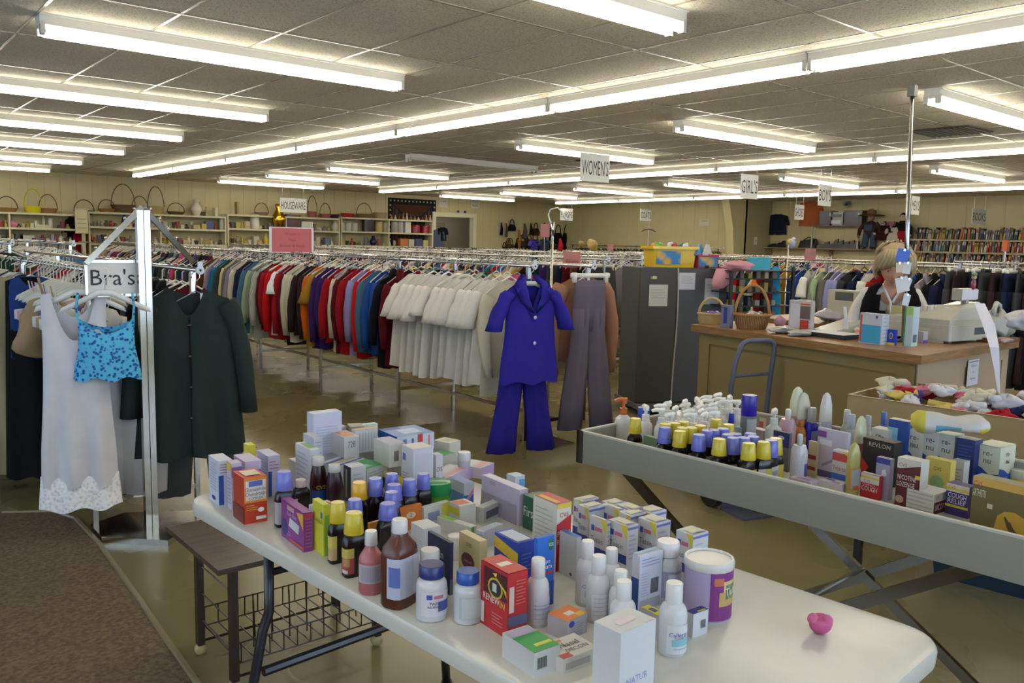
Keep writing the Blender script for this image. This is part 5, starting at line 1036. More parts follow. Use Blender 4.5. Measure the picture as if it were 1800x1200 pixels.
tc('contact_solution_box', 'blue solution box seen from its open side, second of the row', 1590, 835, 1558, 1600, 742, '#244a9c', [('L', 0, .6, .5, .85, '#7fb8d0'), ('T', 0, 0, 1, 1, '#c4c4bc')], d=.07)
tc('contact_solution_box', 'white and blue contact solution box under the left end of the folded cloth', 1617, 840, 1588, 1622, 758, '#c6c6c0', RD('L'), w=.06)
tc('contact_solution_box', 'white and blue contact solution box, third from the left under the cloth', 1644, 846, 1616, 1650, 762, '#c6c6c0', RD('L'), w=.06)
tc('contact_solution_box', 'white and blue contact solution box, right one beneath the cloth', 1672, 852, 1643, 1678, 766, '#c6c6c0', RD('L'), w=.06)
tc('contact_solution_box', 'dark blue side of a solution box between the white and blue ones', 1707, 862, 1675, 1712, 775, '#22306c', [('L', 'l', .1, .4, .9, .9, 8, '#3f5292'), ('T', 0, 0, 1, 1, '#c4c4bc')], w=.05)
tc('contact_solution_box', 'large white and blue solution box at the right, two faces showing', 1752, 868, 1709, 1779, 788, '#c6c7b2', RD('L')+RD('R')+[('T', 0, 0, 1, 1, '#c6c7b8')])
tc('medicine_box', 'tall maroon and white NICOTINE LOZENGE box', 1613, 897, 1572, 1624, 812, '#c6c2ba', [('L', 0, 0, 1, .78, '#5c1a24'), ('L', 'p', [(0, .7), (1, .78), (1, .9), (0, .76)], '#5c1a24'), ('L', 't', .25, .83, .07, 'CVS', '#b02c38', .35), ('L', 't', .45, .56, .1, 'NICOTINE', '#ddd6d0', .8), ('L', 't', .42, .42, .1, 'LOZENGE', '#ddd6d0', .75), ('L', .8, .62, 1, .7, '#d0b63c'), ('L', 'e', .2, .14, .18, .08, '#b8947c')], w=.045)
tc('lotion_pack', 'pale yellow pack with a green circle in the tray', 1666, 883, 1622, 1669, 812, '#c9b85c', [('L', 't', .5, .72, .09, 'CVS', '#4a4430', .3), ('L', 'e', .5, .4, .28, .2, '#8cae7c')], w=.03, cat='package')
tc('medicine_box', 'grey white box behind the yellow rounded pack', 1690, 870, 1668, 1700, 812, '#b9b6b2', [('L', 'l', .1, .1, .9, .8, 7, '#8f8c90')])
tc('medicine_box', 'top box of the NICOTINE stack at the front rim', 1640, 905, 1592, 1668, 870, '#c9c6be', [('T', 0, 0, 1, 1, '#cbc8c2'), ('R', 0, 0, 1, .6, '#5c1a24'), ('R', 't', .5, .18, .3, 'NICOTINE', '#ddd6d0', .8), ('R', 't', .2, .7, .2, 'CVS', '#b02c38', .2), ('L', 'l', .0, .0, 1, 1, 5, '#a9a69c')])
tc('medicine_box', 'purple and white COUGH RELIEF box', 1700, 912, 1660, 1712, 857, '#3a2c6c', [('L', 0, .75, 1, 1, '#c9c2b4'), ('L', 0, .8, 1, .87, '#d0b43a'), ('L', 't', .25, .84, .1, 'CVS', '#b02c38', .3), ('L', 't', .5, .56, .16, 'COUGH', '#ddd8e2', .8), ('L', 't', .5, .38, .16, 'RELIEF', '#ddd8e2', .8), ('L', 0, .26, 1, .34, '#cdb83c')])
tc('medicine_box', 'pale lavender carton with a silver window, front right of tray', 1748, 925, 1721, 1757, 868, '#a9a4c4', [('L', .3, .55, .75, .82, '#8f928f'), ('T', 0, 0, 1, 1, '#bab6cc')])
tc('glove_box', 'large olive arthritis gloves box at the right end of the tray', 1800, 945, 1704, 1830, 858, '#6f6438', [('L', .0, .84, 1, 1, '#c9a04c'), ('L', 't', .1, .8, .12, 'CVS', '#b02c38', .16), ('L', 't', .14, .6, .16, 'ARTHRITIS', '#ddd6c4', .24), ('L', .3, .4, .4, .5, '#d0cab8'), ('L', 'p', [(.45, .0), (.5, .3), (.62, .42), (.8, .45), (1, .36), (1, 0)], '#c9a03c'), ('L', 'p', [(.62, .3), (.64, .33), (.72, .22), (.74, .24), (.8, .12), (.9, .02), (.74, .02), (.68, .12)], '#5c4a30')], w=.05)
tc('tampon_pack', 'lilac and white soft pack lying at the front rim, left', 1424, 865, 1386, 1440, 832, '#c2b4c6', [('L', .1, .3, .4, .7, '#8a5a9c'), ('T', .2, .2, .6, .8, '#a585b4'), ('L', 'e', .8, .1, .2, .2, '#6a3a80')], h=.03, cat='package')
tc('tampon_pack', 'lilac and white soft pack lying at the front rim, right', 1475, 872, 1437, 1490, 838, '#c6bfc4', [('T', .1, .1, .5, .5, '#9a86b8'), ('T', .5, .5, .9, .9, '#6a5a90')], h=.035, cat='package')
tc('comb_card', 'navy hanging card pack among the syrup bottles', 1384, 830, 1356, 1388, 762, '#6d6d74', [('L', 0, .62, 1, 1, '#2f3070'), ('L', 'e', .5, .85, .2, .05, '#cfcfd8')], w=.012, cat='package')
tc('medicine_box', 'grey blue small box behind the lavender capped bottles, left', 1300, 800, 1287, 1318, 748, '#8d9aa0', [('T', 0, 0, 1, 1, '#6aa8b8')], h=.1)
tc('medicine_box', 'pinkish white box behind the lavender capped bottles, right', 1340, 800, 1312, 1350, 760, '#b9aca9', [('T', 0, 0, 1, 1, '#c6bcb8')], h=.09)
tc('gel_sachet', 'green gel sachet beside the left yellow capped syrup', 1158, 812, 1130, 1162, 752, '#7f9a7c', [('L', .2, .1, .8, .6, '#5c8a5a')], w=.02, cat='package', h=.08)
tc('medicine_box', 'cream box standing in the far corner of the tray', 1345, 770, 1330, 1356, 735, '#c2bba4', [('L', .2, .5, .7, .8, '#b55a4c')], h=.08)
tc('medicine_box', 'red and cream box behind the spray bottle', 1432, 840, 1418, 1436, 770, '#b9a884', [('L', 0, .5, 1, .62, '#8a2c34'), ('L', 0, .2, 1, .3, '#8a2c34')], h=.12)
# folded baby cloth on top of the solution boxes
k = MB(); a = at_z(1600, 752, .93); b2 = at_z(1738, 766, .93); V = []; n, m_ = 22, 9
d_ = (b2-a); u_ = Vector((-d_.y, d_.x, 0)).normalized()
for i in range(n+1):
    t = i/n; cpt = a+d_*t; wd = .08*(1-.22*t)*(1+.07*math.sin(t*11))*min(1, .45+t*6, .5+(1-t)*5)
    th = (.03*(1-.35*t)+.006*math.sin(t*9))*min(1, .5+t*6, .5+(1-t)*5)
    for j in range(12):
        an = 2*math.pi*j/12; V.append(tuple(cpt+u_*(wd*math.cos(an))+Vector((0, 0, th*math.sin(an)*(1+.25*math.sin(3*an+t*6))+.03))))
Fs = [(i*12+j, i*12+(j+1) % 12, (i+1)*12+(j+1) % 12, (i+1)*12+j) for i in range(n) for j in range(12)]+[tuple(range(12))[::-1], tuple(n*12+j for j in range(12))]
o_ = Vector(tuple(a)); k.add([tuple(Vector(v)-o_) for v in V], Fs, 'f#c9c5c4')
for f in range(len(k.f)):
    c_ = sum((Vector(k.v[i]) for i in k.f[f]), Vector())/len(k.f[f]); t = c_.dot(d_)/d_.length_squared
    if t < .16 or (.86 < t and c_.z < .03): k.m[f] = k.mi('f#c9bd52')
    elif .3 < t < .62 and c_.z < .032: k.m[f] = k.mi('f#6fa8bc')
tag(obj('baby_cloth', k, smooth=True, loc=a), 'folded white baby cloth with yellow and blue patches on the contact solution boxes', 'cloth')

# ================================================================== SOCK BIN
bn = empty('sock_bin', (3.6, 1.9, 0), 'tan plywood bin table heaped with socks', 'bin', rz=R(-85))
SL, SW = 1.35, .6; TN = 'w#a58f68'
for a in ((0, -.012, SL, 0), (0, SW, SL, SW+.012), (-.012, -.012, 0, SW+.012), (SL, -.012, SL+.012, SW+.012)):
    k = MB(); k.box(a[0], a[1], .68, a[2], a[3], .85, TN); k.box(a[0], a[1], .846, a[2], a[3], .8515, 'w#c0aa86'); obj('side_panel', k, bn)
k = MB(); k.box(0, 0, .69, SL, SW, .7, TN); obj('bin_floor', k, bn)
for x in (.06, SL-.06):
    for y in (.05, SW-.05): k = MB(); k.box(x-.016, y-.016, 0, x+.016, y+.016, .69, 'g#1e1e20'); obj('leg', k, bn)
scol = [('white', '#d2d0d6'), ('red', '#a01f2c'), ('pale pink', '#cf9aa4'), ('white', '#cdcdd2'), ('white', '#d6d4d8'), ('pale yellow', '#d6c070'), ('white', '#c9c8d0'), ('pale blue', '#b0bccb'), ('beige', '#c2b49c'), ('white', '#d2cfd4'), ('red', '#a8242e'), ('purple', '#5a4c94'), ('cream', '#cdc4b0'), ('pink', '#c9788e'), ('navy', '#2b3356')]
M4 = Matrix.Rotation(R(-85), 4, 'Z'); M4.translation = Vector((3.6, 1.9, 0)); rs = random.Random(11)
for i in range(70):
    nm, cc_ = scol[rs.randrange(len(scol))] if i > 14 else scol[i]
    x = .07+rs.random()*(SL-.16); y = .08+rs.random()*(SW-.16); z = .77+.12*math.sin(math.pi*y/SW)*rs.uniform(.5, 1)+.02*rs.random(); a = rs.uniform(0, 6.3)
    p = M4 @ Vector((x, y, z)); k = MB(); L_ = rs.uniform(.05, .085); dz = rs.uniform(-.02, .03); q = [(-L_*math.cos(a), -L_*math.sin(a), 0), (-L_*.3*math.cos(a), -L_*.3*math.sin(a), .012), (L_*.4*math.cos(a), L_*.4*math.sin(a), .006+dz*.4), (L_*math.cos(a+.8), L_*math.sin(a+.8), dz)]
    V = []; f1, f2, f3 = rs.uniform(0, 6), rs.uniform(0, 6), rs.uniform(0, 6); sx_ = rs.uniform(.045, .075); sy_ = rs.uniform(.028, .045); sz_ = rs.uniform(.018, .032); n_ = 16
    for j in range(11):
        th_ = math.pi*j/10
        for ii in range(n_):
            b_a = 2*math.pi*ii/n_; qq = 1+.28*math.sin(2*b_a+f1+2*th_)+.16*math.sin(4*b_a+f2-3*th_)+.1*math.sin(7*th_+f3+3*b_a)
            vx, vy, vz = sx_*qq*math.sin(th_)*math.cos(b_a), sy_*qq*math.sin(th_)*math.sin(b_a), -sz_*math.cos(th_)*(1+.3*math.sin(3*b_a+f3)); V.append((vx*math.cos(a)-vy*math.sin(a), vx*math.sin(a)+vy*math.cos(a), vz))
    k.add(V, [(j*n_+ii, j*n_+(ii+1) % n_, (j+1)*n_+(ii+1) % n_, (j+1)*n_+ii) for j in range(10) for ii in range(n_)], 'f'+cc_)
    k.tube([(sx_*.5*math.cos(a), sx_*.5*math.sin(a), .008), (sx_*1.2*math.cos(a+.5), sx_*1.2*math.sin(a+.5), .02)], [.02, .014], 'f'+cc_, 8)
    tag(obj('sock', k, smooth=True, loc=p), '%s sock in the heap in the tan bin' % nm, 'sock', 'socks heaped in the tan bin')
# blue storage tub under the tray
tu = at_z(1635, 1015, 0); k = MB(); k.loft([[(0, 0, 0), (.75, 0, 0), (.75, .45, 0), (0, .45, 0)], [(-.03, -.03, .27), (.78, -.03, .27), (.78, .48, .27), (-.03, .48, .27)]], 'g#27384a')
o = obj('storage_tub', k, loc=(tu.x+.04, tu.y, 0)); o.rotation_euler.z = R(-82); tag(o, 'dark blue plastic storage tub on the floor under the sock bin', 'storage tub')
k = MB(); k.box(-.045, -.045, .27, .795, .495, .3, 'g#2d4054'); obj('lid', k, o)

# ================================================================== DARK CABINET and what stands on it
L0 = at_z(1117, 709, .1); dp = depth(L0); R0 = at_d(1268, 700, dp+.18); R0.z = .1
dx = R0-L0; dx.z = 0; cw = dx.length; ca_ = math.atan2(dx.y, dx.x)
ch = solve(lambda t: pj(L0+Vector((0, 0, t)))[1], 470, .5, 2, False)
cb = empty('metal_cabinet', (L0.x, L0.y, .1), 'dark grey two-door metal cabinet with notices taped on it', 'cabinet', rz=ca_)
k = MB(); k.box(0, .02, 0, cw, .46, ch, 'w#3f4140'); obj('carcass', k, cb)
half = cw*.42
k = MB(); k.box(0.003, 0, .01, half-.004, .02, ch-.01, 'w#403f3c'); obj('door', k, cb)
k = MB(); k.box(half+.004, 0, .01, cw-.003, .02, ch-.01, 'w#4d4e54'); obj('door', k, cb)
k = MB(); k.tube([(half+.012*math.sin(t*5), -.006, ch*(1-t)) for t in [i/12 for i in range(13)]], .007, 'g#a9a8a4', 6); obj('white_cord', k, cb)['label'] = 'white cord hanging down between the doors'
def note(px_, py_, wpx, hpx, label, col, lines=4, off=0):
    D = dp+.1; w_, h_ = wpx*D/F_PX, hpx*D/F_PX
    # position on the front plane
    nrm = Vector((math.sin(ca_), -math.cos(ca_), 0)); r_ = ray(px_, py_); t = (L0-CAM).dot(nrm)/r_.dot(nrm); p = CAM+r_*t+nrm*(.003+off)
    k = MB(); k.box(-w_/2, -.0015, -h_/2, w_/2, 0, h_/2, 'p'+col)
    for i in range(lines): k.box(-w_*.35, -.003, h_*(.25-.12*i)-h_*.015, w_*.35*(1 if i % 2 else .7), -.0015, h_*(.25-.12*i)+h_*.015, 'p#9a9a9c')
    o = obj('notice', k, loc=p); o.rotation_euler.z = ca_; return tag(o, label, 'notice')
note(1157, 519, 34, 37, 'white typed notice taped low on the left cabinet door', '#bdbcb2')
note(1207.5, 494, 30, 29, 'white notice taped high on the right cabinet door', '#bcbcc6')
note(1251, 512, 27, 45, 'tall pale notice at the right edge of the cabinet', '#aab0ba', 3)
k = MB(); k.box(-.03, -.008, -.012, .03, 0, .012, 'p#9a9a62'); k.box(-.01, -.012, -.008, .02, -.008, .016, 'p#c9c6a0'); nrm = Vector((math.sin(ca_), -math.cos(ca_), 0)); r_ = ray(1149, 488); p = CAM+r_*((L0-CAM).dot(nrm)/r_.dot(nrm)); o = obj('fridge_magnet', k, loc=p+nrm*.001); o.rotation_euler.z = ca_; tag(o, 'small flower magnet above the left cabinet notice', 'magnet')
pc = empty('platform_cart', (L0.x, L0.y, 0), 'grey flat platform cart under the dark cabinet', 'cart', rz=ca_)
k = MB(); k.box(-.02, -.12, .06, cw+.03, .5, .1, 'w#55565c'); obj('deck', k, pc)
for x in (.06, cw-.06):
    for y in (0, .42): k = MB(); k.lathe([(.01, -.012), (.03, -.012), (.03, .012), (.01, .012)], 'g#1b1b1c', 12); k.tf(Matrix.Rotation(R(90), 4, 'X')); obj('wheel', k, pc, loc=(x, y, .03))
# hand truck handle standing before the counter
D = 4.75; hl = at_d(1284, 700, D); hr = at_d(1356, 700, D+.12); ht = empty('hand_truck', (hl.x, hl.y, 0), 'blue grey tubular hand truck standing before the counter', 'cart', rz=math.atan2(hr.y-hl.y, hr.x-hl.x))
hw_ = (Vector((hr.x, hr.y))-Vector((hl.x, hl.y))).length; ztop = at_d(1320, 599, D).z
k = MB(); k.tube([(0, 0, .1), (0, 0, .72), (.02, 0, ztop-.12), (.06, 0, ztop-.02), (.1, 0, ztop), (hw_-.04, 0, ztop), (hw_-.005, 0, ztop-.02), (hw_, 0, ztop-.06), (hw_-.015, 0, ztop-.18), (hw_-.03, 0, .6), (hw_-.03, 0, .1)], .014, 'w#55586a', 8); obj('frame', k, ht, smooth=True)
for z, c_ in ((ztop-.2, 0), (.48, 0), (.25, 0)): k = MB(); k.tube([(.01, 0, z), (hw_-.02, 0, z+.005)], .011, 'w#55586a', 6, flat=.6); obj('cross_bar', k, ht)
k = MB(); k.box(-.02, -.2, .0, hw_, .02, .012, 'w#4c4f60'); k.box(-.02, -.01, 0, hw_, .01, .14, 'w#4c4f60'); obj('toe_plate', k, ht)
for x in (-.03, hw_+.01): k = MB(); k.lathe([(.02, -.02), (.1, -.02), (.1, .02), (.02, .02)], 'g#1c1c1e', 18, c=(0, 0, 0)); k.tf(Matrix.Rotation(R(90), 4, 'Y')); obj('wheel', k, ht, loc=(x, .09, .1))

# ================================================================== SERVICE COUNTER
CZ = 1.0
K0 = at_z(1620, 625, CZ); K1 = at_z(1215, 570, CZ); K2 = at_z(1792, 597, CZ); K0.z = K1.z = K2.z = 0
ea = (K1-K0).normalized(); eb = (K2-K0).normalized(); LA, LB = (K1-K0).length, (K2-K0).length
def kp(a, b2, z=CZ):      # point on the counter: metres along the long and short fronts from the near corner
    v = K0+ea*a+eb*b2; return Vector((v.x, v.y, z))
ct = empty('service_counter', (K0.x, K0.y, 0), 'tan L-shaped service counter with a wooden top', 'counter')
def loc(v): return (v.x-K0.x, v.y-K0.y)
k = MB(); DP = .62; DA = .43
foot = [kp(0, 0), kp(0, LB), kp(DA, LB), kp(DA, DP), kp(LA, DP), kp(LA, 0)]
k.prism([loc(p) for p in foot][::-1], CZ-.045, CZ, 'xwood'); obj('wooden_top', k, ct)
ins = .05
base = [kp(ins, ins), kp(ins, LB-ins), kp(DA-ins, LB-ins), kp(DA-ins, DP-ins), kp(LA-ins, DP-ins), kp(LA-ins, ins)]
k = MB(); k.prism([loc(p) for p in base][::-1], 0, CZ-.045, 'w#857347'); obj('base', k, ct)
def frame(a0, a1, z0, z1, side):
    k = MB(); t = .012
    for u0, u1, w0, w1 in ((a0, a1, z1-.07, z1), (a0, a1, z0, z0+.09), (a0, a0+.09, z0+.09, z1-.07), (a1-.09, a1, z0+.09, z1-.07)):
        if side == 'a': q = [kp(u0, ins), kp(u1, ins), kp(u1, ins-t), kp(u0, ins-t)]
        else: q = [kp(ins, u0), kp(ins, u1), kp(ins-t, u1), kp(ins-t, u0)]
        pts = [loc(p) for p in q]; ar = sum(pts[i][0]*pts[(i+1) % 4][1]-pts[(i+1) % 4][0]*pts[i][1] for i in range(4))
        k.prism(pts if ar > 0 else pts[::-1], w0, w1, 'w#857347' if side == 'a' else 'w#a8927a')  # short front gets a paler, pinker tan: daylight put into the colour
    obj('front_panel_frame', k, ct)
frame(ins, LA-ins, 0, CZ-.045, 'a'); frame(ins, LB-ins, 0, CZ-.045, 'b')
k = MB(); q = [kp(ins, ins+.0), kp(ins, LB-ins), kp(ins-.006, LB-ins), kp(ins-.006, ins)]
pts = [loc(p) for p in q]; k.prism(pts if sum(pts[i][0]*pts[(i+1) % 4][1]-pts[(i+1) % 4][0]*pts[i][1] for i in range(4)) > 0 else pts[::-1], .0, CZ-.046, 'w#a8927a'); obj('daylit_end_facing', k, ct)['label'] = 'end facing with daylight painted into its paler pinkish tan'  # thin sheet carrying the daylight on the counter end as colour
def on_c(x, y, z=CZ): return at_z(x, y, z)
ANG = math.atan2(eb.y, eb.x)      # short front direction
def note_b(px_, py_, wpx, hpx, lines, label):
    nrm = Vector((eb.y, -eb.x, 0)); r_ = ray(px_, py_); base_ = kp(ins-.014, 0); p = CAM+r_*((base_-CAM).dot(nrm)/r_.dot(nrm))-Vector((0, 0, 0))
    nn = nrm if nrm.dot(CAM-p) > 0 else -nrm; D = depth(p); w_, h_ = wpx*D/F_PX*2.2, hpx*D/F_PX; p = p+nn*.006
    k = MB(); k.box(-w_/2, -.001, -h_/2, w_/2, .001, h_/2, 'p#c9c9d2'); k.box(-w_*.42, -.002, h_*.4, w_*.42, -.001, h_*.43, 'p#9a5058')
    for i, t in enumerate(lines): k.text(t, (0, -.0025, h_*(.22-.24*i)), (1, 0, 0), (0, 0, 1), h_*.085, 'p#50506a', w_*.85)
    o = obj('paper_notice', k, loc=p); o.rotation_euler.z = ANG; return tag(o, label, 'notice')
note_b(1708, 654, 22, 46, ['No Refunds', 'or', 'Exchanges'], 'white notice about refunds and exchanges taped on the counter end')
cc = lambda *a, **k_: carton(*a, z0=CZ, rot=k_.pop('rot', -8), **k_)
# till with display and receipt paper
p = on_c(1672, 605); D = depth(p)
till = empty('cash_register', (p.x, p.y, CZ), 'pale grey electronic cash register on the counter corner', 'cash register', rz=R(-8))
GY = 'g#b3b0a4'
k = MB(); k.bevbox(-.02, 0, .015, .4, .42, .1, GY, .015); k.box(-.01, .01, 0, .02, .04, .02, 'g#4a4842'); k.box(.36, .01, 0, .39, .04, .02, 'g#4a4842'); k.box(.22, -.002, .045, .36, .002, .085, 'g#4a4a50'); obj('cash_drawer', k, till)
k = MB(); k.loft([[(0, .02, .1), (.36, .02, .1), (.36, .4, .1), (0, .4, .1)], [(0, .02, .13), (.36, .02, .13), (.36, .4, .13), (0, .4, .13)], [(.12, .03, .19), (.35, .03, .2), (.35, .3, .18), (.08, .3, .16)], [(.2, .05, .215), (.33, .05, .225), (.33, .18, .22), (.16, .18, .2)]], GY); obj('body', k, till)
k = MB(); k.box(.17, .06, .235, .32, .12, .3, 'g#aaa898'); k.box(.165, .056, .24, .325, .06, .295, 'g#c2bfc8'); k.box(.23, .07, .2, .26, .1, .24, GY); obj('display', k, till)
k = MB()
for i in range(5):
    for j in range(6): k.box(.09+.035*j, .19+.025*i, .17, .115+.035*j, .21+.025*i, .2-.006*i, 'g#d2cfc6')
obj('keypad', k, till)
k = MB(); a_ = at_d(1722, 533, D-.02); b2_ = at_d(1738, 570, D-.12); c_ = at_d(1748, 610, D-.2); d_ = at_d(1756, 690, D-.22); e_ = Vector((.012, -.012, 0)); pl = [a_, b2_, c_, (c_+d_)/2+Vector((.005, 0, 0)), d_]; V = []
for i, q_ in enumerate(pl): ww = [1.6, 1.9, 1.4, .8, .35][i]; V += [tuple(q_-e_*ww), tuple(q_+e_*ww)]
V += [(x+.001, y+.001, z) for x, y, z in V]; o_ = a_
k.add([tuple(Vector(v)-o_) for v in V], [(2*i, 2*i+1, 2*i+3, 2*i+2) for i in range(4)]+[(10+2*i, 12+2*i, 13+2*i, 11+2*i) for i in range(4)], 'p#c9c8d6')
tag(obj('receipt_paper', k, loc=a_), 'long curl of receipt paper hanging from the till over the counter edge', 'paper')
# grey slipper shaped dust cover / phone at left of till
k = MB(); p = on_c(1652, 596); k.loft([[(-.42, .02, .02), (-.42, .2, .02), (-.42, .2, .04), (-.42, .02, .04)], [(-.2, 0, .02), (-.2, .24, .02), (-.2, .22, .09), (-.2, .02, .09)], [(0, 0, .02), (0, .26, .02), (0, .22, .16), (0, .03, .16)]], 'g#a5a397')
o = obj('typewriter_cover', k, loc=(p.x-.02, p.y+.28, CZ-.02)); o.rotation_euler.z = R(-20); tag(o, 'low grey machine under a sloping cover left of the till', 'machine')
cc('carton', 'long white carton lying on the counter left of the till', 1661, 604, 1610, 1669, 580, '#bdbbae', rot=0, w=.05, d=.24)
cc('tape_box', 'small clear plastic dispenser with a purple base before the white carton', 1622, 603, 1606, 1630, 583, '#a9a9b4', [('R', 0, 0, 1, .25, '#5c4aa0')])
# brochure holders
cc('brochure_holder', 'clear brochure holder with blue leaflets and a red edged booklet', 1548, 606, 1509, 1560, 553, '#b9bcc8', [('L', .06, .02, .95, .62, '#3c9cc4'), ('L', .02, .05, .1, .95, '#c03c3c'), ('L', .7, .85, .8, .95, '#3a4490'), ('R', 'l', .1, .05, .9, .95, 7, '#9aa2b4')], cat='holder')
cc('battery_pack', 'blue and yellow box standing at the counter edge', 1572, 607, 1558, 1573, 580, '#2038b0', [('L', 0, 0, 1, .16, '#d6c23c'), ('L', 'e', .5, .6, .22, .22, '#c9bf6a'), ('L', 'e', .5, .6, .14, .15, '#26388c')], w=.02)
cc('leaflet_stack', 'green headed leaflets in a rack beside the tall pole', 1601, 609, 1586, 1612, 540, '#b6c6c6', [('L', 0, .8, 1, 1, '#9fc46a'), ('L', 0, .0, .2, 1, '#3e8a6a'), ('R', .1, .1, .8, .75, '#a9bcd6'), ('R', .2, .1, .8, .3, '#59606c')], cat='leaflets')
cc('envelope_stack', 'manila envelopes leaning behind the brochure holder', 1580, 592, 1556, 1585, 538, '#c2b078', w=.02, cat='envelopes')
cc('clipboard_tray', 'black tray with white papers lying on the counter', 1484, 598, 1424, 1505, 592, '#1f1f24', [('T', .05, .05, .95, .95, '#c6c6d2')], d=.3, w=.2, h=.025, cat='tray')
cc('tissue_box', 'dark tissue dispenser with a white tissue standing up', 1490, 580, 1466, 1507, 567, '#4a4a4a', h=.05)
k = MB(); p = on_c(1489, 578, CZ+.05); V = [(-.02, 0, 0), (.02, 0, 0), (.018, .01, .06), (-.016, .012, .07), (.014, .02, .125), (-.018, .02, .13)]; k.add(V+[(x, y+.004, z) for x, y, z in V], [(0, 1, 2, 3), (3, 2, 4, 5), (6, 9, 8, 7), (9, 11, 10, 8), (0, 6, 7, 1), (1, 7, 8, 2), (2, 8, 10, 4), (4, 10, 11, 5), (5, 11, 9, 3), (3, 9, 6, 0)], 'p#d2d0d6'); tag(obj('tissue', k, loc=p), 'white tissue sticking up from the dark dispenser', 'tissue')
cc('card_display', 'leaning card display with red and white cards on the counter', 1424, 588, 1385, 1432, 530, '#b9b6b2', [('L', .05, .02, .5, .9, '#c9c7cc'), ('L', .5, .45, .95, .85, '#6a5a58'), ('L', .52, .12, .9, .42, '#b83a2c'), ('L', .5, .88, .95, .92, '#c0402c')], w=.03, cat='display')
cc('leaflet_pad', 'silver topped holder behind the card display', 1424, 575, 1398, 1436, 528, '#9a948c', w=.03)
# computer monitor back, grey items behind
cc('adding_machine', 'pale adding machine with a dark sloping top behind the counter', 1505, 572, 1452, 1512, 512, '#b3af9c', [('L', .25, .7, .85, .95, '#55564c'), ('L', 'e', .55, .78, .08, .04, '#3f5a8c')], w=.1)
# plastic carrier bags
def lump(name, label, x, yb, rx, ry, rz_, key, seed, cat, z=CZ, n=18, m_=10, amp=.25, extra=None):
    p = at_z(x, yb, z); rr_ = random.Random(seed); k = MB(); V = []; ph = [rr_.uniform(0, 6) for _ in range(6)]
    for j in range(m_+1):
        th = math.pi*j/m_
        for i in range(n):
            a = 2*math.pi*i/n; q = 1+amp*(.5*math.sin(3*a+ph[0]+2*th)+.35*math.sin(5*a+ph[1]-3*th)+.3*math.sin(7*th+ph[2]+a))
            V.append((rx*q*math.sin(th)*math.cos(a), ry*q*math.sin(th)*math.sin(a), max(0, rz_-rz_*math.cos(th)*(1+.2*math.sin(4*a+ph[3])))))
    k.add(V, [(j*n+i, j*n+(i+1) % n, (j+1)*n+(i+1) % n, (j+1)*n+i) for j in range(m_) for i in range(n)], key)
    if extra: extra(k)
    return tag(obj(name, k, smooth=True, loc=p), label, cat)
def handles(k): k.tube([(-.05, 0, .12), (-.06, 0, .18), (-.03, 0, .215), (.015, 0, .2), (.03, 0, .16), (.02, 0, .12)], .014, 'g#a6a4a0', 7)
lump('carrier_bag', 'full grey plastic carrier bag with loop handles behind the till', 1750, 596, .1, .09, .085, 'g#9a9894', 3, 'bag', n=26, m_=16, amp=.3, extra=handles)
lump('carrier_bag', 'white plastic bag slumped over the dark heap right of the till', 1797, 580, .11, .07, .05, 'g#b9b7bc', 5, 'bag', z=CZ+.1, amp=.4)
lump('carrier_bag', 'flattened grey plastic bags heaped in the middle of the counter', 1478, 566, .24, .14, .05, 'g#97959a', 8, 'bag', amp=.35)
lump('plastic_wrap', 'crumpled clear wrap lying between basket and card display', 1380, 585, .12, .07, .02, 'g#9b9890', 9, 'wrap', amp=.4)
lump('shredded_wrap', 'crumpled clear wrap at the foot of the card display', 1408, 590, .1, .05, .018, 'g#a19c90', 10, 'wrap', amp=.4)
lump('garment_pile', 'dark clothes heaped at the right end of the counter', 1800, 592, .12, .1, .06, 'f#1c1a1e', 12, 'clothes')
# baskets
def basket(x, yb, hw, hh, hz, label, key='xwicker', fill=None, z=CZ, taper=.75, squash=.7, rim_c='#a3753c'):
    p = at_z(x, yb, z); D = depth(p); r = hw*D/F_PX; p = p+Vector((.64, .77, 0))*r*squash; h = hh*D/F_PX; H2 = hz*D/F_PX
    root = empty('basket', (p.x, p.y, z), label, 'basket', rz=R(-50))
    k = MB(); prof = [(r*taper, 0), (r*(taper+.1), h*.3), (r*.97, h)]; k.lathe(prof+[(r*.9, h), (r*.8, h*.75), (.005, h*.7)], key, 22, 1, squash); obj('bowl', k, root, auto=40)
    k = MB(); k.lathe([(r*.95, h*.84), (r*1.04, h*.86), (r*1.04, h*.99), (r*.95, h)], 'w'+rim_c, 22, 1, squash, cap=False); obj('rim', k, root, smooth=True)
    k = MB(); k.tube([(r*.9*math.cos(a)*(1 if abs(math.cos(a)) > .9 else .98), 0, h*.8+(H2-h*.8)*math.sin(a)) for a in [math.pi*i/14 for i in range(15)]], .009, 'w'+rim_c, 6, flat=1.0); k.tube([(r*.9*math.cos(a), .018, h*.8+(H2-h*.8)*math.sin(a)*.97) for a in [math.pi*i/14 for i in range(15)]], .006, 'w'+rim_c, 6); obj('handle', k, root, smooth=True)
    return root, r, h
b1, r1, h1 = basket(1255, 571, 25, 20, 46, 'small straw basket of trinkets at the left end of the counter', 'w#ad9560', rim_c='#b59c66', squash=.8, taper=.85)
b2, r2, h2 = basket(1327, 580, 33, 28, 78, 'larger brown basket with a tall looped handle on the counter')
rs = random.Random(5)
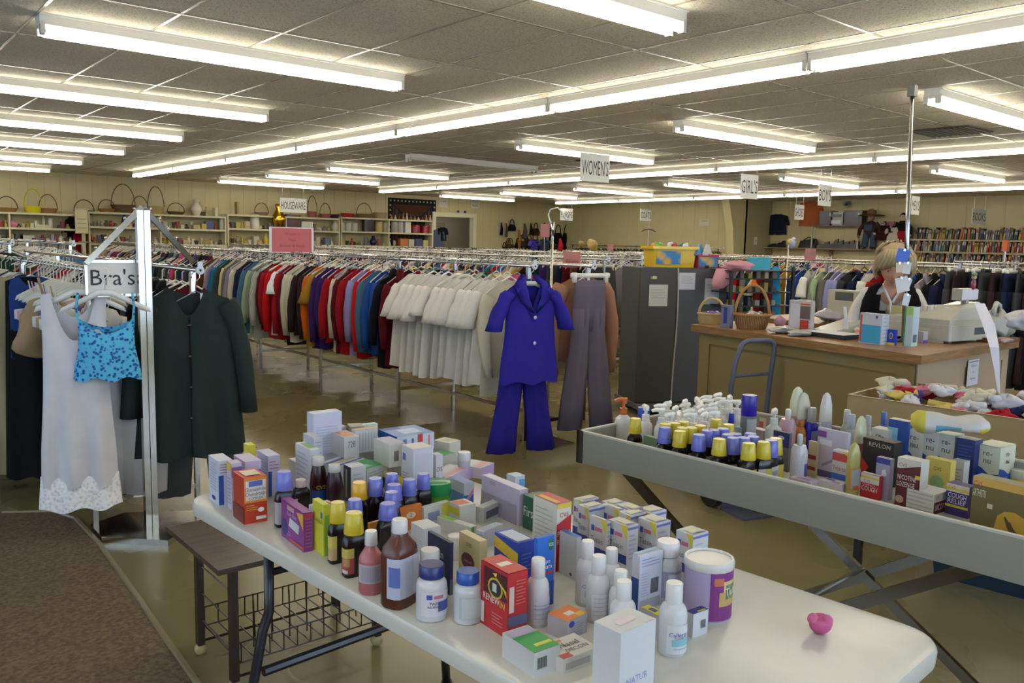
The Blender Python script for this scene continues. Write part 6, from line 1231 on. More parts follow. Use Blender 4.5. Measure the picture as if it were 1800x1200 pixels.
for (bk, rr_, hh_, nn, cl, gl) in ((b1, r1, h1, 9, ['#7a5ab0', '#b09ad0', '#c9c0d0', '#5a4a90'], 'wrapped trinkets in the small straw basket'), (b2, r2, h2, 14, ['#cfcac8', '#c9a9a4', '#b0a8a4', '#8f8a90'], 'wrapped items in the larger brown basket')):
    for i in range(nn):
        a = rs.uniform(0, 6.28); q = rs.uniform(0, .6)*rr_; k = MB(); k.ball((0, 0, 0), (rs.uniform(.016, .03), rs.uniform(.014, .022), rs.uniform(.012, .02)), 'g'+cl[i % 4], 8, 5)
        tag(obj('wrapped_trinket', k, smooth=True, loc=(bk.location.x+q*math.cos(a), bk.location.y+q*math.sin(a)*.7, CZ+hh_*rs.uniform(.78, 1.0))), 'small wrapped item in the %s' % ('small straw basket' if bk is b1 else 'larger brown basket'), 'trinket', gl)
cc('bottle_rack', 'upright blue and silver package between the two baskets', 1282, 577, 1266, 1290, 537, '#70748c', [('L', .3, .2, .7, .9, '#2c3a8c'), ('R', .0, 0, .6, .1, '#8a2c34')], w=.03, cat='package')
lump('gift_bag', 'pink and blue printed pouch beside the brown basket', 1370, 575, .05, .03, .035, 'f#b08aa0', 4, 'pouch')
lump('sweet_tray', 'dish of wrapped sweets at the right of the till', 1763, 602, .07, .04, .015, 'g#a08c84', 14, 'dish', amp=.35)
k = MB(); k.box(-.11, -.06, 0, .11, .06, .025, 'w#6b4426'); p = on_c(1765, 603); o = obj('wooden_tray', k, loc=(p.x+.05, p.y+.05, CZ)); o.rotation_euler.z = R(-10); tag(o, 'small brown wooden tray holding sweets near the counter end', 'tray')
# scissors cup and figurine
p = kp(.3, 1.0); k = MB(); k.lathe([(.035, 0), (.035, .06), (.03, .06), (.03, .01), (.001, .01)], 'g#2c2420', 12)
cup = tag(obj('pen_cup', k, loc=(p.x, p.y, CZ)), 'dark cup holding orange handled scissors behind the counter machine', 'cup')
k = MB(); 
for s in (-1, 1): k.tube([(s*.022+.016*math.cos(a), 0, .105+.02*math.sin(a)) for a in [i*math.pi/5 for i in range(10)]], .0045, 'g#c8602c', 6, closed=True)
k.box(-.006, -.002, .01, .006, .002, .09, CHROME); tag(obj('scissors', k, loc=(p.x, p.y, CZ)), 'orange handled scissors standing in the dark cup', 'scissors')
p = at_d(1709, 528, D+.0); k = MB(); k.ball((0, 0, .03), (.016, .014, .03), 'g#8a3a4c'); k.ball((0, 0, .07), .014, 'g#b89a80'); k.ball((.005, 0, .085), (.03, .012, .014), 'g#55704a'); tag(obj('figurine', k, smooth=True, loc=(p.x, p.y, CZ+.3)), 'tiny figurine with a green hat standing on the till display', 'figurine')

k = MB(); pts = [loc(q_) for q_ in (kp(.85, .95), kp(.85, 1.5), kp(1.75, 1.5), kp(1.75, .95))][::-1]; k.prism(pts, 0, CZ-.03, 'w#857347'); k.prism([((x-sum(p_[0] for p_ in pts)/4)*1.04+sum(p_[0] for p_ in pts)/4, (y-sum(p_[1] for p_ in pts)/4)*1.06+sum(p_[1] for p_ in pts)/4) for x, y in pts], CZ-.03, CZ, 'xwood')
tag(obj('back_counter', k, loc=(K0.x, K0.y, 0)), 'low tan back counter behind the service counter, under bags and adding machine', 'counter')
# ---- tall pole on the counter with clipped cards
pb = at_z(1588, 601, CZ); D = depth(pb); pt = at_d(1604, 160, D)
pl_ = empty('display_pole', (pb.x, pb.y, CZ), 'tall thin metal pole rising from the counter toward the ceiling', 'pole')
k = MB(); k.tube([(0, 0, 0), (pt.x-pb.x, pt.y-pb.y, pt.z-CZ)], .0125, 'm#a6a6a6', 10); obj('pole', k, pl_, smooth=True)
k = MB(); k.box(-.02, -.02, -.03, .02, .02, .03, 'w#8a8880'); obj('top_clamp', k, pl_, loc=(pt.x-pb.x, pt.y-pb.y, pt.z-CZ))
k = MB(); k.lathe([(.05, 0), (.05, .006), (.016, .02), (.001, .02)], 'm#8a8a8a', 14); obj('foot', k, pl_)
vd = Vector((.64, .77, 0))
for (x_, y_, w_, h_, cl, lb, t) in ((1587, 449, 22, 22, '#2f5fc4', 'blue card clipped to the tall pole before the face', 12), (1581, 470, 12, 17, '#c9b8a4', 'pink-edged cream card clipped on the left of the tall pole', -4), (1594, 471, 14, 20, '#c4c2c4', 'white card clipped on the right of the tall pole', 6), (1586, 500, 22, 26, '#cac8cf', 'white folded card clipped at chest height on the tall pole', -14), (1595, 498, 12, 18, '#c9c8cc', 'small white card behind the folded one on the tall pole', 18), (1593, 527, 12, 20, '#c4c8d0', 'pale blue card lowest on the tall pole', 10)):
    p = at_d(x_, y_, D-.03); k = MB(); k.box(-w_*D/F_PX/2, -.001, -h_*D/F_PX/2, w_*D/F_PX/2, .001, h_*D/F_PX/2, 'p'+cl); k.box(-.006, -.004, h_*D/F_PX/2-.01, .006, .02, h_*D/F_PX/2+.004, 'm#9a9a9a')
    o = obj('clipped_card', k, loc=p); o.rotation_euler = (0, R(t), R(-40)); tag(o, lb, 'card')

# ================================================================== THE WOMAN BEHIND THE COUNTER
PW = at_d(1563, 560, 5.1); PW.z = 0
WR = math.atan2(-PW.y, -PW.x)+R(90)      # local -y faces the camera
wm = empty('person', (PW.x, PW.y, 0), 'woman in black vest and white blouse with short grey-blonde hair, looking down behind the counter', 'person', rz=WR+R(4))
SKIN = 'w#b98a72'
def skin_body(name, joints, edges, key, parent, sub=2):
    me = bpy.data.meshes.new(name); me.from_pydata([j[0] for j in joints], edges, []); o = bpy.data.objects.new(name, me); COL.objects.link(o)
    m_ = o.modifiers.new('s', 'SKIN'); m_.use_smooth_shade = True
    for i, j in enumerate(joints):
        v = me.skin_vertices[0].data[i]; v.radius = j[1] if isinstance(j[1], tuple) else (j[1], j[1])
    me.skin_vertices[0].data[0].use_root = True
    s_ = o.modifiers.new('d', 'SUBSURF'); s_.levels = s_.render_levels = sub
    dg = bpy.context.evaluated_depsgraph_get(); m2 = bpy.data.meshes.new_from_object(o.evaluated_get(dg)); bpy.data.objects.remove(o)
    m2.materials.clear(); m2.materials.append(mat(key)); m2.name = name
    for p_ in m2.polygons: p_.use_smooth = True
    o = bpy.data.objects.new(name, m2); COL.objects.link(o); o.parent = parent; return o
# body: pelvis, spine, neck; arms forward and down to the counter; legs
SH = 1.26
J = [((0, .02, .92), (.15, .1)), ((0, .03, 1.08), (.115, .08)), ((0, .0, 1.2), (.115, .075)), ((0, -.03, SH+.03), (.06, .055)), ((0, -.06, SH+.06), .045), ((0, -.09, SH+.09), .042),
     ((-.13, -.02, SH), .04), ((-.175, .0, SH-.14), .036), ((-.2, -.06, SH-.25), .03), ((-.17, -.24, SH-.24), .024),
     ((.13, -.02, SH), .04), ((.17, .0, SH-.14), .036), ((.185, -.05, SH-.26), .03), ((.13, -.23, SH-.24), .024),
     ((-.09, .02, .82), .09), ((-.1, .0, .5), .06), ((-.1, .03, .1), .04), ((-.1, -.08, .04), .035), ((.09, .02, .82), .09), ((.1, .0, .5), .06), ((.1, .03, .1), .04), ((.1, -.08, .04), .035)]
E_ = [(0, 1), (1, 2), (2, 3), (3, 4), (4, 5), (2, 6), (6, 7), (7, 8), (8, 9), (2, 10), (10, 11), (11, 12), (12, 13), (0, 14), (14, 15), (15, 16), (16, 17), (0, 18), (18, 19), (19, 20), (20, 21)]
skin_body('body', J, E_, SKIN, wm)
# white blouse: torso and sleeves a little larger than the body
JB = [((0, .02, .9), (.14, .1)), ((0, .02, 1.08), (.125, .09)), ((0, .0, 1.19), (.125, .085)), ((0, -.015, SH+.015), (.07, .06)),
      ((-.135, -.015, SH-.02), .052), ((-.185, .0, SH-.13), .05), ((-.215, -.06, SH-.25), .045), ((-.18, -.2, SH-.24), .034),
      ((.135, -.015, SH-.02), .052), ((.18, .0, SH-.13), .05), ((.2, -.05, SH-.26), .045), ((.145, -.19, SH-.24), .034)]
EB = [(0, 1), (1, 2), (2, 3), (2, 4), (4, 5), (5, 6), (6, 7), (2, 8), (8, 9), (9, 10), (10, 11)]
skin_body('blouse', JB, EB, 'f#c9c5c0', wm)
# black vest: shell around the torso with an open V front
k = MB(); n = 32; lev = [(.9, .175, .135), (.98, .165, .13), (1.05, .16, .127), (1.1, .158, .125), (1.15, .158, .122), (1.2, .155, .115), (1.24, .145, .1), (1.275, .12, .085), (1.3, .085, .07)]
def vr(i, z, rx, ry, off=0):
    a = 2*math.pi*i/n; ca, sa = math.cos(a), math.sin(a); q = (abs(ca)**2.6+abs(sa)**2.6)**(-1/2.6); return ((rx+off)*q*ca, (ry+off)*q*sa+.01-.02*(z-1.0), z)
V = []
for z, rx, ry in lev: V += [vr(i, z, rx+.006, ry+.006) for i in range(n)]
Fs = []
for j in range(len(lev)-1):
    for i in range(n):
        a = 360*(i+.5)/n; dv = abs(a-270); zc = (lev[j][0]+lev[j+1][0])/2
        open_ = zc > 1.0 and dv < (zc-1.0)*125
        arm = 1.12 < zc < 1.26 and (a < 24 or a > 336 or 156 < a < 204)
        if open_ or arm: continue
        Fs.append((j*n+i, j*n+(i+1) % n, (j+1)*n+(i+1) % n, (j+1)*n+i))
k.add(V, Fs, 'f#0e0e10'); vs_ = obj('vest', k, wm, smooth=True); md = vs_.modifiers.new('t', 'SOLIDIFY'); md.thickness = .012; md.offset = 1
# blouse collar placket
k = MB(); k.tube([(-.05, -.05, SH+.04), (-.035, -.085, SH), (-.005, -.1, SH-.06), (0, -.115, SH-.2)], .008, 'f#d2cfcc', 6); k.tube([(.05, -.05, SH+.04), (.035, -.085, SH), (.005, -.1, SH-.06)], .008, 'f#d2cfcc', 6); obj('collar', k, wm, smooth=True)
# head: sculpted from rows, tilted forward looking down
hd = bpy.data.objects.new('head_pivot', None)
def head_mesh():
    k = MB(); n, m_ = 40, 34; V = []
    for j in range(m_+1):
        th = math.pi*j/m_; cz = -math.cos(th); s = math.sin(th)
        for i in range(n):
            a = 2*math.pi*i/n; ca, sa = math.cos(a), math.sin(a)      # -y is the face
            x = .074*s*ca; y = .092*s*sa; z = .115*cz
            f = max(0, -sa)                                               # how much it faces forward
            if z < -.02: q = (-.02-z)/.095; x *= 1-.22*q; y = y*(1-.12*q)-.008*q*f   # jaw
            fx = abs(x)
            if f > .3:
                y -= .022*math.exp(-(x/.011)**2-((z+.018)/.02)**2)+.012*math.exp(-(x/.008)**2-((z-.008)/.024)**2)   # nose
                y -= .006*math.exp(-((fx-.02)/.02)**2-((z-.035)/.012)**2)                                           # brow
                y += .010*math.exp(-((fx-.03)/.014)**2-((z-.015)/.012)**2)                                          # eye socket
                y -= .006*math.exp(-((fx-.04)/.02)**2-((z+.015)/.018)**2)                                           # cheek
                y -= .006*math.exp(-(x/.02)**2-((z+.05)/.006)**2)+.006*math.exp(-(x/.018)**2-((z+.062)/.007)**2)    # lips
                y += .004*math.exp(-(x/.022)**2-((z+.056)/.003)**2)
                y -= .010*math.exp(-(x/.02)**2-((z+.092)/.016)**2)                                                  # chin
            V.append((x, y, z))
    k.add(V, [(j*n+i, j*n+(i+1) % n, (j+1)*n+(i+1) % n, (j+1)*n+i) for j in range(m_) for i in range(n)], SKIN); return k
HC = Vector((0, -.115, SH+.15)); TM = Matrix.Translation(HC) @ Matrix.Rotation(R(24), 4, 'X') @ Matrix.Rotation(R(-6), 4, 'Z')
k = head_mesh(); k.tf(TM); hdo = obj('head', k, wm, smooth=True)
for s in (-1, 1):
    k = MB(); k.ball((s*.03, -.073, .014), (.0115, .009, .0085), 'g#d8d2cc', 12, 8); k.ball((s*.03, -.0805, .010), (.0048, .0028, .0048), 'g#3a3c40', 10, 6); k.tf(TM); obj('eye', k, hdo, smooth=True)
    k = MB(); k.tube([(s*.018, -.083, .019), (s*.03, -.0865, .0215), (s*.042, -.080, .018)], .0035, SKIN, 6); k.tf(TM); obj('eyelid', k, hdo, smooth=True)
    k = MB(); k.tube([(s*.014, -.094, .036), (s*.03, -.094, .041), (s*.046, -.083, .036)], [.002, .003, .0015], 'f#7d6a55', 6); k.tf(TM); obj('eyebrow', k, hdo, smooth=True)
    k = MB(); k.ball((s*.076, .0, 0), (.009, .018, .028), SKIN, 10, 8); k.tf(TM); obj('ear', k, hdo, smooth=True)
k = MB(); k.tube([(-.022, -.083, -.055), (-.01, -.096, -.052), (0, -.098, -.0535), (.01, -.096, -.052), (.022, -.083, -.055)], [.0025, .0045, .0045, .0045, .0025], 'w#9a5a52', 8); k.tf(TM); obj('lips', k, hdo, smooth=True)
# short waved hair
k = MB(); n, m_ = 44, 26; V = []; keep = []
for j in range(m_+1):
    th = math.pi*j/m_
    for i in range(n):
        a = 2*math.pi*i/n; ca, sa = math.cos(a), math.sin(a); s = math.sin(th); z = -.13*math.cos(th)
        wv = 1+.035*math.sin(7*a+9*th)+.03*math.sin(13*a-6*th)
        x = .105*s*ca*wv; y = .118*s*sa*wv+.014; 
        if z < 0: x *= 1+.1*min(1, -z/.06)
        V.append((x, y, z+.012))
Fs = []
for j in range(m_):
    for i in range(n):
        a = 2*math.pi*(i+.5)/n; z = -.13*math.cos(math.pi*(j+.5)/m_); front = -math.sin(a); x_ = abs(math.cos(a))
        if front > .5 and z < .062-.02*x_: continue          # face opening
        if front > .12 and z < .02: continue
        if z < -.085: continue
        Fs.append((j*n+i, j*n+(i+1) % n, (j+1)*n+(i+1) % n, (j+1)*n+i))
k.add(V, Fs, 'f#a08f72')
rs = random.Random(3)
for i in range(60):
    a = rs.uniform(-.35, math.pi+.35); x0, y0 = .1*math.cos(a), .105*math.sin(a)+.015; z0 = rs.uniform(-.02, .08)
    k.tube([(x0*.75, y0*.75, z0+.06), (x0*1.02, y0*1.02, z0+.01), (x0*1.08, y0*1.06, z0-.045), (x0*.95, y0*.95, z0-.085)], [.006, .012, .012, .005], 'f#a08f72' if i % 3 else 'f#b5a688', 6)
for i in range(16):
    t = -1+2*i/15; k.tube([(t*.05, -.04, .125), (t*.075+.01, -.085, .1), (t*.09, -.098, .068-.02*abs(t)), (t*.1, -.075, .03-.03*abs(t))], [.01, .013, .011, .005], 'f#a89a7c' if i % 2 else 'f#9a8868', 6)
k.tf(TM); ho = obj('hair', k, wm, smooth=True); md = ho.modifiers.new('t', 'SOLIDIFY'); md.thickness = .008
# hands resting on the counter: palm with five fingers each
for s, wx, wy in ((-1, -.17, -.25), (1, .13, -.24)):
    b0 = Vector((wx, wy, SH-.24)); fwd = Vector((-s*.25, -1, -.12)).normalized(); rt_ = fwd.cross(Vector((0, 0, 1))).normalized(); JJ = [(tuple(b0), (.024, .02)), (tuple(b0+fwd*.05), (.034, .015)), (tuple(b0+fwd*.085), (.036, .013))]; EE = [(0, 1), (1, 2)]
    for q, (o_, L_) in enumerate(((-.03, .052), (-.011, .064), (.01, .07), (.03, .062))):
        a = b0+fwd*.09+rt_*o_; JJ += [(tuple(a), .0095), (tuple(a+fwd*L_*.5+Vector((0, 0, -.006))), .0085), (tuple(a+fwd*L_*.85+Vector((0, 0, -.024))), .0072)]; n0 = 3+3*q; EE += [(2, n0), (n0, n0+1), (n0+1, n0+2)]
    th = b0+fwd*.03-rt_*(s*.034); JJ += [(tuple(th), .012), (tuple(th-rt_*(s*.022)+fwd*.025), .01), (tuple(th-rt_*(s*.026)+fwd*.052+Vector((0, 0, -.01))), .0085)]; EE += [(0, 15), (15, 16), (16, 17)]
    skin_body('hand', JJ, EE, SKIN, wm, 2)
skin_body('trousers', [((0, .02, .93), (.165, .12)), ((-.09, .02, .82), .1), ((-.1, .0, .5), .08), ((-.1, .03, .09), .07), ((.09, .02, .82), .1), ((.1, .0, .5), .08), ((.1, .03, .09), .07)], [(0, 1), (1, 2), (2, 3), (0, 4), (4, 5), (5, 6)], 'f#2a2a30', wm, 1)

# black shelf rack behind the counter between cabinet and woman
p = at_d(1312, 600, 7.4); q = at_d(1390, 600, 7.6); sr = empty('wire_shelf', (p.x-.0, p.y, 0), 'black metal shelf rack of small goods behind the counter, right of the cabinet', 'shelf', rz=math.atan2(q.y-p.y, q.x-p.x))
sw = (Vector((q.x, q.y))-Vector((p.x, p.y))).length
for x in (-.2, sw-.02):
    for y in (0, .35): k = MB(); k.box(x-.012, y-.012, 0, x+.012, y+.012, 1.34, 'w#1d1c1c'); obj('upright', k, sr)
for z in (.5, .68, .86, 1.0, 1.12, 1.24, 1.31): k = MB(); k.box(-.2, 0, z-.01, sw-.02, .35, z, 'w#26241f'); obj('shelf_board', k, sr)
rs = random.Random(9); cl = ['#8a7f3c', '#5f5b52', '#7d7a72', '#6a4636', '#403e3c', '#8a8474', '#33383f']
M5 = sr.matrix_basis.copy() if False else (Matrix.Translation(sr.location) @ Matrix.Rotation(sr.rotation_euler.z, 4, 'Z'))
for z in (.86, 1.0, 1.12, 1.24):
    for i in range(6):
        k = MB(); w_ = rs.uniform(.03, .055); k.box(-w_/2, -.03, 0, w_/2, .03, rs.uniform(.04, .085), 'p'+rs.choice(cl)); p_ = M5 @ Vector((-.15+i*.09, .06, z)); o = obj('small_box', k, loc=p_); o.rotation_euler.z = sr.rotation_euler.z
        tag(o, 'small box on the black shelf rack behind the counter', 'box', 'small boxes on the black shelf rack')
lump('pink_cloth', 'pink knitted cloth draped over the top of the black shelf rack', 1297, 476, .17, .1, .04, 'f#c9909c', 6, 'cloth', z=1.315, amp=.3)
pk = at_d(1283, 497, 7.35); k = MB(); k.loft([[(-.12, 0, .12), (.1, 0, .14), (.1, .03, .14), (-.12, .03, .12)], [(-.16, -.02, .0), (.02, -.02, .02), (.02, .02, .02), (-.16, .02, .0)], [(-.15, -.02, -.06), (-.06, -.02, -.05), (-.06, .01, -.05), (-.15, .01, -.06)]], 'f#c9909c'); o = obj('sleeve_cloth', k, smooth=True, loc=pk); o.rotation_euler.z = R(-40); tag(o, 'pink sleeve hanging down from the shelf rack top', 'cloth')
p = at_d(1334, 461, 7.45); k = MB(); k.box(-.1, -.01, -.06, .1, .02, .05, 'f#4aa0b8'); o = obj('blue_pouch', k, loc=p); o.location.z = 1.315+.06; o.rotation_euler.z = R(-38); tag(o, 'bright blue folded pouch standing on the shelf rack', 'pouch')
p = at_d(1365, 560, 7.7); k = MB(); k.loft([[(-.04, 0, 0), (.04, 0, 0), (.04, .02, 0), (-.04, .02, 0)], [(-.05, 0, .3), (.03, 0, .3), (.03, .02, .3), (-.05, .02, .3)], [(-.06, 0, .62), (0, 0, .62), (0, .02, .62), (-.06, .02, .62)]], 'f#3a9cc4'); o = obj('scarf', k, loc=(p.x, p.y, .72)); o.rotation_euler.z = R(-38); tag(o, 'bright blue scarf hanging on the shelf rack upright', 'scarf')
# toy bins on the cabinet
TP = .1+ch
def cab_pt(px_, off=.2):
    nrm = Vector((math.sin(ca_), -math.cos(ca_), 0)); r_ = ray(px_, 470); P0 = L0-nrm*off; return CAM+r_*((P0-CAM).dot(nrm)/r_.dot(nrm))
a = cab_pt(1150); b2_ = cab_pt(1222); yw = (Vector((b2_.x, b2_.y))-Vector((a.x, a.y))).length
yb = empty('toy_bin', (a.x, a.y, TP), 'bright yellow plastic bin with a cartoon-print label full of toys on the cabinet', 'bin', rz=ca_)
hb_ = 36*depth(a)/F_PX
k = MB(); k.loft([[(0, 0, 0), (yw*.96, 0, 0), (yw*.96, .24, 0), (0, .24, 0)], [(-.01, -.01, hb_), (yw, -.01, hb_), (yw, .26, hb_), (-.01, .26, hb_)]], 'g#d6b31c', cap=True); obj('tub', k, yb)
k = MB(); k.box(-.03, -.03, hb_-.02, yw+.02, .28, hb_+.005, 'g#dcb91e'); obj('rim', k, yb)
k = MB(); k.box(.015, -.013, .03, yw*.62, -.008, hb_*.8, 'xprint'); obj('print_label', k, yb)
a = cab_pt(1227, .16); b2_ = cab_pt(1262, .16); rw = (Vector((b2_.x, b2_.y))-Vector((a.x, a.y))).length
k = MB(); k.box(0, 0, 0, rw, .18, .12, 'p#9a2c44'); k.box(.01, -.002, .01, rw-.01, 0, .1, 'xprint'); k.box(-.004, -.004, .105, rw+.004, .184, .125, 'p#b02c3c')
o = obj('toy_box', k, loc=(a.x, a.y, TP)); o.rotation_euler.z = ca_; tag(o, 'red printed cardboard box of toys beside the yellow bin', 'box')
for i, (px_, py_, cl_, lb, rr3) in enumerate(((1150, 425, '#c98a3c', 'orange round toy in the yellow bin', (.03, .03, .025)), (1158, 421, '#5fae3c', 'green soft toy in the yellow bin', (.05, .04, .03)), (1178, 420, '#c9c4c2', 'white card topped toy in the yellow bin', (.04, .02, .035)), (1186, 425, '#a8282c', 'red toy in the yellow bin', (.035, .03, .025)), (1205, 424, '#cfd0cc', 'white toy at the right of the yellow bin', (.04, .02, .025)), (1197, 427, '#2c7a5c', 'dark green toy in the yellow bin', (.025, .025, .02)))):
    p = at_d(px_, py_, depth(yb.location)+.05); k = MB(); k.ball((0, 0, 0), rr3, 'g'+cl_, 10, 6); k.ball((.02, 0, .015), (rr3[0]*.5, .015, rr3[2]*.7), 'g'+cl_, 8, 5); o = obj('toy', k, smooth=True, loc=(p.x, p.y, TP+hb_+.01)); tag(o, lb, 'toy')
for px_, py_, cl_, lb in ((1233, 428, '#4a8ac0', 'blue and white toy in the red printed box'), (1246, 438, '#c9c6c4', 'white rounded toy in the red printed box')):
    p = at_d(px_, py_, depth(yb.location)+.05); k = MB(); k.loft([[(-.06, 0, 0), (.06, 0, 0), (.05, .04, 0), (-.05, .04, 0)], [(-.01, .01, .1), (.02, .01, .1), (.02, .03, .1), (-.01, .03, .1)]], 'g'+cl_); tag(obj('toy', k, loc=(p.x, p.y, TP+.115)), lb, 'toy')

# ================================================================== HOUSEWARE SHELVES along the back wall
SHF = 'w#c9c2a0'; YB = 19.2
def zy(x, y, Y=YB): return at_y(x, y, Y).z
UN = []
for i, (xa, xb, ym, lb) in enumerate(((-130, 150, (372, 399, 424), 'cream houseware shelf unit at the far left end of the back wall'), (156, 398, (376, 400.5, 428.5), 'cream houseware shelf unit right of the far left one'), (400, 598, (380, 403.5, 430), 'cream houseware shelf unit behind the HOUSEWARE sign'), (600, 762, (384.5, 408, 432), 'cream houseware shelf unit beside the doorway'))):
    xm = (xa+xb)/2; X0, X1 = at_y(xa, 400, YB).x, at_y(xb, 400, YB).x; zs = [zy(xm, q) for q in ym]+[.95, .5, .1]
    un = empty('shelf_unit', (X0, YB, 0), lb, 'shelf unit'); UN.append((X0, X1, zs, un))
    for z in zs: k = MB(); k.box(0, 0, z-.04, X1-X0, .38, z, SHF); obj('shelf_board', k, un)
    nd = max(2, round((X1-X0)/1.4)+1)
    for j in range(nd): x = (X1-X0-.03)*j/(nd-1); k = MB(); k.box(x, .005, 0, x+.03, .375, zs[0]-.04, SHF); obj('upright', k, un)
def shelf_at(px_):
    X = at_y(px_, 400, YB).x
    for u in UN:
        if u[0]-.05 <= X <= u[1]+.05: return u
    return UN[-1]
rs = random.Random(21)
PXM = F_PX
def sitem(name, label, cat, px_, lev, wpx, hpx, col, shape='box', group=None, key=None, yo=.19):
    u = shelf_at(px_); Y = YB+yo; p = at_y(px_, 400, Y); D = depth(p); w_ = wpx*D/F_PX/.8; h = hpx*D/F_PX; z = u[2][lev]; key = key or ('g'+col); k = MB()
    if shape == 'box': k.bevbox(-w_/2, -.08, 0, w_/2, .08, h, key, .008)
    elif shape == 'can': k.lathe([(w_*.46, 0), (w_*.5, .01), (w_*.5, h*.82), (w_*.46, h*.84), (w_*.5, h*.86), (w_*.48, h*.96), (.02, h)], key, 14)
    elif shape == 'vase': k.lathe([(w_*.3, 0), (w_*.5, h*.35), (w_*.45, h*.55), (w_*.2, h*.8), (w_*.28, h), (w_*.2, h*.98), (.01, h*.8)], key, 14)
    elif shape == 'bowl': k.lathe([(w_*.25, 0), (w_*.5, h), (w_*.46, h), (w_*.2, h*.2), (.01, h*.2)], key, 14)
    elif shape == 'figure': k.lathe([(w_*.45, 0), (w_*.4, h*.3), (w_*.25, h*.6), (w_*.14, h*.7), (w_*.24, h*.85), (.01, h)], key, 10)
    elif shape == 'mug': k.lathe([(w_*.32, 0), (w_*.34, h), (w_*.3, h), (w_*.28, h*.1), (.01, h*.1)], key, 12); k.tube([(w_*.32, 0, h*.8), (w_*.52, 0, h*.7), (w_*.52, 0, h*.35), (w_*.32, 0, h*.2)], .008, key, 5)
    elif shape == 'basket':
        hb = h*.28 if hpx > 14 else h*.9
        k.lathe([(w_*.36, 0), (w_*.5, hb), (w_*.45, hb), (w_*.33, .02), (.01, .02)], key, 16, 1, .6)
        if hpx > 14: k.tube([(w_*.47*math.cos(a), 0, hb*.8+(h-hb*.8)*math.sin(a)) for a in [math.pi*i/12 for i in range(13)]], .011, 'w#6b5334' if 'yellow' not in label else key, 5)
    o = obj(name, k, loc=(p.x, Y, z), auto=40); return tag(o, label, cat, group)
BK = 'w#8a6c3c'
for px_, w_, h_, lb, key in ((14, 28, 27, 'wicker basket with a round handle at the far left of the top shelf', BK), (60, 24, 42, 'bright yellow basket with a tall handle on the top shelf', 'g#c9c21c'), (86, 25, 33, 'shallow brown basket with a pointed handle beside the yellow one', 'w#8a5c3c'),
        (149, 28, 26, 'dark basket with a triangular handle at the shelf unit joint', 'w#3c3024'), (189, 24, 22, 'wicker basket with a low round handle behind the dark triangular one', BK), (218, 34, 50, 'dark flat basket with a tall thin handle', 'w#5a4628'), (247, 24, 30, 'flat basket with a thin handle behind the sign stand', 'w#6f5936'), (275, 24, 48, 'pale basket with a very tall thin handle', 'w#a48f5c'),
        (310, 25, 21, 'dark brown round handled basket on the top shelf', 'w#5a4226'), (352, 18, 8, 'low brown basket left of the tall candle', 'w#4c3a24'), (460, 22, 22, 'small pink lined basket left of the gold urn', 'w#8a6658'), (549, 16, 38, 'basket with a tall twisted handle right of the HOUSEWARE sign', 'w#8a4a3c'), (572, 18, 26, 'reddish basket with a round handle', 'w#8a4a44'), (589, 14, 8, 'small dark plum basket right of the reddish looped one', 'g#3a1e28'), (611, 22, 8, 'bright red oval basket near the right of the top shelf', 'g#a82a30'), (640, 26, 26, 'basket with a heart shaped twig handle', 'w#6f5a34'), (668, 22, 12, 'pale wicker basket beside the tapestry', 'w#a08c68')):
    sitem('basket', lb, 'basket', px_, 0, w_, h_, '#fff', 'basket', key=key)
sitem('teapot', 'white and gold coffee pot with figures on the top shelf', 'pot', 346, 0, 16, 28, '#c9c4ac', 'vase'); sitem('bottle', 'pale bottle on the top shelf behind the sign stand arm', 'bottle', 363, 0, 5, 16, '#a89a70', 'vase'); sitem('candle', 'cream candle standing on the top shelf', 'candle', 379, 0, 4, 15, '#cfc8a4', 'box'); sitem('candle', 'tall brown candle at the middle of the top shelf', 'candle', 417, 0, 3, 22, '#9a8048', 'box')
sitem('urn', 'large gold urn with a lid and handles', 'urn', 490, 1, 19, 44, '#b58c24', 'vase', key='m#c99a28', yo=-.02)
